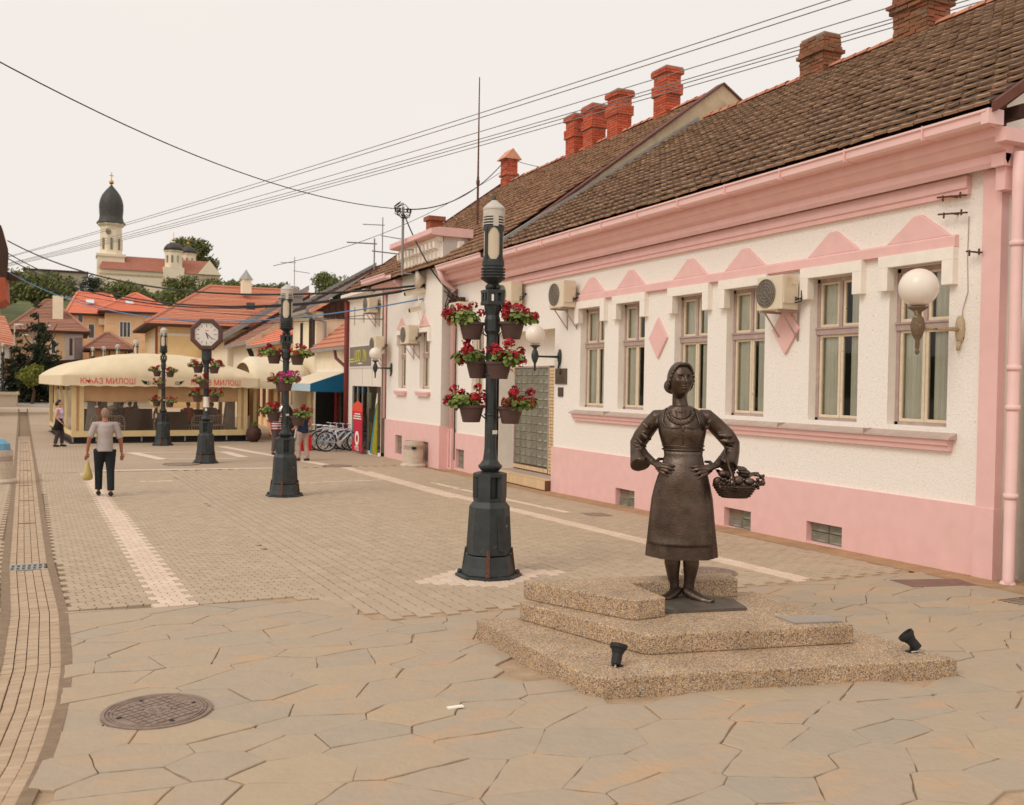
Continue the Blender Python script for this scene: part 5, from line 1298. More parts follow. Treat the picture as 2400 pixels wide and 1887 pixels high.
def leaf_cloud(b, lobes, n, s, r, flat=.7):
    """n small leaf clumps spread through the lobes, denser at their skin, with gaps"""
    tot = sum(q[1]**2 for q in lobes)
    for (c, R) in lobes:
        k = int(n*R*R/tot)
        for _ in range(k):
            u = Vector((r.gauss(0,1), r.gauss(0,1), r.gauss(0,1))); u.normalize(); rad = R*(r.random()**.38)*r.uniform(.82, 1.08)
            p = Vector(c)+Vector((u.x*rad, u.y*rad, u.z*rad*flat))
            a = Vector((r.gauss(0,1), r.gauss(0,1), r.gauss(0,1))).normalized(); d = a.orthogonal().normalized(); e = a.cross(d)
            q = s*r.uniform(.6, 1.4); w = q*r.uniform(.5, .9)
            b.add([p-d*q, p-e*w*.6+d*q*.1, p+d*q, p+e*w*.6+d*q*.1], [(0,1,2,3)])
def tree(x, y, z, h, w, label, mt='crown', seed=1, n=1500, s=None, kind='round'):
    r = random.Random(seed); t = thing('conifer' if kind == 'cone' else 'tree', label, 'tree', (x, y, z))
    b = MB(); pts = [(x, y, z-.3), (x+r.uniform(-.1,.1)*w, y, z+h*.3), (x+r.uniform(-.12,.12)*w, y, z+h*.62), (x, y, z+h*.85)]
    b.tube(pts, [w*.06, w*.045, w*.028, w*.01], 7)
    for k in range(5):
        a = r.uniform(0, 6.3); q = z+h*r.uniform(.3, .6); b.tube([(x, y, q), (x+math.cos(a)*w*.22, y+math.sin(a)*w*.22, q+h*.12), (x+math.cos(a)*w*.36, y+math.sin(a)*w*.36, q+h*.26)], [w*.022, w*.014, w*.006], 5)
    b.build('trunk', M['bark'], t)
    lobes = []
    if kind == 'cone':
        for k in range(9):
            f = k/8; rr_ = w*.5*(1-f)**.8*r.uniform(.75, 1.1)+.12*w*.3
            for j in range(3 if f < .8 else 1):
                a = r.uniform(0, 6.3); lobes.append(((x+math.cos(a)*rr_*.55, y+math.sin(a)*rr_*.55, z+h*(.10+.86*f)), max(.10*w, rr_*.62)))
    else:
        for k in range(11):
            a = r.uniform(0, 6.3); e = r.uniform(-.5, 1); rad = w*.30*r.uniform(.5, 1.1)
            lobes.append(((x+math.cos(a)*rad*math.sqrt(max(0,1-e*e*.6)), y+math.sin(a)*rad, z+h*(.62+.24*e)), w*r.uniform(.17, .27)))
    b = MB(); leaf_cloud(b, lobes, n, s or w*.035, r, .8); b.build('crown', M[mt], t); return t
tree(30.6, 266, 18.5, 21.5, 15, 'tall dark round tree standing behind the church domes', seed=3, n=7000)
tree(21.8, 266, 18.5, 15.5, 6, 'smaller dark tree just left of the church turret', seed=4, n=1500)
for k, (x, y, z, h, w) in enumerate(((23.5, 225, 15, 12.0, 9), (29.5, 226, 15, 10.5, 10), (12.2, 215, 14, 8.5, 8), (17.5, 214, 14, 7.0, 8), (36, 224, 15, 10, 9), (45, 240, 16, 12, 10), (50.5, 242, 16, 12, 8), (39.5, 240, 16, 10.5, 8), (5.0, 212, 14, 9.5, 6), (-1.5, 216, 14, 10, 9), (-8, 214, 14, 9.5, 9), (-13.5, 214, 14, 9, 8), (60, 236, 16, 14, 12), (69, 240, 16, 12, 12), (26.5, 190, 12, 9, 10), (33, 188, 12, 8, 9), (19, 180, 11, 8, 9), (8, 178, 11, 8, 10), (-4, 176, 11, 9, 11), (-16, 180, 11, 9, 10))):
    nm = ['tree in front of the church turret', 'tree in front of the church gable', 'tree below the church tower', 'tree before the church nave', 'tree right of the church', 'tall tree behind the roofs with the small cupola', 'tree crown over the roofs left of the second lamp', 'tree between church and far roofs', 'pointed tree left of the church tower', 'tree under the flat hillside building', 'tree at the left under the hillside building', 'tree at the left edge below the sky', 'broad green tree behind the steep grey roof', 'tree mostly hidden behind the steep roof', 'tree on the slope below the church gable', 'tree on the slope right of the church', 'tree on the slope below the nave', 'tree on the slope over the peach roof', 'tree on the slope over the brown roof', 'tree on the slope at the far left'][k]
    tree(x, y, z, h, w, 'green '+nm, 'crown_dark' if k == 8 else 'crown', 20+k, 2600)
tree(-9.5, 150, 7.5, 11, 10, 'green tree on the low slope at the left over the red roofs', 'crown', 48, 2600)
tree(-17, 152, 7.5, 11, 11, 'green tree at the left edge of the low slope', 'crown', 49, 2600)
tree(-1.75, 80, .4, 7.6, 3.6, 'tall dark conifer before the brown hipped roof', 'crown_dark', 51, 4200, .16, 'cone')
tree(-3.1, 79, .4, 5.2, 2.8, 'shorter dark conifer at the left of the tall one', 'crown_dark', 52, 3000, .15, 'cone')
tree(-.6, 81.5, .4, 4.6, 2.6, 'low spreading dark conifer branch right of the tall one', 'crown_dark', 53, 1800, .15, 'cone')
tree(-2.1, 77, .4, 2.9, 2.2, 'round yellow-green bush under the dark conifers', 'crown_lime', 54, 1800, .10)
tree(1.35, 79, .5, 3.4, 1.3, 'small green tree beside the round-topped fascia', 'crown', 55, 900, .10)
tree(4.25, 79, .5, 3.9, .9, 'slim dark shrub before the hut by the white lamp caps', 'crown_dark', 56, 700, .10, 'cone')

# ------------------------------------------------------------------ lamps with hanging geraniums
VR = Vector((.906, -.423, 0)); VF = Vector((-.423, -.906, 0))     # plaza directions used to hang the pots: to the house side, to the near side
def octo(r, z, n=8, ph=PI/8): return [(r*math.cos(2*PI*k/n+ph), r*math.sin(2*PI*k/n+ph), z) for k in range(n)]
def lamp_base(t):
    """cast base common to the lamps and the clock; built about the origin"""
    b = MB(); b.loft([octo(.385, 0), octo(.385, .028), octo(.36, .035)]); b.build('base_plate', M['iron'], t)
    b = MB(); b.loft([octo(.325, .035), octo(.30, .12), octo(.275, .25)]); b.build('foot', M['iron'], t, bevel=.008)
    b = MB(); b.loft([octo(.265, .262), octo(.255, .45), octo(.235, .80), octo(.185, .865), octo(.18, .875)]); b.build('body', M['iron'], t, bevel=.006)
    b = MB(); b.loft([octo(.19, .872), octo(.19, .905)]); b.loft([octo(.195, 1.15), octo(.195, 1.185), octo(.15, 1.20)]); b.loft([octo(.115, .90), octo(.115, 1.16)])
    for k in range(4):
        a = PI/4+k*PI/2+PI/8*0; R = Matrix.Rotation(a, 3, 'Z'); b.box(R @ Vector((.152, 0, 1.03)), (.028, .075, .125), R)
    b.build('cage', M['iron'], t)
    b = MB(); b.lathe([(.06,1.19),(.09,1.20),(.135,1.25),(.14,1.275),(.12,1.29),(.085,1.34),(.075,1.42),(.07,1.48)], (0,0,0), 12); b.build('bowl', M['iron'], t)
    for k in range(4):
        a = math.radians(-115)+k*PI/2; R = Matrix.Rotation(a, 3, 'Z')
        b = MB(); b.box(R @ Vector((.285, 0, .17)), (.012, .02, .16), R @ Matrix.Rotation(-.13, 3, 'Y')); b.ball(R @ Vector((.335, 0, .05)), .03, 8, 6); b.build('anchor', M['rust'] if k in (0, 1) else M['iron'], t)
    R = Matrix.Rotation(math.radians(-65), 3, 'Z')
    b = MB(); pl = [(-.10,.33),(-.06,.30),(-.02,.285),(.02,.285),(.06,.30),(.10,.33),(.095,.70),(-.095,.70)]
    b.loft([[R @ Vector((.232-.028*(z-.33)/.4, y, z)) for y, z in pl], [R @ Vector((.253-.028*(z-.33)/.4, y, z)) for y, z in pl]])
    b.build('access_panel', M['iron_worn'], t)
M['iron_worn'] = mat('scuffed_iron', (.035,.04,.04), rough=.55, var=.25, scale=9, col2=(.30,.30,.29), s2=16, t2=.66, w2=.06)
def make_lamp():
    t = thing('flower_lamp', '', 'street lamp', (0,0,0), 'lantern posts with flower pots'); lamp_base(t)
    b = MB(); b.tube([(0,0,1.46),(0,0,2.80)], [.070,.066], 12)
    for z in (1.86, 2.32): b.lathe([(.075,z-.012),(.082,z),(.075,z+.012)], (0,0,0), 12)
    b.lathe([(.066,2.78),(.09,2.82),(.092,2.95),(.078,3.0),(.082,3.02),(.095,3.08),(.10,3.13)], (0,0,0), 12); b.build('pole', M['iron'], t)
    b = MB(); w = .102
    for s, u in ((-1,-1),(1,-1),(1,1),(-1,1)): b.bx(s*w-(.04 if s > 0 else 0), s*w+(.04 if s < 0 else 0), u*w-(.04 if u > 0 else 0), u*w+(.04 if u < 0 else 0), 3.13, 3.285)
    b.bx(-w-.004, w+.004, -w-.004, w+.004, 3.118, 3.16); b.bx(-w-.004, w+.004, -w-.004, w+.004, 3.255, 3.29)
    for a in range(4): R = Matrix.Rotation(a*PI/2, 3, 'Z'); b.box(R @ Vector((.09, 0, 3.21)), (.012, .02, .05), R)
    b.build('box_collar', M['iron'], t)
    for k in range(4):
        a = PI/4+k*PI/2-.0; q = MB(); q.ball((.058*math.cos(a), .058*math.sin(a), 3.325), .036, 10, 8); q.build('ball', M['iron'], t, smooth=True)
    b = MB(); b.lathe([(.05,3.34),(.06,3.36),(.145,3.42)], (0,0,0), 20)
    for k in range(4): z = 3.425+k*.033; b.lathe([(.118,z),(.142,z+.002),(.142,z+.014),(.118,z+.02)], (0,0,0), 24)
    b.lathe([(.118,3.42),(.118,3.56),(.128,3.565),(.128,3.62),(.118,3.635)], (0,0,0), 24); b.build('lantern_foot', M['iron'], t)
    b = MB(); b.lathe([(.112,3.60),(.112,4.01)], (0,0,0), 24); b.build('lamp_glass', M['milk'], t, smooth=False)
    for k in range(4):
        a = math.radians(-68)+k*PI/2; R = Matrix.Rotation(a, 3, 'Z')
        b = MB(); b.box(R @ Vector((.120, 0, 3.80)), (.008, .020, .20), R)
        # spandrels give the glass its rounded ends
        for s in (-1, 1):
            for (z0, sg) in ((3.62, 1), (4.0, -1)):
                pts = []
                for j in range(6):
                    f = j/5; pts.append((s*(.018+.062*f), z0)); 
                vs = []
                for j in range(6):
                    f = j/5; aa = a+s*(.16+.62*f); zz = z0+sg*.085*(1-f)**2
                    vs += [(.121*math.cos(aa), .121*math.sin(aa), z0), (.121*math.cos(aa), .121*math.sin(aa), zz)]
                b.add(vs, [(2*j, 2*j+2, 2*j+3, 2*j+1) for j in range(5)])
        b.build('lantern_rib', M['iron'], t)
    b = MB(); b.lathe([(.10,4.0),(.122,4.0),(.122,4.02),(.105,4.025)], (0,0,0), 24)
    b.lathe([(.105,4.0),(.105,4.14)], (0,0,0), 20); b.build('louvre_core', M['iron'], t)
    b = MB()
    for k in range(3): z = 4.03+k*.032; b.lathe([(.10,z),(.124,z+.002),(.124,z+.014),(.10,z+.016)], (0,0,0), 24)
    for k in range(3): a = .3+k*2*PI/3; R = Matrix.Rotation(a, 3, 'Z'); b.box(R @ Vector((.115, 0, 4.07)), (.01, .03, .06), R)
    b.build('louvre', M['zinc'], t)
    b = MB(); b.lathe([(.10,4.12),(.124,4.125),(.124,4.20),(.130,4.205),(.130,4.225),(.09,4.265),(.03,4.315),(.02,4.32)], (0,0,0), 28); b.build('cap', M['zinc'], t)
    b = MB(); b.lathe([(.022,4.315),(.02,4.35),(.012,4.375),(.004,4.385)], (0,0,0), 10); b.build('finial', M['iron'], t)
    b = MB(); a = math.radians(-70); R = Matrix.Rotation(a, 3, 'Z'); b.box(R @ Vector((.0715, 0, 1.66)), (.003, .035, .022), R); b.build('sticker', M['plain_white'], t)
    return t
LAMPS = [(4.46, 10.12), (4.11, 19.74), (3.30, 37.28)]
lamp = make_lamp()
far_lamps = [(2.95, 46.8), (2.62, 56.2), (2.25, 65.6), (1.85, 75), (-4.0, 78)]
spots = LAMPS+far_lamps
names = ['nearest iron lamp post with red geraniums beside the statue plinth', 'second iron lamp post with red and magenta pots before the striped shirt', 'iron lamp post with red geraniums standing close to the cafe front',
         'lamp post behind the cafe canopy, only its white cap in view nearest the clock', 'lamp post behind the canopy, second white cap from the clock', 'lamp post behind the canopy, third white cap from the clock', 'lamp post farthest behind the canopy over the brick-red pavilion', 'lamp post with red flowers at the far left edge']
for i, (x, y) in enumerate(spots):
    zz = G(y)-(.12 if 3 <= i <= 6 else 0)
    if i == 0: lamp.location = (x, y, zz); lamp["label"] = names[0]
    else: dup(lamp, (x, y, zz), .03*i, names[i])

# clock on a post of the same family
ck = thing('clock_post', 'octagonal brown street clock on a flower-hung iron post', 'street clock', (0,0,0)); lamp_base(ck)
b = MB(); b.tube([(0,0,1.46),(0,0,3.05)], [.075,.07], 12); b.lathe([(.09,2.85),(.14,2.95),(.14,3.3)], (0,0,0), 12); b.build('pole', M['iron'], ck)
m_clk = mat('brown_clock_case', srgb(92,66,58), rough=.6, var=.12, scale=5)
CZ, CR = 3.68, .475
oc = lambda r, y: [(r*math.cos(2*PI*k/8+PI/8), y, CZ+r*math.sin(2*PI*k/8+PI/8)) for k in range(8)]
b = MB(); b.loft([oc(CR, .17), oc(CR, -.17), oc(CR*.93, -.20), oc(CR*.735, -.20), oc(CR*.72, -.165)], True, False); b.build('case', m_clk, ck)
b = MB(); b.loft([oc(CR*.74, -.150), oc(CR*.74, -.166)]); b.build('dial', mat('dial', srgb(226,220,210), rough=.4, var=.02), ck)
for k in range(12):
    a = k*PI/6; r0, r1 = (.20, .285) if k % 3 == 0 else (.225, .28)
    q = MB(); R = Matrix.Rotation(-a, 3, 'Y'); q.box(Vector((0, -.168, CZ))+R @ Vector((0, 0, (r0+r1)/2)), (.0065, .002, (r1-r0)/2), R); q.build('hour_mark', M['dark'], ck)
for nm, a, ln, w in (('hour_hand', math.radians(161), .185, .011), ('minute_hand', math.radians(132), .27, .008)):
    q = MB(); R = Matrix.Rotation(a, 3, 'Y'); q.box(Vector((-.01, -.174 if ln < .2 else -.179, CZ+.03))+R @ Vector((0, 0, ln/2-.025)), (w, .002, ln/2), R); q.build(nm, M['dark'], ck)
MB().bx(-.03, .05, -.1695, -.166, CZ+.10, CZ+.118).build('maker_mark', M['red_print'], ck)
MB().bx(-.03, .03, -.079, -.074, 1.50, 1.57).build('sticker', M['plain_white'], ck); MB().lathe([(.079,1.60),(.079,1.90)], (0,0,0), 12).build('paper_notice', M['plain_white'], ck)
ck.location = (3.70, 28.66, G(28.66)); ck.rotation_euler = (0, 0, math.radians(-10))

# hanging pots
def make_pot_parts():
    b = MB(); b.lathe([(.088,0),(.092,.006),(.128,.165),(.142,.168),(.142,.196),(.130,.198),(.126,.17)], (0,0,0), 18, sx=1.12, sy=.92)
    return b
leafc = None
def flower_mesh(mt, seed):
    r = random.Random(seed); b = MB()
    for _ in range(30):
        u = Vector((r.gauss(0,1), r.gauss(0,1), r.gauss(.35,.9))).normalized(); p = u*.036*r.uniform(.75, 1.12); d = u.orthogonal().normalized(); e = u.cross(d); s = r.uniform(.012, .019); tl = u*s*.5
        b.add([p-d*s+tl, p-e*s*.9, p+d*s+tl, p+e*s*.9], [(0,1,2,3)])
    return b
HEADS = {}
def flower_pot(base, z, off, bias, label, seed, petals='petal', n_f=10, size=1.0, dead=False, far=False):
    """pot hung beside a post: base (x, y) of the post, z of the rim, off = world offset, bias = the way the plant leans"""
    r = random.Random(seed); x, y = base[0]+off.x, base[1]+off.y
    t = thing('flower_pot', label, 'flower pot', (x, y, z-.2), 'geranium pots hung on the posts')
    pb = make_pot_parts(); pb.v = [(v[0]*size+x, v[1]*size+y, v[2]*size+z-.2*size) for v in pb.v]; pb.build('pot', M['pot'], t, smooth=False)
    b = MB(); b.lathe([(.01,z-.03),(.118*size,z-.03)], (x, y, 0), 14); b.build('soil', M['soil'], t)
    pv = Vector((base[0], base[1], 0)); b = MB(); c = Vector((x, y, z-.03)); dr = -Vector((off.x, off.y, 0)).normalized() if off.length > .01 else VF
    b.tube([c+dr*.13*size, c+dr*(off.length-.06)+Vector((0,0,.01))], .010, 6); b.tube([c+dr*.12*size+Vector((0,0,-.09)), c+dr*(off.length-.06)+Vector((0,0,-.13))], .008, 5); b.build('hanger', M['iron'], t)
    # foliage: small bent leaves in a loose mound leaning over the rim
    b = MB(); cen = Vector((x, y, z+.04))+bias*.07
    for _ in range(110 if far else 210):
        u = Vector((r.gauss(0,1), r.gauss(0,1), r.gauss(.1,.8))); u.normalize(); rad = r.random()**.5
        p = cen+Vector((u.x*.185, u.y*.185, u.z*.105))*rad*size+bias*max(0, u.dot(bias))*.07
        if p.z < z-.02 and (p-Vector((x, y, p.z))).length < .15: p.z = z+r.uniform(0, .05)
        if p.z < z-.13: p.z = z-.1
        n = (u+Vector((0,0,.7))+Vector((r.gauss(0,.35), r.gauss(0,.35), 0))).normalized(); d = n.orthogonal().normalized(); d = Matrix.Rotation(r.uniform(0, 6.28), 3, n) @ d; e = n.cross(d); s = r.uniform(.018, .038)
        ring = [p+d*s*math.cos(k*PI/3)+e*s*math.sin(k*PI/3)-n*(.25*s if k % 2 else 0) for k in range(6)]
        b.add(ring+[p-n*s*.3], [(k, (k+1) % 6, 6) for k in range(6)])
    b.build('foliage', M['leaf'], t)
    if dead:
        b = MB()
        for _ in range(7):
            p = Vector((x, y, z-.03))+bias*r.uniform(.13, .18)+Vector((r.uniform(-.05,.05), r.uniform(-.05,.05), r.uniform(-.10, .03))); s = .026
            n = (bias+Vector((0,0,.5))).normalized(); d = n.orthogonal().normalized(); e = n.cross(d); b.add([p-d*s, p-e*s, p+d*s, p+e*s], [(0,1,2,3)])
        b.build('withered_leaves', M['leaf_dead'], t)
    sb = MB(); hs = []
    for k in range(n_f):
        a = r.uniform(0, 6.28); q = r.uniform(.03, .22)*size
        tip = Vector((x+q*math.cos(a), y+q*math.sin(a), z+r.uniform(.09, .23)-q*.35))+bias*r.uniform(-.02, .14)
        if k < 2: tip = Vector((x, y, z+r.uniform(-.03, .08)))+bias*r.uniform(.20, .28)
        hs.append(tip); sb.tube([(x+.3*(tip.x-x), y+.3*(tip.y-y), z), ((x+2*tip.x)/3, (y+2*tip.y)/3, (z+tip.z)/2+.03), tip], .0035, 4, cap=False)
    sb.build('stems', M['leaf'], t)
    for tip in hs:
        kk = (petals, r.randrange(3))
        if kk not in HEADS: HEADS[kk] = o = flower_mesh(M[petals], 90+kk[1]).build('flower_head', M[petals], t)
        else: o = HEADS[kk].copy(); COL.objects.link(o); o.parent = t; o.matrix_parent_inverse = Matrix.Translation(-Vector(t.location))
        o.location = tip; o.rotation_euler = (r.uniform(-.5, .5), r.uniform(-.5, .5), r.uniform(0, 6)); k = r.uniform(1.05, 1.6)*size; o.scale = (k, k, k*.8)
    return t
hl = lambda lat, fwd: VR*lat+VF*fwd
lampn = ['the nearest lamp', 'the second lamp', 'the lamp by the cafe', 'the clock post']
TIERS = [  # lamp, tier rims (relative to ground), pots: lateral, toward the camera side, petals
    (0, [(2.92, -.235, .02, 'left pot of the top row'), (2.93, .225, .03, 'right pot of the top row'), (2.475, -.155, -.08, 'rear pot of the middle row'), (2.47, .085, .20, 'front pot of the middle row'), (1.97, -.225, .02, 'left pot of the bottom row'), (1.96, .225, .04, 'right pot of the bottom row')]),
    (1, [(2.90, -.24, .02, 'left pot of the top row'), (2.88, .24, .03, 'right pot of the top row'), (2.33, -.10, -.12, 'rear pot of the middle row'), (2.35, .05, .22, 'magenta-flowered pot of the middle row'), (1.72, -.235, .02, 'left pot of the bottom row'), (1.64, .27, .05, 'right pot of the bottom row')]),
    (3, [(2.78, -.24, .0, 'left pot of the top row'), (2.77, .22, .0, 'right pot of the top row'), (2.33, -.01, .2, 'middle pot'), (1.95, -.25, .0, 'left pot of the bottom row'), (1.96, .24, .0, 'right pot of the bottom row')]),
    (2, [(2.72, -.23, .0, 'left pot of the top row'), (2.70, .25, .0, 'right pot of the top row'), (2.26, .0, .2, 'middle pot'), (1.62, -.24, .0, 'left pot of the bottom row'), (1.60, .24, .0, 'right pot of the bottom row')])]
seed = 100
for li, pots in TIERS:
    x, y = (3.70, 28.66) if li == 3 else LAMPS[li]
    for (z, la, fw_, nm) in pots:
        seed += 1; off = hl(la, fw_); bias = (VR*(1 if la > .0 else -1)+VF*.25).normalized()
        mag = 'magenta' in nm
        flower_pot((x, y), G(y)+z, off, bias, 'brown geranium pot, %s on %s' % (nm.replace('magenta-flowered', 'magenta-flowering front'), lampn[li]), seed, 'petal_pink' if mag else 'petal', 13 if li == 0 else 11, 1.0, dead=(li == 0 and la < 0 and z > 2.6) or (li == 0 and abs(la) < .1), far=(li >= 2))
flower_pot((-4.0, 78), G(78)+2.7, hl(.24, 0), VR, 'tiny geranium pot on the far left lamp, right side', 300, far=True); flower_pot((-4.0, 78), G(78)+2.0, hl(.24, 0), VR, 'tiny lower geranium pot on the far left lamp', 301, far=True)

# ------------------------------------------------------------------ statue plinth of washed concrete
pl = thing('statue_plinth', 'three-stepped plinth of exposed aggregate under the bronze woman', 'plinth', (4.6, 6.3, .13))
def slabpoly(name, pts, z0, z1):
    b = MB(); b.loft([[(x, y, z0) for x, y in pts], [(x, y, z1) for x, y in pts]]); return b.build(name, M['agg'], pl, bevel=.012)
slabpoly('lower_step', [(3.20,7.50),(3.28,5.78),(3.36,5.66),(6.07,5.05),(5.98,6.95)], .0, .30)
slabpoly('middle_step', [(3.53,7.34),(3.92,6.06),(3.99,6.00),(5.66,5.68),(5.72,6.98)], .301, .45)
slabpoly('upper_step', [(3.60,7.42),(4.07,6.46),(4.12,6.42),(4.40,6.44),(4.44,7.04),(5.42,6.82),(5.46,6.90),(5.56,7.10)], .451, .61)
b = MB(); b.loft([[(4.42,6.53,.452),(5.17,6.38,.452),(5.28,6.70,.452),(5.05,6.95,.452),(4.46,7.03,.452)], [(4.42,6.53,.475),(5.17,6.38,.475),(5.28,6.70,.475),(5.05,6.95,.475),(4.46,7.03,.475)]])
tag(b.build('bronze_plate', mat('bronze_plate', srgb(104,96,86), rough=.5, var=.2, scale=6, metal=.4, col2=srgb(120,126,116), s2=5, t2=.6)), 'dark bronze floor plate under the feet of the statue', 'plate')
b = MB(); b.loft([[(x, y, .4515) for x, y in ((5.24,6.11),(5.23,5.87),(5.63,5.77),(5.66,5.99))], [(x, y, .462) for x, y in ((5.24,6.11),(5.23,5.87),(5.63,5.77),(5.66,5.99))]])
tag(b.build('name_plaque', mat('steel_plaque', srgb(178,172,164), rough=.35, var=.06, metal=.5)), 'flat grey metal plaque lying on the middle step of the plinth', 'plaque')
def spot(x, y, z, rz, tilt, label):
    t = thing('spotlight', label, 'spotlight', (x, y, z), 'garden spotlights on the plinth')
    R = Matrix.Rotation(rz, 3, 'Z') @ Matrix.Rotation(tilt, 3, 'Y'); c = Vector((x, y, z+.085))
    b = MB(); b.lathe([(.012,-.075),(.036,-.07),(.038,.0),(.05,.03),(.062,.045),(.064,.07),(.056,.072),(.05,.05)], (0,0,0), 18); b.v = [tuple(c+R @ Vector(v)) for v in b.v]; b.build('housing', M['dark'], t, smooth=False)
    b = MB(); b.tube([(x, y, z), (x, y, z+.045)], .012, 6); b.bx(x-.035, x+.035, y-.03, y+.03, z-.0, z+.008); b.build('foot', M['dark'], t)
    b = MB(); b.tube([c+R @ Vector((0,0,-.07)), c+R @ Vector((-.01,0,-.10)), (x-.03, y-.03, z+.01)], .006, 5); b.build('cable', M['zinc'], t)
spot(3.60, 5.86, .30, math.radians(40), math.radians(28), 'small black spotlight on the near corner of the lower step')
spot(5.90, 5.33, .30, math.radians(140), math.radians(42), 'small black spotlight on the right end of the lower step')

# ------------------------------------------------------------------ bronze statue (sculpted about its own foot point: x to its left, -y to the front)
def S(a, b, y=0.0): return Vector(((a-462-.016*(1600-b))/741, y, (1600-b)/741))
st = thing('bronze_statue', 'life-size bronze woman with hands on hips and a fruit basket on her arm', 'statue', (0,0,0))
def head_mesh(b, c, turn, tiltx, k=1.0, nu=72, nv=56):
    """head with a modelled face looking along -y before it is turned"""
    Rm = Matrix.Rotation(turn, 3, 'Z') @ Matrix.Rotation(tiltx, 3, 'X'); rings = []
    g = lambda v, m, s: math.exp(-((v-m)/s)**2)
    for i in range(nv+1):
        el = -PI/2+PI*i/nv; row = []
        for j in range(nu):
            az = 2*PI*j/nu-PI                        # 0 is the face
            ux, uy, uz = math.sin(az)*math.cos(el), -math.cos(az)*math.cos(el), math.sin(el)
            rx, ry, rz = .083, .098, .122
            if uz < 0: rx *= 1-.24*(-uz)**1.4; ry *= 1-(.02 if uy < 0 else .30)*(-uz)**1.5
            d = 0
            if abs(az) < 1.9:
                A = abs(az)
                d += .027*g(az, 0, .13)*g(el, -.16, .15)+.011*g(az, 0, .10)*g(el, .06, .17)          # nose
                d += .006*g(A, .33, .30)*g(el, .27, .09)                                             # brows
                d -= .017*g(A, .36, .20)*g(el, .10, .10)                                             # sockets
                d += .0065*g(A, .36, .11)*g(el, .085, .055)                                          # lids
                d += .006*g(A, .62, .25)*g(el, -.12, .18)                                            # cheeks
                d += .0125*g(az, 0, .27)*(g(el, -.40, .045)+g(el, -.51, .05))-.010*g(az, 0, .30)*g(el, -.453, .024)   # lips
                d -= .004*g(az, 0, .3)*g(el, -.60, .06); d += .010*g(az, 0, .30)*g(el, -.78, .16)    # chin
                d -= .004*g(A, .5, .15)*g(el, -.42, .12)
            p = Vector((ux*(rx+d), uy*(ry+d), uz*(rz+d*.3)))*k
            row.append(c+Rm @ p)
        rings.append(row)
    b.loft(rings)
    for s in (-1, 1): b.ball(c+Rm @ Vector((s*.079*k, .01*k, -.012*k)), (.012*k, .02*k, .032*k), 8, 6)
    return Rm
HK = 1.30
hc = S(452, 200, -.035)
b = MB(); RH = head_mesh(b, hc, math.radians(24), math.radians(-4), HK)
b.tube([S(450, 250, .03), S(449, 320, .03), S(454, 362, .025), S(458, 410, .02)], [.062, .062, .070, .088], 14)
b.tube([S(458, 400, .02), S(465, 520, .0), S(472, 680, .01), S(475, 830, .0)], [.13, .15, .13, .16], 16, sq=.7)
# forearms and hands
def hand(b, wrist, knuckles, tips, palm_r=.030, fr=.0135):
    pc = sum(knuckles, Vector())/len(knuckles)
    b.tube([wrist, (wrist+pc)/2, pc], [.030, palm_r*1.1, palm_r], 10, sq=.8)
    for k_, t_ in zip(knuckles, tips):
        m = (k_+t_)/2+Vector((0, -.010, .004)); b.tube([wrist.lerp(k_, .55), k_, m, t_], [.018, fr*1.15, fr, fr*.72], 8)
b.tube([S(175, 625, .10), S(225, 690, .02), S(285, 728, -.10)], [.05, .045, .032], 10)
hand(b, S(285, 728, -.10), [S(342, 736, -.165), S(340, 752, -.17), S(335, 768, -.17), S(328, 782, -.165)], [S(424, 744, -.185), S(421, 768, -.19), S(408, 790, -.19), S(382, 812, -.185)])
b.tube([S(790, 620, .10), S(735, 690, .02), S(680, 738, -.10)], [.05, .045, .032], 10)
hand(b, S(680, 738, -.10), [S(612, 742, -.165), S(612, 758, -.17), S(616, 774, -.17), S(624, 788, -.165)], [S(519, 747, -.185), S(521, 770, -.19), S(538, 797, -.19), S(562, 822, -.185)])
for s, w in ((1, S(300, 735, -.10)), (-1, S(664, 745, -.10))): b.tube([w, w+Vector((s*.03, .03, .035)), w+Vector((s*.075, .055, .035))], [.02, .016, .011], 8)
# legs
b.tube([S(410, 1290, .0), S(408, 1380, .0), S(412, 1450, .0), S(417, 1505, .005), S(420, 1545, .01)], [.072, .071, .056, .045, .046], 14)
b.tube([S(527, 1290, -.0), S(526, 1385, -.0), S(521, 1450, .0), S(515, 1505, .005), S(512, 1545, .01)], [.072, .071, .057, .046, .047], 14)
remesh(b.build('body', M['bronze'], st), .0048, 1)
for s in (-1, 1):
    q = MB(); q.ball(hc+RH @ Vector((s*.0285*HK, -.0760*HK, .0105*HK)), .0100*HK, 12, 8); q.build('eye', M['bronze'], st, smooth=True)
def shoe(pts, rr, nm='shoe'):
    q = MB(); q.tube(pts, rr, 12, sq=.85); return remesh(q.build(nm, M['bronze'], st), .007, 2)
shoe([S(446, 1556, .06), S(432, 1560, .0), S(405, 1580, -.06), S(375, 1594, -.12), S(352, 1590, -.15), S(343, 1572, -.16)], [.040, .052, .048, .040, .026, .014])
shoe([S(488, 1556, .06), S(508, 1562, .0), S(552, 1582, -.06), S(606, 1596, -.12), S(650, 1596, -.15), S(670, 1578, -.155)], [.042, .055, .052, .045, .030, .015])
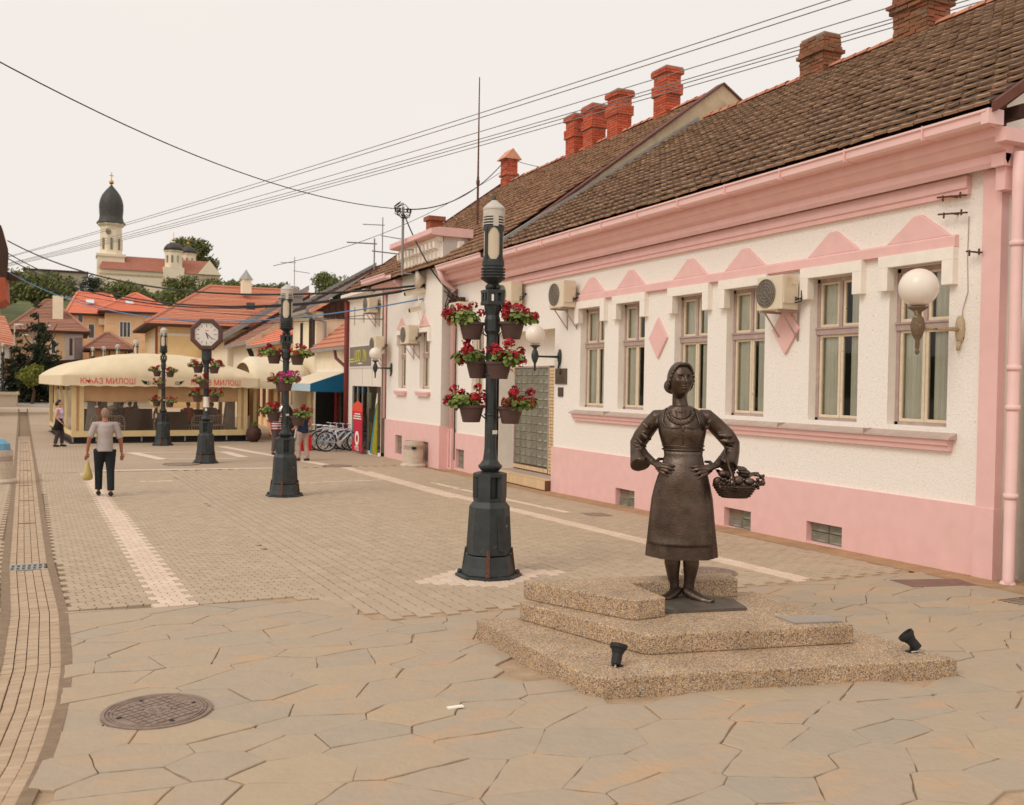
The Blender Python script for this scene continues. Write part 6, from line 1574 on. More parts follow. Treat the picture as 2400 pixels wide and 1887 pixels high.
# hair: smooth cap drawn back with a plait round the brow and a bun
b = MB()
for i in range(3): pass
rings = []
for i in range(19):
    el = -.75+(PI/2+.75)*i/18; row = []
    for j in range(48):
        az = 2*PI*j/48-PI; front = math.exp(-(az/1.25)**4); lim = .74*front-.95*(1-front)
        e2 = max(el, lim); k = 1.085+.012*math.sin(az*17+el*6)
        row.append(hc+RH @ (Vector((math.sin(az)*math.cos(e2)*.080, -math.cos(az)*math.cos(e2)*.100+.004, math.sin(e2)*.126+.004))*HK*k))
    rings.append(row)
b.loft(rings, False, True); b.ball(hc+RH @ Vector((-.01, .10*HK, -.035*HK)), (.062*HK, .045*HK, .055*HK), 14, 10)
for k in range(34):
    az = -2.0+4.0*k/33; front = math.exp(-(az/1.25)**4); e2 = .76*front-.55*(1-front)+.02
    p = hc+RH @ (Vector((math.sin(az)*math.cos(e2)*.082, -math.cos(az)*math.cos(e2)*.102+.004, math.sin(e2)*.128+.004))*HK*1.07); b.ball(p, (.016, .016, .012+.004*(k % 2)), 7, 5)
remesh(b.build('hair', M['bronze'], st), .0065, 1)
# dress: bodice and skirt in one, flaring with folds
DR = [(1334,462,.302,.235),(1300,462,.300,.232),(1200,463,.288,.222),(1080,464,.276,.210),(960,467,.262,.200),(880,470,.240,.190),(820,473,.218,.178),(770,475,.192,.160),(720,475,.170,.142),(680,475,.165,.136),(640,474,.172,.138),(590,470,.188,.146),(540,468,.203,.154),(500,467,.208,.150),(460,466,.212,.132),(430,464,.212,.110),(408,462,.190,.098),(390,460,.150,.088),(376,458,.112,.080),(364,457,.088,.074)]
def dress_pt(row, a, fold=1.0, grow=0.0):
    zy, cx, hw, dp = row; p = S(zy and cx, zy); k = max(0, (zy-860)/470)
    f = 1+fold*k*(.035*math.sin(a*9+1.2)+.022*math.sin(a*15+k*2))*(1.0 if abs(math.sin(a)) > .0 else 1)
    x, y = math.cos(a)*(hw+grow)*f, -math.sin(a)*(dp+grow)*f
    fr = max(0, math.sin(a))
    if 430 < zy < 620: y -= .030*fr*math.exp(-((zy-525)/55)**2)*(math.exp(-((x-.082)/.06)**2)+math.exp(-((x+.082)/.06)**2))
    if zy > 700: y -= .018*fr*math.exp(-((zy-800)/110)**2)
    return p+Vector((x, y, 0))
b = MB(); NR = 64
b.loft([[dress_pt(r_, 2*PI*k/NR) for k in range(NR)] for r_ in DR], False, True)
inner = [[dress_pt(r_, 2*PI*k/NR, 1.0, -.012) for k in range(NR)] for r_ in DR[:6]]
b.loft(inner, False, False)
b.loft([[dress_pt(DR[0], 2*PI*k/NR) for k in range(NR)], [dress_pt(DR[0], 2*PI*k/NR, 1.0, -.012) for k in range(NR)]], False, False)
b.build('dress', M['bronze'], st, smooth=True)
def interp(zy):
    for i in range(len(DR)-1):
        if DR[i+1][0] <= zy <= DR[i][0]:
            t = (zy-DR[i][0])/(DR[i+1][0]-DR[i][0]); return tuple(DR[i][k]+t*(DR[i+1][k]-DR[i][k]) for k in range(4))
    return DR[-1]
# apron: a shell over the front, with a raised hem
b = MB(); rows = []
for i in range(31):
    zy = 655+595*i/30; r_ = interp(zy); half = 1.22-.30*min(1, max(0, (700-zy)/60)); row = []
    for j in range(29): a = PI/2+half*(j/28-.5)*2*.86; row.append(dress_pt((zy, *r_[1:]), a, .25, .014+(.006 if i > 28 or j in (0, 1, 27, 28) else 0)))
    rows.append(row)
vs = [p for row in rows for p in row]; n = 29
b.add(vs, [(i*n+j, (i+1)*n+j, (i+1)*n+j+1, i*n+j+1) for i in range(30) for j in range(n-1)]); ap = b.build('apron', M['bronze'], st, smooth=True)
so = ap.modifiers.new('thick', 'SOLIDIFY'); so.thickness = .010; so.offset = -1
def on_front(zx, zy, out=.0):
    r_ = interp(zy); cx = r_[1]; x = (zx-cx)/741; hw = r_[2]; a = math.acos(max(-.99, min(.99, x/hw))); return dress_pt((zy, *r_[1:]), a, .25, out)
b = MB(); r2 = random.Random(8)                         # embroidered sprigs along the apron borders and on the bodice
def sprig(zx, zy, s, sg, out=.02):
    pts = []
    for k in range(9):
        a = k*.62; q = s*(1-k/11); pts.append(on_front(zx+sg*(k*s*.16+q*math.cos(a)*.5), zy+q*math.sin(a)*.5, out))
    b.tube(pts, .0032, 5)
for k in range(9):
    sprig(355+r2.uniform(-8, 8), 850+k*44, 26, 1); sprig(592+r2.uniform(-8, 8), 850+k*44, 26, -1)
for k in range(9): sprig(350+k*30, 1205+r2.uniform(-16, 16), 30, 1 if k % 2 else -1)
for k in range(5): sprig(430+k*26, 1040+r2.uniform(-20, 20), 22, 1)
for s in (1, -1):
    for k in range(3): sprig(470-s*(52+16*k), 560+k*16, 22, s, .006)
tag(b.build('embroidery', M['bronze'], st), kind='stuff')
# neckline, seam and belt
b = MB(); b.tube([on_front(zx, zy, .006) for zx, zy in ((372,384),(352,430),(348,470),(366,496),(405,504),(440,502),(462,494),(472,522),(480,494),(505,500),(540,506),(568,494),(574,468),(560,425),(540,384))], .0085, 8); b.build('neckline', M['bronze'], st, smooth=True)
b = MB(); b.tube([on_front(473, zy, .004) for zy in (520,550,580,612)], .004, 6); b.tube([on_front(zx, 620+(4 if abs(zx-473) < 12 else 0), .006) for zx in range(345, 606, 13)], .006, 6); b.tube([on_front(zx, 645, .008) for zx in range(345, 606, 13)], .009, 6); b.build('belt', M['bronze'], st, smooth=True)
for k in range(13):                                    # collar of overlapping petals
    a = PI*(k+.5)/13; zx, zy = 458-76*math.cos(a), 408+66*math.sin(a); p = on_front(zx, zy, .010)
    q = MB(); q.ball(p, (.019, .009, .022), 10, 7); q.build('collar_petal', M['bronze'], st, smooth=True)
b = MB(); b.tube([on_front(458-60*math.cos(PI*k/14), 396+48*math.sin(PI*k/14), .010) for k in range(15)], .007, 6); b.ball(on_front(460, 405, .012), (.02, .012, .012), 8, 6); b.build('necklace', M['bronze'], st, smooth=True)
# sleeves with crumpled elbows and wide open cuffs
def sleeve(pts, rr, creases, cuff):
    b = MB(); b.tube(pts, rr, 18, sq=.92)
    for p, q, r_ in creases: b.tube([p+Vector((0,-.035,0)), (p+q)/2+Vector((0,-.050,-.006)), q+Vector((0,-.035,0))], [r_*.5, r_*1.15, r_*.5], 8)
    o = b.build('sleeve', M['bronze'], st); return remesh(o, .0085, 2)
sleeve([S(352,425,.02), S(312,436,.03), S(262,496,.06), S(208,572,.10), S(180,622,.11), S(180,660,.08), S(190,708,.02), S(204,752,-.03)], [.050, .072, .080, .084, .078, .072, .082, .102],
       [(S(205,545,.02), S(270,590,.04), .022), (S(175,570,.03), S(240,640,.05), .018), (S(150,610,.06), S(215,650,.04), .018), (S(165,660,.02), S(235,690,-.0), .014), (S(215,480,-.02), S(270,520,.0), .020), (S(170,700,-.04), S(235,720,-.06), .014), (S(315,440,-.07), S(305,500,-.06), .018)], None)
sleeve([S(572,420,.02), S(616,430,.03), S(676,486,.06), S(750,562,.10), S(784,612,.11), S(784,652,.08), S(770,700,.02), S(750,742,-.03)], [.050, .074, .080, .084, .078, .072, .080, .096],
       [(S(690,545,.02), S(790,550,.05), .022), (S(700,580,.03), S(805,590,.05), .018), (S(735,620,.06), S(815,640,.04), .018), (S(720,660,.02), S(790,690,.0), .014), (S(640,470,-.04), S(600,520,-.04), .020), (S(650,440,-.07), S(620,480,-.07), .018), (S(705,700,-.04), S(770,720,-.06), .014)], None)
# basket of fruit
bc = S(795, 858, -.12)
bk_rows = [(.112, .075, -.105), (.135, .092, -.08), (.160, .108, -.04), (.182, .122, .0), (.190, .128, .012), (.178, .118, .012)]
b = MB(); b.loft([[bc+Vector((rx*math.cos(2*PI*k/28), ry*math.sin(2*PI*k/28), z)) for k in range(28)] for rx, ry, z in bk_rows], True, True); bk = b.build('basket', M['bronze'], st, smooth=False)
b = MB()
for z, rx, ry in ((-.088,.128,.086),(-.068,.143,.097),(-.048,.156,.106),(-.028,.168,.113),(-.008,.180,.120)): b.tube([bc+Vector((rx*math.cos(2*PI*k/40), ry*math.sin(2*PI*k/40), z+.004*(k % 2))) for k in range(41)], .0085, 5)
tag(b.build('wicker_rows', M['bronze'], bk), kind='stuff')
b = MB(); b.tube([S(790,845,-.245), S(775,790,-.24), S(755,730,-.19), S(735,665,-.09), S(740,640,.02), S(770,700,.04), S(800,840,.0)], .0075, 6); b.build('handle', M['bronze'], bk)
for (zx, zy, y, rr) in ((690,835,-.17,(.040,.036,.042)),(812,822,-.205,(.045,.040,.040)),(880,828,-.17,(.048,.036,.030)),(740,800,-.08,(.046,.044,.048)),(860,795,-.05,(.055,.045,.035)),(720,785,-.16,(.038,.03,.03))):
    q = MB(); c = S(zx, zy, y); n_ = 20; rings = []
    for i in range(13):
        t = -PI/2+PI*i/12; rings.append([c+Vector((rr[0]*max(.02, math.cos(t))*math.cos(2*PI*k/n_)*(1+.05*math.cos(6*2*PI*k/n_)), rr[1]*max(.02, math.cos(t))*math.sin(2*PI*k/n_)*(1+.05*math.cos(6*2*PI*k/n_)), rr[2]*math.sin(t))) for k in range(n_)])
    q.loft(rings); q.build('fruit', M['bronze'], bk, smooth=True)
def grapes(c, d, n, s):
    q = MB(); r_ = random.Random(int(c.x*1000)+n)
    for k in range(n): q.ball(c+Vector((r_.uniform(-1,1)*d[0], r_.uniform(-1,1)*d[1], r_.uniform(-1,1)*d[2])), s*r_.uniform(.85, 1.15), 8, 6)
    tag(q.build('grape_bunch', M['bronze'], bk, smooth=True), kind='stuff')
grapes(S(735,840,-.21), (.055,.02,.045), 34, .013); grapes(S(945,825,-.14), (.035,.04,.06), 36, .014); grapes(S(820,770,-.05), (.05,.03,.02), 14, .012)
for (zx, zy, y, a) in ((770,865,-.24,.3),(850,770,-.10,.1),(900,790,-.12,-.3),(700,790,-.05,.8),(830,755,-.08,.0)):
    c = S(zx, zy, y); q = MB(); R = Matrix.Rotation(a, 3, 'Y') @ Matrix.Rotation(.5, 3, 'X'); q.add([c+R @ Vector(v) for v in ((-.05,0,0),(-.02,-.03,.008),(.03,-.026,.004),(.06,0,0),(.03,.026,.006),(-.02,.03,.01))], [(0,1,2,3,4,5)]); q.build('vine_leaf', M['bronze'], bk)
st.location = (4.885, 6.92, .475); st.rotation_euler = (0, 0, math.radians(-35.4))

# ------------------------------------------------------------------ cafe tent across the street
cf = thing('cafe_tent', 'cream cafe tent with red Cyrillic lettering and clear side windows', 'cafe tent', (0,0,0))
CWD, CDP = 6.50, 9.0
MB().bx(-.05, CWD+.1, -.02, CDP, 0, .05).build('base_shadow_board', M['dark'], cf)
MB().bx(.08, CWD-.05, .12, CDP, .05, .24).build('platform', M['dark'], cf)
for k in range(9): MB().bx(.02+k*.80, .07+k*.80, .04, .10, .0, .24).build('platform_leg', M['flashing'], cf)
MB().bx(0, CWD, 0, CDP, .24, .30).build('floor_deck', mat('deck_boards', srgb(120,92,72), rough=.8, var=.2, scale=4), cf)
MB().bx(-.01, CWD+.01, -.03, .05, .25, .47).build('front_beam', M['beige'], cf)
for (x0, x1) in ((0, .15), (.25, .41), (3.02, 3.17), (6.06, 6.20), (6.30, 6.45)): MB().bx(x0, x1, -.02, .10, .472, 2.30).build('front_post', M['beige'], cf)
for (x0, x1) in ((.152, .248), (6.202, 6.298)): MB().bx(x0, x1, .02, .06, .472, 2.30).build('post_infill', M['blind'], cf)
for y in (2.2, 4.4, 6.6, 8.8):
    for x in (-.02, CWD-.12): MB().bx(x, x+.14, y, y+.14, .30, 2.30).build('side_post', M['beige'], cf)
for x in (-.01, CWD-.06): MB().bx(x, x+.07, .11, CDP, .30, .46).build('side_beam', M['beige'], cf)
for (x0, x1) in ((.42, 3.01), (3.18, 6.05)):
    b = MB(); n = 16; vs, fs = [], []
    rows = [(2.28, 0), (2.0, .025), (1.8, -.01), (1.62, .02), (1.585, .0)]
    for z, dy in rows:
        for k in range(n+1): f = k/n; vs.append((x0+(x1-x0)*f, .03+dy*math.sin(f*9+z*5)+.008*math.sin(f*23), z+(-.03*math.sin(f*PI) if z < 1.7 else 0)))
    for i in range(len(rows)-1):
        for k in range(n): fs.append((i*(n+1)+k, (i+1)*(n+1)+k, (i+1)*(n+1)+k+1, i*(n+1)+k+1))
    b.add(vs, fs); b.build('roller_blind', M['blind'], cf, smooth=True)
    MB().add([(x0,.04,.47),(x1,.04,.47),(x1,.04,1.60),(x0,.04,1.60)], [(0,1,2,3)]).build('clear_panel', M['pvc'], cf)
for (y0, y1) in ((.12, 2.2), (2.35, 4.4), (4.55, 6.6)):
    MB().add([(.03,y0,.47),(.03,y1,.47),(.03,y1,1.95),(.03,y0,1.95)], [(0,1,2,3)]).build('side_panel', M['pvc'], cf)
# canopy: a low vault running back from the street, its front end a steep stretched face
X0, X1, Y0, Y1 = -.42, 6.82, -.42, CDP+.3
def arch(u):
    a = max(0.0, 1-abs(2*u-.97)**2.3/(1.03**2.3 if u > .485 else .97**2.3)); return 2.50+.90*a**.78
def can_pt(u, w):
    """w 0..1 climbs the front face, 1..2 runs back along the vault"""
    zt = arch(u)
    if w <= 1:
        q = w**1.0; z = 2.50+(zt-2.50)*(1-(1-q)**1.35); y = Y0+1.05*q**1.9*min(1, (zt-2.5)/.55)
    else: y0 = Y0+1.05*min(1, (zt-2.5)/.55); y = y0+(Y1-y0)*(w-1); z = zt+.05*math.sin(PI*min(1, (w-1)*3))*min(1, (zt-2.5)/.3)
    return (X0+(X1-X0)*u, y, z+.010*math.sin(u*38)*math.sin(w*5))
b = MB(); vs, fs = [], []; nx, ny = 56, 28
for j in range(ny+1):
    for i in range(nx+1): vs.append(can_pt(i/nx, 2*j/ny))
for j in range(ny):
    for i in range(nx): fs.append((j*(nx+1)+i, j*(nx+1)+i+1, (j+1)*(nx+1)+i+1, (j+1)*(nx+1)+i))
b.add(vs, fs); canopy = b.build('canopy', M['canvas'], cf, smooth=True)
def valance(parent, pts, z1, z0, m, sc=.55):
    """hanging edge cut in shallow scallops, running along a list of points"""
    b = MB(); vs, fs = [], []; s = 0
    P = [Vector(p) for p in pts]; samples = []
    for a, c in zip(P[:-1], P[1:]):
        n = max(2, int((c-a).length/.09))
        for k in range(n): samples.append((a.lerp(c, k/n), s+(c-a).length*k/n))
        s += (c-a).length
    samples.append((P[-1], s))
    for p, q in samples:
        vs += [(p.x, p.y, z1), (p.x, p.y, (z0+z1)/2), (p.x, p.y, z0+.035*abs(math.sin(PI*q/sc)))]
    for i in range(len(samples)-1):
        for k in range(2): fs.append((3*i+k, 3*i+k+1, 3*i+k+4, 3*i+k+3))
    b.add(vs, fs); return b.build('valance', m, parent, smooth=True)
vl = valance(canopy, [(X0,Y1,0),(X0,Y0,0),(X1,Y0,0),(X1,Y1,0)], 2.525, 2.13, M['canvas'])
FT = lambda x, z: Matrix.Translation((x, Y0-.006, z)) @ Matrix(((1,0,0,0),(0,0,-1,0),(0,1,0,0),(0,0,0,1)))
for x in (1.18, 5.10): text_mesh('lettering', 'КЊАЗ МИЛОШ', .30, M['red_print'], vl, FT(x, 2.325), .003, sx=.86)
for x in (2.62, 3.60):
    sg = -1 if x > 3 else 1
    b = MB(); b.loft([[(x+sg*a, yy, 2.30+c) for a, c in ((-.30,.09),(-.10,.05),(.0,.07),(.06,.0),(.02,-.07),(-.12,-.07),(-.2,-.03))] for yy in (Y0-.009, Y0-.004)]); b.build('wing_emblem', M['dark'], vl)
    for k in range(4): MB().bx(x-.06+k*.05, x-.035+k*.05, Y0-.012, Y0-.0095, 2.24, 2.36).build('emblem_bar', M['canvas'], vl)
CROT = math.radians(5.4); CLOC = Vector((.27, 38.85, -.14))
cf.location = CLOC; cf.rotation_euler = (0, 0, CROT)
CM = Matrix.Translation(CLOC) @ Matrix.Rotation(CROT, 4, 'Z')
def inn(x, y, z): return CM @ Vector((x, y, z))
def wicker_bench(x, y, w, label, m):
    o = inn(x, y, .30); t = thing('wicker_bench', label, 'bench', (0,0,0), 'benches in the cafe')
    b = MB(); W = w/2
    b.tube([(-W,0,0),(-W-.03,.0,.42),(-W+.02,.0,.66),(-W+.12,.0,.72),(W-.12,.0,.72),(W-.02,.0,.66),(W+.03,.0,.42),(W,0,0)], .022, 6); b.build('back_frame', m, t)
    b = MB()
    for k in range(1, int(w/.09)): x_ = -W+k*.09; b.tube([(x_,0,.20),(x_,0,.71)], .007, 4)
    for k in range(6): b.tube([(-W,0,.24+k*.085),(W,0,.24+k*.085)], .007, 4)
    tag(b.build('lattice', m, t), kind='stuff')
    MB().bx(-W, W, .0, .5, .30, .36).build('seat', m, t)
    for (a, c) in ((-W,.5),(W,.5)): MB().tube([(a,c,0),(a,c,.32)], .02, 6).build('leg', m, t)
    t.location = o; t.rotation_euler = (0, 0, CROT); return t
w_wick = mat('white_wicker', srgb(206,192,182), rough=.8, var=.08); d_wick = mat('brown_wicker', srgb(70,54,46), rough=.85, var=.3, scale=18)
wicker_bench(1.28, .34, 1.15, 'white lattice wicker bench behind the left clear panel of the cafe', w_wick)
wicker_bench(5.0, .34, 1.25, 'white lattice wicker bench behind the right clear panel of the cafe', w_wick)
def sofa(x, y, w, h, label):
    t = thing('wicker_sofa', label, 'sofa', (0,0,0), 'dark sofas in the cafe')
    MB().bx(-w/2, w/2, 0, .12, 0, h).build('backrest', d_wick, t); MB().bx(-w/2, w/2, .12, .7, .05, .42).build('seat', d_wick, t)
    for s in (-1, 1): MB().bx(s*w/2-.06, s*w/2+.06, .12, .7, .0, .6).build('armrest', d_wick, t)
    t.location = inn(x, y, .30); t.rotation_euler = (0, 0, CROT)
sofa(2.45, .75, 1.0, .98, 'dark brown wicker sofa left of the cafe middle post'); sofa(3.75, .70, 1.05, .86, 'dark brown wicker sofa right of the cafe middle post'); sofa(5.2, 2.6, 1.6, .9, 'dark wicker sofa deeper inside the cafe on the right'); sofa(1.2, 3.2, 1.5, .9, 'dark wicker sofa deeper inside the cafe on the left')
for x, y, lb in ((1.5, 1.5, 'small round cafe table on the left with a flower vase'), (4.6, 1.6, 'small round cafe table on the right')):
    t = thing('cafe_table', lb, 'table', (0,0,0)); MB().lathe([(.38,.70),(.38,.73)], (0,0,0), 20).build('table_top', d_wick, t); MB().tube([(0,0,0),(0,0,.7)], .04, 8).build('leg', M['dark'], t)
    t.location = inn(x, y, .30)
t = thing('flower_vase', 'white and lime flowers in a vase on the cafe table', 'vase', (0,0,0)); MB().lathe([(.04,0),(.06,.1),(.03,.18)], (0,0,0), 10).build('vase', M['plain_white'], t)
b = MB(); leaf_cloud(b, [((0,0,.28), .17)], 90, .04, random.Random(2)); b.build('blossom', palette_mat('vase_flowers', [srgb(240,236,220), srgb(186,196,60), srgb(236,232,210)]), t); t.location = inn(1.55, 1.45, 1.03)
t = thing('menu_stand', 'dark pyramid heater stand at the left end inside the cafe', 'heater', (0,0,0)); MB().loft([[(-.22,-.2,0),(.22,-.2,0),(.22,.2,0),(-.22,.2,0)], [(-.12,-.1,1.25),(.12,-.1,1.25),(.12,.1,1.25),(-.12,.1,1.25)]]).build('frame', M['flashing'], t); MB().bx(-.2,.2,-.2,.2,1.25,1.4).build('hood', M['dark'], t); t.location = inn(.72, .55, .30)
t = dup(t, inn(5.85, .6, .30), CROT, 'dark pyramid heater stand at the right end inside the cafe')
t = thing('clay_urn', 'round brown clay urn with a small plant by the cafe corner', 'urn', (6.36, 37.6, G(37.6)))
b = MB(); b.lathe([(.14,0),(.26,.12),(.31,.32),(.27,.50),(.16,.58),(.18,.62)], (6.85, 38.9, G(38.9)), 16); b.build('pot', mat('brown_clay', srgb(78,50,42), rough=.7, var=.2, scale=5), t, smooth=True)
b = MB(); leaf_cloud(b, [((6.87,38.9,G(38.9)+.72), .16)], 70, .05, random.Random(6)); b.build('foliage', M['leaf'], t)

# second, paler tent further up on the right
t2 = thing('second_tent', 'pale barrel-roofed cafe tent between the cafe and the blue awning', 'cafe tent', (7, 43, G(43)))
b = MB(); vs, fs = [], []; nx, na = 26, 16
for i in range(nx+1):
    u = i/nx; x = 6.95+2.62*u; e = 1-max(0, (u-.80)/.20)**2.2*.62; e *= 1-max(0, (.12-u)/.12)**2*.25
    for k in range(na+1):
        a = PI*k/na; vs.append((x, 42.4-2.1*math.cos(a)*(.6+.4*e), 2.26+1.08*math.sin(a)**.7*e))
for i in range(nx):
    for k in range(na): fs.append((i*(na+1)+k, (i+1)*(na+1)+k, (i+1)*(na+1)+k+1, i*(na+1)+k+1))
b.add(vs, fs); cn = b.build('canopy', M['canvas_pale'], t2, smooth=True)
valance(cn, [(6.95,44.5,0),(6.95,40.3,0),(9.57,40.3,0),(9.57,44.5,0)], 2.28, 1.95, M['canvas_pale'])
for x in (7.10, 7.95, 9.35): MB().bx(x, x+.14, 40.5, 40.64, G(42), 2.2).build('post', M['beige'], t2)
for x in (7.35, 8.3): MB().bx(x, x+.45, 43.2, 43.32, G(42), 2.1).build('panel', mat('orange_panel_%d' % int(x*10), srgb(206,142,90), rough=.7), t2)
MB().bx(6.78, 6.98, 40.8, 41.0, G(42), 2.2).build('brown_column', M['wood_dark'], t2); MB().bx(6.72, 6.95, 40.35, 40.55, G(42), G(42)+1.0).build('pale_stand', M['concrete'], t2)

# tall oval chrome stand in front of the shops
t = thing('oval_stand', 'tall oval chrome-framed stand half hidden by the second lamp post', 'display stand', (6.95, 33.0, G(33)))
c = Vector((6.95, 33.2, G(33)+.86)); b = MB()
b.loft([[(c.x+.36*q*math.cos(2*PI*k/40), c.y+dy, c.z+.80*q2*math.sin(2*PI*k/40)) for k in range(40)] for q, q2, dy in ((1,1,.14),(1,1,-.14),(.80,.90,-.14),(.80,.90,.14))], False, False); b.build('chrome_frame', mat('chrome', srgb(210,206,200), rough=.15, var=.1, metal=.9), t, smooth=True)
b = MB(); b.loft([[(c.x+.30*math.cos(2*PI*k/40), c.y+dy, c.z+.73*math.sin(2*PI*k/40)) for k in range(40)] for dy in (.02, -.02)]); b.build('black_panel', M['dark'], t)
MB().lathe([(.26,0),(.24,.05),(.05,.07)], (6.95, 33.2, G(33)), 16).build('foot', M['dark'], t)

# concrete litter bins
def bin_(x, y, label, bag=False):
    t = thing('litter_bin', label, 'litter bin', (x, y, G(y)), 'concrete litter bins'); z = G(y)
    MB().lathe([(.36,0),(.37,.05),(.345,.09),(.295,.10)], (x, y, z), 24).build('foot', M['concrete'], t)
    MB().lathe([(.28,.10),(.285,.50)], (x, y, z), 28).build('drum', M['concrete'], t)
    b = MB()
    for zz in (.52, .58): b.lathe([(.265,zz-.02),(.288,zz-.015),(.288,zz+.012),(.265,zz+.02)], (x, y, z), 28)
    b.build('steel_band', M['mauve'], t)
    MB().lathe([(.27,.50),(.272,.62),(.285,.625),(.285,.74),(.25,.74),(.245,.55)], (x, y, z), 28).build('rim', M['concrete'], t)
    q = MB(); q.box((x-.08, y-.285, z+.545), (.06, .02, .035)); q.build('lock', M['dark'], t)
    if bag:
        q = MB(); q.lathe([(.05,.6),(.24,.72),(.22,.88),(.10,.98),(.02,.99)], (x, y, z), 12); q.build('bag', mat('blue_bag', srgb(110,160,190), rough=.4, var=.15), t)
bin_(9.02, 25.9, 'round concrete litter bin standing against the pink bay wall')
bin_(-1.30, 24.1, 'round concrete litter bin with a blue bag at the left edge', True)
t = thing('stone_planter', 'square pale stone planter far away at the left edge', 'planter', (-3.7, 74, G(74))); MB().bx(-4.6,-2.9,73.5,75,G(74)-.1,G(74)+.75).build('trough', M['concrete'], t); MB().bx(-4.7,-2.8,73.4,75.1,G(74)+.75,G(74)+.95).build('rim', M['concrete'], t); MB().bx(-4.5,-3,73.6,74.9,G(74)+.95,G(74)+.97).build('soil', M['soil'], t)

# bicycles parked in a row
m_frame = mat('white_bicycle_paint', srgb(224,222,226), rough=.3, var=.04); m_blue = mat('pale_blue_paint', srgb(168,196,224), rough=.3); m_rim = mat('alloy_rim', srgb(200,198,194), rough=.3, metal=.6)
def make_bike():
    t = thing('bicycle', '', 'bicycle', (0,0,0), 'bicycles parked in front of the shops')
    for x in (0, 1.05):
        q = MB(); R, r_ = .33, .026
        q.loft([[((R+r_*math.cos(2*PI*k/8))*math.cos(2*PI*j/36)+x, r_*math.sin(2*PI*k/8), (R+r_*math.cos(2*PI*k/8))*math.sin(2*PI*j/36)+.356) for k in range(8)] for j in range(37)], False, False); wh = q.build('wheel', M['dark'], t, smooth=True)
        q = MB(); R, r_ = .295, .014; q.loft([[((R+r_*math.cos(2*PI*k/6))*math.cos(2*PI*j/36)+x, r_*math.sin(2*PI*k/6), (R+r_*math.cos(2*PI*k/6))*math.sin(2*PI*j/36)+.356) for k in range(6)] for j in range(37)], False, False); q.build('rim', m_rim, wh, smooth=True)
        q = MB()
        for k in range(16): a = 2*PI*k/16; q.tube([(x+.02*math.cos(a+.5), .02*(-1)**k, .356+.02*math.sin(a+.5)), (x+.29*math.cos(a), 0, .356+.29*math.sin(a))], .0035, 4)
        q.lathe([(.022,-.04),(.022,.04)], (0,0,0), 8); tag(q.build('spokes', m_rim, wh), kind='stuff')
    bb, seat, head, ht = (.43,0,.30), (.30,0,.72), (.84,0,.68), (.80,0,.80)
    b = MB()
    for p, q_, r_ in ((bb, seat, .022), (bb, head, .026), (seat, ht, .022)): b.tube([p, q_], r_, 8)
    b.build('frame', m_frame, t, smooth=True)
    b = MB()
    for s in (-.05, .05): b.tube([(.30,s*.4,.66),(0,s,.356)], .012, 6); b.tube([(bb[0],s*.6,bb[2]),(0,s,.356)], .013, 6)
    b.build('rear_stays', m_blue, t)
    b = MB(); b.tube([ht, head], .024, 8)
    for s in (-.045, .045): b.tube([(.845,s,.66),(1.0,s,.40),(1.05,s,.356)], .017, 6)
    b.build('fork', m_blue, t)
    b = MB(); b.tube([(.80,0,.80),(.77,0,.92),(.82,0,.95)], .016, 6); b.tube([(.72,-.30,.95),(.82,-.12,.94),(.83,0,.95),(.82,.12,.94),(.72,.30,.95)], .013, 6); b.build('handlebar', m_frame, t)
    for s in (-1, 1): MB().tube([(.72,s*.30,.95),(.66,s*.33,.95)], .018, 6).build('grip', M['dark'], t)
    b = MB(); b.tube([seat, (.27,0,.84)], .014, 6); b.build('seat_post', m_rim, t)
    q = MB(); q.tube([(.10,0,.87),(.18,0,.88),(.30,0,.875),(.40,0,.87)], [.07,.075,.035,.02], 10, sq=.42); q.build('saddle', m_frame, t, smooth=True)
    b = MB(); b.loft([[(bb[0]+.09*math.cos(2*PI*k/20), -.05+dy, bb[2]+.09*math.sin(2*PI*k/20)) for k in range(20)] for dy in (0, .008)]); b.tube([(bb[0],-.06,bb[2]),(bb[0]+.10,-.07,bb[2]-.13)], .012, 5); b.tube([(bb[0],.05,bb[2]),(bb[0]-.10,.07,bb[2]+.13)], .012, 5); b.build('crank', m_rim, t)
    for s, dx, dz in ((-1,.10,-.13),(1,-.10,.13)): MB().bx(bb[0]+dx-.04, bb[0]+dx+.04, s*.12-.04, s*.12+.04, bb[2]+dz-.012, bb[2]+dz+.012).build('pedal', M['dark'], t)
    for x in (0, 1.05):
        b = MB(); b.loft([[(x+r_*math.cos(a), y, .356+r_*math.sin(a)) for r_ in (.37, .375)]+[(x+r_*math.cos(a), y+.045, .356+r_*math.sin(a)) for r_ in (.375, .37)] for a, y in [(.6+k*.25, -.0225) for k in range(8)]]); b.build('mudguard', m_frame, t)
    MB().tube([(.36,-.06,.28),(.32,-.20,.0)], .010, 5).build('kickstand', M['dark'], t)
    return t
bike = make_bike()
for k, (dx, dy) in enumerate(((0, 0), (-.12, .40), (-.24, .78), (-.36, 1.15))):
    loc = (8.18+dx, 32.55+dy, G(33)); lab = ['nearest white and pale blue bicycle in the row', 'second white bicycle in the row', 'third white bicycle in the row', 'rearmost white bicycle in the row, next to the awning'][k]
    if k == 0: bike.location = loc; bike.rotation_euler = (0, 0, math.radians(-9)); bike["label"] = lab
    else: dup(bike, loc, math.radians(-9+2*k), lab)

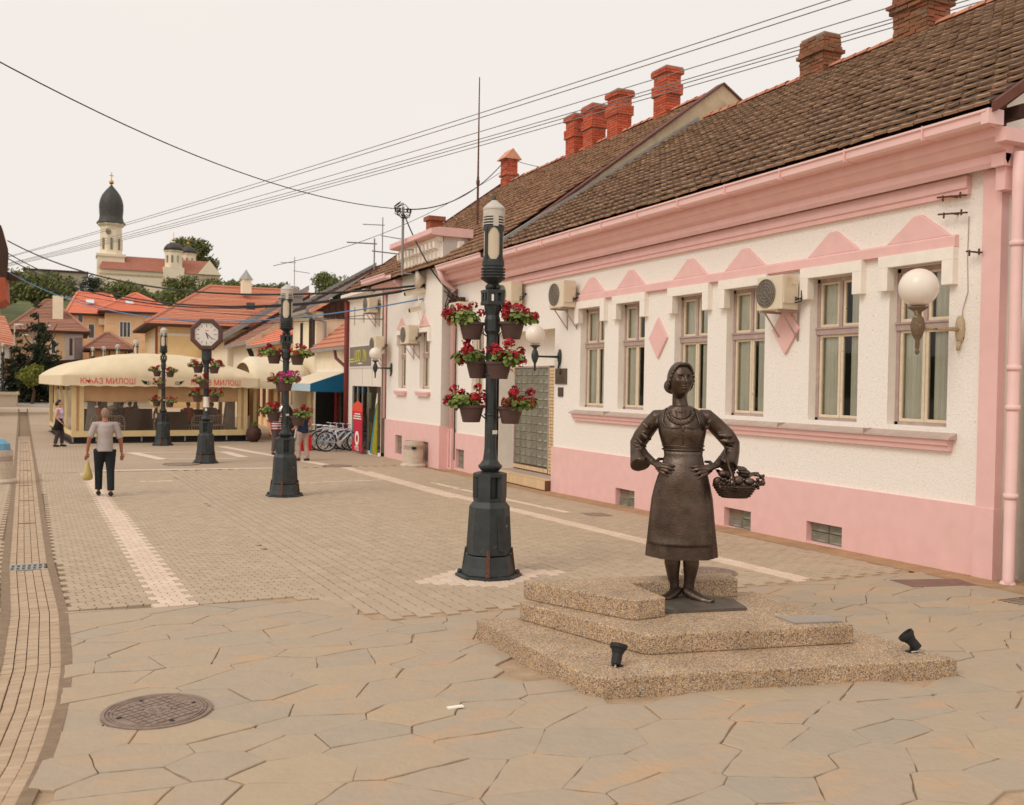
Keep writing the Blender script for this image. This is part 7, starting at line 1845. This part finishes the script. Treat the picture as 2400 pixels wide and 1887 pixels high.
# ------------------------------------------------------------------ people (built facing -y, then turned)
def cloth(name, rgb, var=.12, scale=6): return mat(name, srgb(*rgb), rough=.9, var=var, scale=scale, bump=.15, bscale=25)
def person(label, loc, rz, h=1.72, skin='skin', hair='hair', top=None, bottom=None, shoes=None, sleeves=.5, build=1.0, arms=None, step=.0, skirt=False, bald=False, long_hair=False, vox=.013, shorts=False, sit=False, fem=False, hand_detail=False):
    t = thing('person', label, 'person', (0,0,0)); k = h/1.72; B = build
    V = lambda x, y, z: Vector((x*k, y*k, z*k))
    if arms is None: arms = [((-.25,.02,1.12), (-.27,-.06,.86)), ((.25,.02,1.12), (.27,-.06,.86))]
    sh = .165*B if not fem else .145*B
    hipz, kz = (.92, .50)
    if sit: L = [((s*.10, 0, .50), (s*.11, -.40, .50), (s*.11, -.42, .08)) for s in (-1, 1)]
    else: L = [((s*.09, 0, .90), (s*.10, -.03-step*s*.16, .49), (s*.10, step*s*(-.26)+.03, .085)) for s in (-1, 1)]
    dz = -.40 if sit else 0
    b = MB()
    b.tube([V(0,.01,.92+dz), V(0,0,1.10+dz), V(0,.0,1.30+dz), V(0,.01,1.42+dz)], [.13*B*k,.12*B*k,.14*B*k,.10*k], 14, sq=.72)
    b.tube([V(0,.015,1.40+dz), V(0,.0,1.50+dz), V(0,-.01,1.56+dz)], [.065*k,.052*k,.052*k], 10)
    head_mesh(b, V(0,-.015,1.605+dz), 0, 0, .88*k, 32, 26)
    for s, (e, w) in zip((-1, 1), arms):
        S0 = V(s*sh, .01, 1.39+dz); E, W = V(e[0],e[1],e[2]+dz), V(w[0],w[1],w[2]+dz); d = (W-E).normalized()
        b.tube([S0, E], [.052*k, .040*k], 9); b.tube([E, W], [.041*k, .028*k], 9)
        b.tube([W, W+d*.05*k, W+d*.09*k], [.026*k, .034*k, .030*k], 8, sq=.6)
        side = d.cross(Vector((0,0,1)) if abs(d.z) < .8 else Vector((0,1,0))).normalized()
        for f in range(4): b.tube([W+d*.085*k+side*(f-1.5)*.017*k, W+d*(.13+.012*(f in (1,2)))*k+side*(f-1.5)*.017*k+Vector((0,-.015*k,0)), W+d*(.165+.012*(f in (1,2)))*k+side*(f-1.5)*.016*k+Vector((0,-.035*k,0))], [.010*k,.0095*k,.008*k], 6)
        b.tube([W+d*.03*k-side*.02*k, W+d*.07*k-side*.046*k+Vector((0,-.01*k,0)), W+d*.11*k-side*.045*k+Vector((0,-.025*k,0))], [.012*k,.011*k,.009*k], 6)
    for (a, c, d_) in L:
        lk = 1.0 if (skirt or shorts or not bottom) else .68
        b.tube([V(*a), V(*c)], [.085*B*k*lk, .055*k*lk], 10); b.tube([V(*c), V(c[0]*.5+d_[0]*.5, c[1]*.5+d_[1]*.5+.015*(lk == 1), c[2]*.55+d_[2]*.45), V(*d_)], [.055*k*lk, .055*k*lk, .036*k*max(lk, .8)], 10)
    remesh(b.build('body', M[skin], t), (.0075 if hand_detail else vox*.85), 1)
    if top:
        b = MB(); w = 1.10
        zb = 1.40 if not fem else 1.36
        b.tube([V(0,.01,.86+dz), V(0,0,.98+dz), V(0,0,1.12+dz), V(0,-.005,1.28+dz), V(0,.01,1.39+dz), V(0,.012,1.43+dz)], [.165*B*k,.165*B*k,.155*B*k if not fem else .135*B*k,.172*B*k,.14*B*k,.075*k], 18, sq=.74)
        if fem: b.ball(V(-.065,-.10,1.25+dz), .07*k, 10, 8); b.ball(V(.065,-.10,1.25+dz), .07*k, 10, 8)
        if sleeves > 0:
            for s, (e, w_) in zip((-1, 1), arms):
                S0 = V(s*(sh-.02), .01, 1.385+dz); E = V(e[0],e[1],e[2]+dz); W = V(w_[0],w_[1],w_[2]+dz); T = S0.lerp(E, min(1, sleeves*1.7)); b.tube([V(0,.01,1.37+dz), S0, T], [.085*k, .072*k, .064*k], 12)
                if sleeves > .7: b.tube([E, E.lerp(W, .9)], [.06*k,.048*k], 12)
        remesh(b.build('shirt', top, t), vox, 3)
    if bottom:
        b = MB()
        if skirt:
            b.loft([[V(.17*q*B*math.cos(2*PI*j/24)*(1+.04*math.sin(j*3)), .13*q*B*math.sin(2*PI*j/24), z+dz) for j in range(24)] for q, z in ((.9,1.0),(1.05,.86),(1.25,.62))]); b.build('skirt', bottom, t, smooth=True)
        else:
            b.tube([V(0,.01,1.0+dz), V(0,.01,.88+dz)], [.15*B*k,.155*B*k], 14, sq=.75)
            for (a, c, d_) in L:
                e_ = V(*c).lerp(V(*d_), .92) if not shorts else V(*a).lerp(V(*c), .85)
                if shorts: b.tube([V(*a), e_], [.10*B*k,.085*k], 12)
                else: b.tube([V(*a), V(*c), e_], [.10*B*k,.075*k,.066*k], 12)
            remesh(b.build('trousers' if not shorts else 'shorts', bottom, t), vox, 3)
    if hair:
        b = MB(); c = V(0,.005,1.625+dz); rings = []
        for i in range(11):
            el = -.9+(PI/2+.9)*i/10; row = []
            for j in range(24):
                az = 2*PI*j/24-PI; fr = math.exp(-(az/1.2)**4); lim = (.62 if not bald else 1.5)*fr+(-.85)*(1-fr); top_ = 1.6 if not bald else .35
                e2 = min(max(el, lim), top_); row.append(c+Vector((math.sin(az)*math.cos(e2)*.077, -math.cos(az)*math.cos(e2)*.096, math.sin(e2)*.118))*k*.99)
            rings.append(row)
        b.loft(rings, False, not bald)
        if long_hair: b.ball(V(0,.10,1.57+dz), (.06*k,.05*k,.07*k), 10, 8)
        b.build('hair', M[hair] if isinstance(hair, str) else hair, t, smooth=True)
    if shoes:
        for (a, c, d_) in L:
            q = MB(); q.tube([V(d_[0], d_[1]+.05, .055), V(d_[0], d_[1]+.0, .05), V(d_[0], d_[1]-.10, .042), V(d_[0], d_[1]-.17, .032)], [.042*k,.046*k,.043*k,.028*k], 10, sq=.9); o = q.build('shoe', shoes, t, smooth=True)
    t.location = loc; t.rotation_euler = (0, 0, rz); return t
black = cloth('black_cloth', (26,26,28)); navy = cloth('navy_cloth', (30,38,62)); grey_tee = cloth('grey_tee', (176,164,160)); lilac = cloth('lilac_top', (206,184,208)); beige_tr = cloth('beige_trousers', (176,152,140)); dk_tr = cloth('dark_trousers', (30,36,40)); m_shoe = cloth('brown_shoe', (52,38,34)); m_blk = M['dark']
man = person('balding man in a grey T-shirt walking away with a net bag of tomatoes', (.75, 20.8, G(20.8)), math.radians(183), 1.77, 'skin_tan', 'hair_grey', grey_tee, dk_tr, m_shoe, .55, 1.22, arms=[((-.28,.05,1.10), (-.305,-.03,.84)), ((.28,.03,1.12), (.31,-.05,.86))], step=.45, bald=True, hand_detail=True)
wm = person('woman in a lilac tank top with black wrap walking past the cafe', (-.14, 37.1, G(37.1)), math.radians(75), 1.64, 'skin', 'hair', lilac, cloth('patterned_leggings', (70,60,62), .4, 40), m_shoe, 0, .95, arms=[((-.20,.06,1.10), (-.18,-.10,.92)), ((.22,.04,1.10), (.20,-.08,.88))], step=.35, long_hair=True, fem=True)
nv = person('person in a navy sleeveless top and beige trousers with a red shopping bag', (6.50, 28.7, G(28.7)), math.radians(205), 1.66, 'skin', 'hair', navy, beige_tr, m_blk, .22, 1.18, arms=[((-.27,.06,1.13), (-.20,-.14,1.0)), ((.27,.05,1.12), (.20,-.16,1.02))], step=.35)
sp = person('person in a red and white striped shirt with a black cap behind the second lamp', (6.25, 31.4, G(31.4)), math.radians(20), 1.66, 'skin', None, None, cloth('grey_trousers', (96,84,84)), m_blk, 0, 1.1)
# striped shirt: real bands
stripes = []
for nm, rgb in (('stripe_red', (170,36,52)), ('stripe_white', (226,216,214)), ('stripe_navy', (56,40,62))): stripes.append(cloth(nm, rgb))
def rel(t, x, y, z): return Matrix.Translation(t.location) @ Matrix.Rotation(t.rotation_euler[2], 4, 'Z') @ Vector((x, y, z))
b = MB(); kk = 1.66/1.72; n = 15
for i in range(n):
    z0, z1 = (.84+.60*i/n)*kk, (.84+.60*(i+1)/n)*kk; w = lambda z: (.20 if z < 1.30*kk else .20-(z-1.30*kk)*.9)*1.02
    b.loft([[(w(z)*math.cos(2*PI*j/20), w(z)*.72*math.sin(2*PI*j/20), z) for j in range(20)] for z in (z0, z1)], i == 0, i == n-1, mi=(0, 1, 2, 1)[i % 4])
for s in (-1, 1):
    for i in range(5): p, q = Vector((s*.17,.01,1.36*kk)).lerp(Vector((s*.27,.02,1.12*kk)), i/5), Vector((s*.17,.01,1.36*kk)).lerp(Vector((s*.27,.02,1.12*kk)), (i+1)/5); b.tube([p, q], .075, 12, mi=(0, 1, 2, 1)[i % 4])
o = b.build('shirt', stripes, None); o.parent = sp
b = MB(); b.lathe([(.092,1.585),(.096,1.64),(.07,1.70),(.01,1.72)], (0,-.01,-.02), 16); b.loft([[(-.07,-.08,1.60),(.07,-.08,1.60),(.06,-.18,1.585),(-.06,-.18,1.585)], [(-.07,-.08,1.612),(.07,-.08,1.612),(.06,-.18,1.597),(-.06,-.18,1.597)]]); o = b.build('cap', black, None); o.parent = sp
def tagged(o, label, cat): ORIGIN[o.name] = Vector((0,0,0)); return tag(o, label, cat)
p = rel(nv, -.20, -.16, .95); b = MB()
b.loft([[(p.x+dx*w_, p.y+dy, p.z-.17-z) for dx, dy in ((-.5,-.05),(.5,-.05),(.5,.05),(-.5,.05))] for w_, z in ((.34,0),(.38,.12),(.42,.45),(.38,.50))]); red = mat('red_bag', srgb(226,34,40), rough=.6, var=.06, scale=3); bag = thing('shopping_bag', 'bright red shopping bag held by the person in navy', 'bag', tuple(p)); b.build('pouch', red, bag)
b = MB(); b.tube([(p.x-.13,p.y,p.z-.17),(p.x-.02,p.y,p.z+.08),(p.x+.13,p.y,p.z-.17)], .010, 5); b.build('strap', red, bag)
p = rel(sp, .26, -.10, .98); bag = thing('shoulder_bag', 'black shoulder bag carried by the person in stripes', 'bag', tuple(p)); MB().bx(p.x-.15, p.x+.15, p.y-.08, p.y+.08, p.z-.20, p.z+.14).build('pouch', M['dark'], bag); MB().tube([(p.x-.12,p.y,p.z+.12),(p.x,p.y,p.z+.42),(p.x+.12,p.y,p.z+.12)], .014, 5).build('strap', M['dark'], bag)
p = rel(man, .31, -.07, .72); nb_ = thing('net_bag', 'yellow net bag of tomatoes in the left hand of the walking man', 'bag', tuple(p)); r3 = random.Random(5)
netm = glass_mat('yellow_net', tint=(.95,.9,.6), refl=.3, rough=.5, haze=srgb(206,186,104), hz=.72)
b = MB(); b.lathe([(.008,.03),(.02,-.03),(.055,-.17),(.095,-.30),(.10,-.36),(.07,-.40),(.01,-.41)], tuple(p), 14); b.build('net', netm, nb_, smooth=True)
for k in range(8):
    q = MB(); q.ball((p.x+r3.uniform(-.05,.05), p.y+r3.uniform(-.05,.05), p.z-.355+r3.uniform(-.02,.06)), .034, 10, 8); q.build('tomato', mat('tomato', srgb(168,44,34), rough=.3, var=.1) if k == 0 else bpy.data.materials['tomato'], nb_, smooth=True)
wrap = MB(); q = wrap.loft([[(.155*q_*math.cos(2*PI*j/20)*(1+.05*math.sin(j*4)), .125*q_*math.sin(2*PI*j/20)+(.05 if z < .7 else .0), z) for j in range(20)] for q_, z in ((1.02,1.0),(1.15,.84),(1.35,.60))]); o = wrap.build('wrap', black, None, smooth=True); o.parent = wm
q = MB(); q.ball((.17,.02,.80), (.05,.08,.10), 10, 8); o = q.build('red_pocket', red, None, smooth=True); o.parent = wm
# people further away
person('person in a pale yellow shirt and dark trousers by the far white car', (-3.05, 84, G(84)), math.radians(170), 1.70, 'skin_tan', 'hair', cloth('pale_shirt', (216,204,160)), dk_tr, m_blk, .5, 1.1, vox=.03)
person('person in a black top and grey shorts walking at the far left', (-2.42, 81, G(81)), math.radians(10), 1.70, 'skin', 'hair', black, cloth('grey_shorts', (170,166,172)), m_blk, .5, 1.2, shorts=True, vox=.03)
person('person in a teal shirt beside the black-topped walker', (-2.05, 83, G(83)), math.radians(0), 1.76, 'skin', 'hair', cloth('teal', (60,110,130)), cloth('beige_shorts', (196,170,150)), m_blk, .5, 1.0, shorts=True, vox=.03)
tag(MB().ball((-1.85, 82.5, G(82)+.75), (.16,.12,.22), 10, 8).build('carrier_bag', mat('yellow_bag', srgb(232,184,60), rough=.5)), 'small yellow carrier bag hanging by the far walkers', 'bag')
tag(MB().ball((-2.75, 80.8, G(81)+.72), (.12,.1,.18), 10, 8).build('carrier_bag', mat('teal_bag', srgb(70,150,170), rough=.5)), 'small teal carrier bag beside the black-topped walker', 'bag')
for (x, y, lb, c, hr) in ((1.05, .95, 'bare-shouldered woman with dark hair sitting behind the left clear panel', (206,150,124), 'hair'), (1.95, 1.5, 'guest in dark clothes sitting in the cafe left of the middle', (40,38,40), 'hair'), (2.35, 2.2, 'guest in a dark jacket sitting deep in the cafe on the left', (52,44,42), 'hair'), (4.35, 1.0, 'guest in a red top sitting behind the right clear panel', (176,36,44), 'hair'), (5.35, 1.3, 'guest in a grey-blue top sitting at the right end of the cafe', (120,122,134), 'hair'), (3.45, 1.9, 'guest in a striped pale top sitting in the middle of the cafe', (170,130,120), 'hair')):
    person(lb, inn(x, y, .30), math.radians(180+rnd.uniform(-30, 30)), 1.66, 'skin', hr, cloth('top_%d' % int(x*100), c), black, m_blk, .4, 1.05, sit=True, vox=.022, long_hair=True)

# ------------------------------------------------------------------ far pavilion, cars and street furniture
kz = G(84)
ks = thing('pavilion', 'low terrace pavilion with a brick-red timber frame beyond the cafe', 'pavilion', (-1.5, 84, kz))
m_or = mat('red_timber', srgb(168,84,54), rough=.7, var=.12, scale=3)
b = MB(); b.loft([[(-2.15,y,3.0),(2.6,y,3.35),(2.6,y,3.75),(-2.15,y,3.35)] for y in (83.8, 84.1)]); b.build('beam', m_or, ks)
b = MB(); b.loft([[(-2.0,y,3.05),(-1.62,y,3.05),(-1.42,y,.55),(-1.78,y,.55)] for y in (83.82, 84.08)]); b.build('slanted_post', m_or, ks)
b = MB(); b.loft([[(-2.3,y,3.38),(2.8,y,3.78),(2.8,y,3.90),(-2.3,y,3.50)] for y in (83.6, 89)]); b.build('roof', M['wood_dark'], ks)
MB().bx(-2.0, 2.6, 83.6, 89, kz-.1, kz+.18).build('deck', M['wood_dark'], ks); MB().bx(-1.4, -.98, 84.2, 84.3, kz+.18, 1.7).build('counter', mat('umber_board', srgb(104,76,68), rough=.8), ks)
MB().bx(-1.06, -.94, 85, 85.1, .7, 3.1).build('post', M['wood_dark'], ks); MB().bx(-.9, 2, 85.0, 85.1, 2.5, 3.05).build('smoked_panel', m_darkglass, ks); MB().bx(-.75, 2, 88.5, 88.6, 1.3, 2.55).build('rear_wall', M['concrete'], ks)
def chair_far(x, y, lb):
    t = thing('terrace_chair', lb, 'chair', (x, y, kz+.18), 'white chairs on the pavilion terrace'); z = kz+.18
    MB().bx(x-.22,x+.22,y-.22,y+.22,z+.42,z+.47).build('seat', w_wick, t); MB().bx(x-.22,x+.22,y+.18,y+.22,z+.47,z+.88).build('backrest', w_wick, t)
    for a in (-.2, .2):
        for c_ in (-.2, .2): MB().bx(x+a-.02,x+a+.02,y+c_-.02,y+c_+.02,z,z+.42).build('leg', w_wick, t)
chair_far(-.72, 84.3, 'white terrace chair nearest the slanted red post'); chair_far(-.1, 84.5, 'white terrace chair between the others under the pavilion'); chair_far(.45, 84.3, 'white terrace chair nearest the cafe tent')
def car(x, y, rz, rgb, label, van=False):
    t = thing('parked_car', label, 'van' if van else 'car', (0,0,0)); z = 0
    pr = [(-2.1,.35),(-2.15,.8),(-1.75,.98),(-1.1,1.05),(-.55,1.48),(.9,1.5),(1.6,1.05),(2.05,.95),(2.12,.35)] if not van else [(-2.1,.4),(-2.1,1.2),(-1.9,1.95),(1.0,2.0),(1.6,1.35),(2.2,1.15),(2.25,.4)]
    paint = mat('car_paint_%d' % int(abs(x*100)), srgb(*rgb), rough=.25, var=.03); b = MB(); b.prism(pr, 'y', -.82, .82); b.build('body', paint, t, bevel=.08)
    gl = [(-.95,1.05),(-.5,1.40),(.82,1.42),(1.35,1.05)] if not van else [(-1.6,1.3),(-1.55,1.8),(.9,1.84),(1.35,1.35)]
    for s in (-1, 1): q = MB(); q.prism(gl, 'y', s*.815, s*.828); q.build('window', m_darkglass, t)
    for a in (-1.3, 1.35):
        for s in (-1, 1):
            q = MB(); q.loft([[(a+.32*math.cos(2*PI*k/20), s*.70+dy, .32+.32*math.sin(2*PI*k/20)) for k in range(20)] for dy in (-.11, .14)]); wh = q.build('wheel', M['dark'], t)
            q = MB(); q.loft([[(a+.19*math.cos(2*PI*k/14), s*.845+dy, .32+.19*math.sin(2*PI*k/14)) for k in range(14)] for dy in (-.02, .01)]); q.build('rim', m_rim, wh)
    for s in (-1, 1): MB().bx(2.03,2.13,s*.62-.15,s*.62+.15,.68,.82).build('headlight', M['plain_white'], t); MB().bx(-2.16,-2.05,s*.62-.12,s*.62+.12,.70,.86).build('tail_light', M['red_print'], t)
    t.location = (x, y, G(y)); t.rotation_euler = (0, 0, rz)
car(-4.0, 92, .05, (222,222,228), 'white van parked at the far left under the trees', True); car(-1.6, 95, .0, (222,218,214), 'white car half seen left of the pavilion'); car(.6, 92.5, math.radians(10), (190,204,206), 'pale grey car behind the pavilion terrace'); car(-6.2, 88, 1.4, (150,40,44), 'dark red car at the far left edge')
t = thing('street_light', 'tall grey double-armed street light before the conifers', 'street light', (-2.15, 82, G(82)))
b = MB(); b.tube([(-2.15,82,G(82)),(-2.15,82,6.3)], [.09,.05], 8); b.build('pole', M['wire'], t)
for s in (-1, 1):
    q = MB(); q.tube([(-2.15,82,5.0),(-2.15+s*.3,82,5.9),(-2.15+s*.75,82,6.2)], .03, 6); q.build('arm', M['wire'], t); q = MB(); q.ball((-2.15+s*.95,82,6.22), (.32,.16,.12), 12, 6); q.build('lamp_head', M['zinc'], t, smooth=True)
t = thing('street_light', 'second grey street light with one arm at the far left', 'street light', (-3.45, 83, G(83))); MB().tube([(-3.45,83,G(83)),(-3.45,83,6.4)], [.10,.06], 8).build('pole', M['concrete'], t); MB().tube([(-3.45,83,5.2),(-3.1,83,5.5),(-2.9,83,5.52)], .03, 6).build('arm', M['wire'], t); MB().ball((-2.75,83,5.5), (.3,.16,.11), 12, 6).build('lamp_head', M['zinc'], t)
t = thing('round_sign', 'back of a round traffic sign among the far walkers', 'traffic sign', (-2.55, 86, G(86))); MB().tube([(-2.55,86,G(86)),(-2.55,86,3.6)], .035, 6).build('pole', M['wire'], t); q = MB(); q.loft([[(-2.55+.34*math.cos(2*PI*k/20), 85.95+dy, 3.3+.34*math.sin(2*PI*k/20)) for k in range(20)] for dy in (0,.02)]); q.build('disc', M['flashing'], t)
t = thing('corner_house', 'orange eaves and dark end wall of a house at the far left edge', 'house', (-4.2, 62, G(62)))
MB().bx(-8, -3.75, 62, 70, -.2, 6.6).build('wall', M['firewall'], t); b = MB(); b.loft([[(-8,y,7.9),(-3.05,y,7.9),(-3.0,y,6.7),(-3.4,y,6.4),(-8,y,6.4)] for y in (61.4, 66)]); b.build('eaves', m_or, t)
b = MB(); b.loft([[(-3.55,y,7.9),(-2.98,y,7.9),(-2.92,y,9.2),(-2.95,y,9.6),(-3.2,y,10.6),(-3.3,y,10.9),(-3.55,y,10.9)] for y in (61.9, 62.2)]); end_wall = b.build('end_wall', M['wood_dark'], t); MB().bx(-3.1, -2.4, 62, 65, 8.05, 8.25).build('canopy_slab', M['wood_dark'], t)
# television aerials on the roofs
def aerial(x, y, z, h, lb):
    t = thing('aerial', lb, 'aerial', (x, y, z)); MB().tube([(x,y,z),(x,y,z+h)], .03, 5).build('mast', M['wire'], t)
    q = MB(); q.tube([(x-1.1,y,z+h*.82),(x+.1,y,z+h*.84)], .025, 4); q.tube([(x-.1,y,z+h*.62),(x+1.2,y,z+h*.58)], .025, 4); q.build('elements', M['wire'], t)
aerial(16.4, 76, 9.2, 2.9, 'television aerial on the orange hipped roof'); aerial(15.5, 50, 8.6, 2.6, 'television aerial behind the orange-roofed low house'); aerial(10.9, 36.2, 6.6, 1.3, 'small aerial by the shop roof verge')

# ------------------------------------------------------------------ overhead cables
def cable(label, a, b_, sag, r=.015, mt='cable', n=26):
    a, b_ = Vector(a), Vector(b_); pts = [a.lerp(b_, k/n)-Vector((0,0,4*sag*(k/n)*(1-k/n))) for k in range(n+1)]
    q = MB(); q.tube(pts, r, 5); return tag(q.build('overhead_cable', M[mt], smooth=True), label, 'cable', 'overhead cables')
ML = (-2.96, 62)
cable('thick black cable, the upper one of the bundle reaching the bay', (*ML, 10.05), (9.42, 26.25, 5.14), 1.30, .036)
cable('thick black cable, the middle one of the bundle reaching the bay', (*ML, 9.35), (9.42, 26.25, 5.08), 1.55, .030)
cable('thick black cable, the lowest one of the bundle reaching the bay', (*ML, 9.05), (9.42, 26.25, 5.06), 1.50, .030)
cable('thin black cable hanging lowest in front of the hipped roof', (*ML, 7.9), (9.3, 29.9, 4.35), .55, .012)
cable('thin black cable from the left edge to the small window of the shop', (*ML, 8.5), (9.3, 31.9, 4.6), 1.35, .012)
m_bc = mat('blue_cable', srgb(84,132,172), rough=.5); M['bluecable'] = m_bc
cable('bright blue cable sagging across the street over the clock', (*ML, 8.3), (9.42, 26.4, 4.75), 1.55, .022, 'bluecable')
for k, (z0, e, lb) in enumerate((((9.15), (13.95,16,10.58), 'topmost of the thin grey wires rising to the upper right'), (9.10, (14.1,16,10.55), 'second of the thin grey wires rising to the upper right'), (8.75, (15.7,16,10.85), 'third of the thin grey wires rising to the upper right'), (8.72, (16.0,16,10.75), 'fourth of the thin grey wires rising to the upper right'), (8.65, (16.1,16,10.75), 'fifth of the thin grey wires rising to the upper right'), (8.60, (16.4,16,10.8), 'lowest of the thin grey wires rising to the upper right'))):
    s, t_ = Vector((*ML, z0)), Vector(e); cable(lb, s, s+(t_-s)*1.45, .35+.05*k, .013, 'wire')
cable('long dark cable from the upper left to the mast on the bay', (-3.2, 15.5, 7.9), (8.95, 26.9, 7.38), .75, .012)
cable('dark cable from the bay mast to the small orange chimney', (9.0, 26.9, 7.38), (15.9, 34.9, 11.3), .55, .018)
cable('dark cable looping from the bay mast down to the joint ledge', (8.95, 26.9, 7.30), (9.62, 24.2, 4.62), .35, .020)
cable('thin cable from the left over the bay to the orange chimney', (6.4, 33, 6.2), (15.9, 34.9, 10.9), .5, .010)
cable('thin dark cable from the orange chimney to the tall roof', (16.2, 35.0, 11.3), (16.9, 31.5, 10.3), .1, .012)
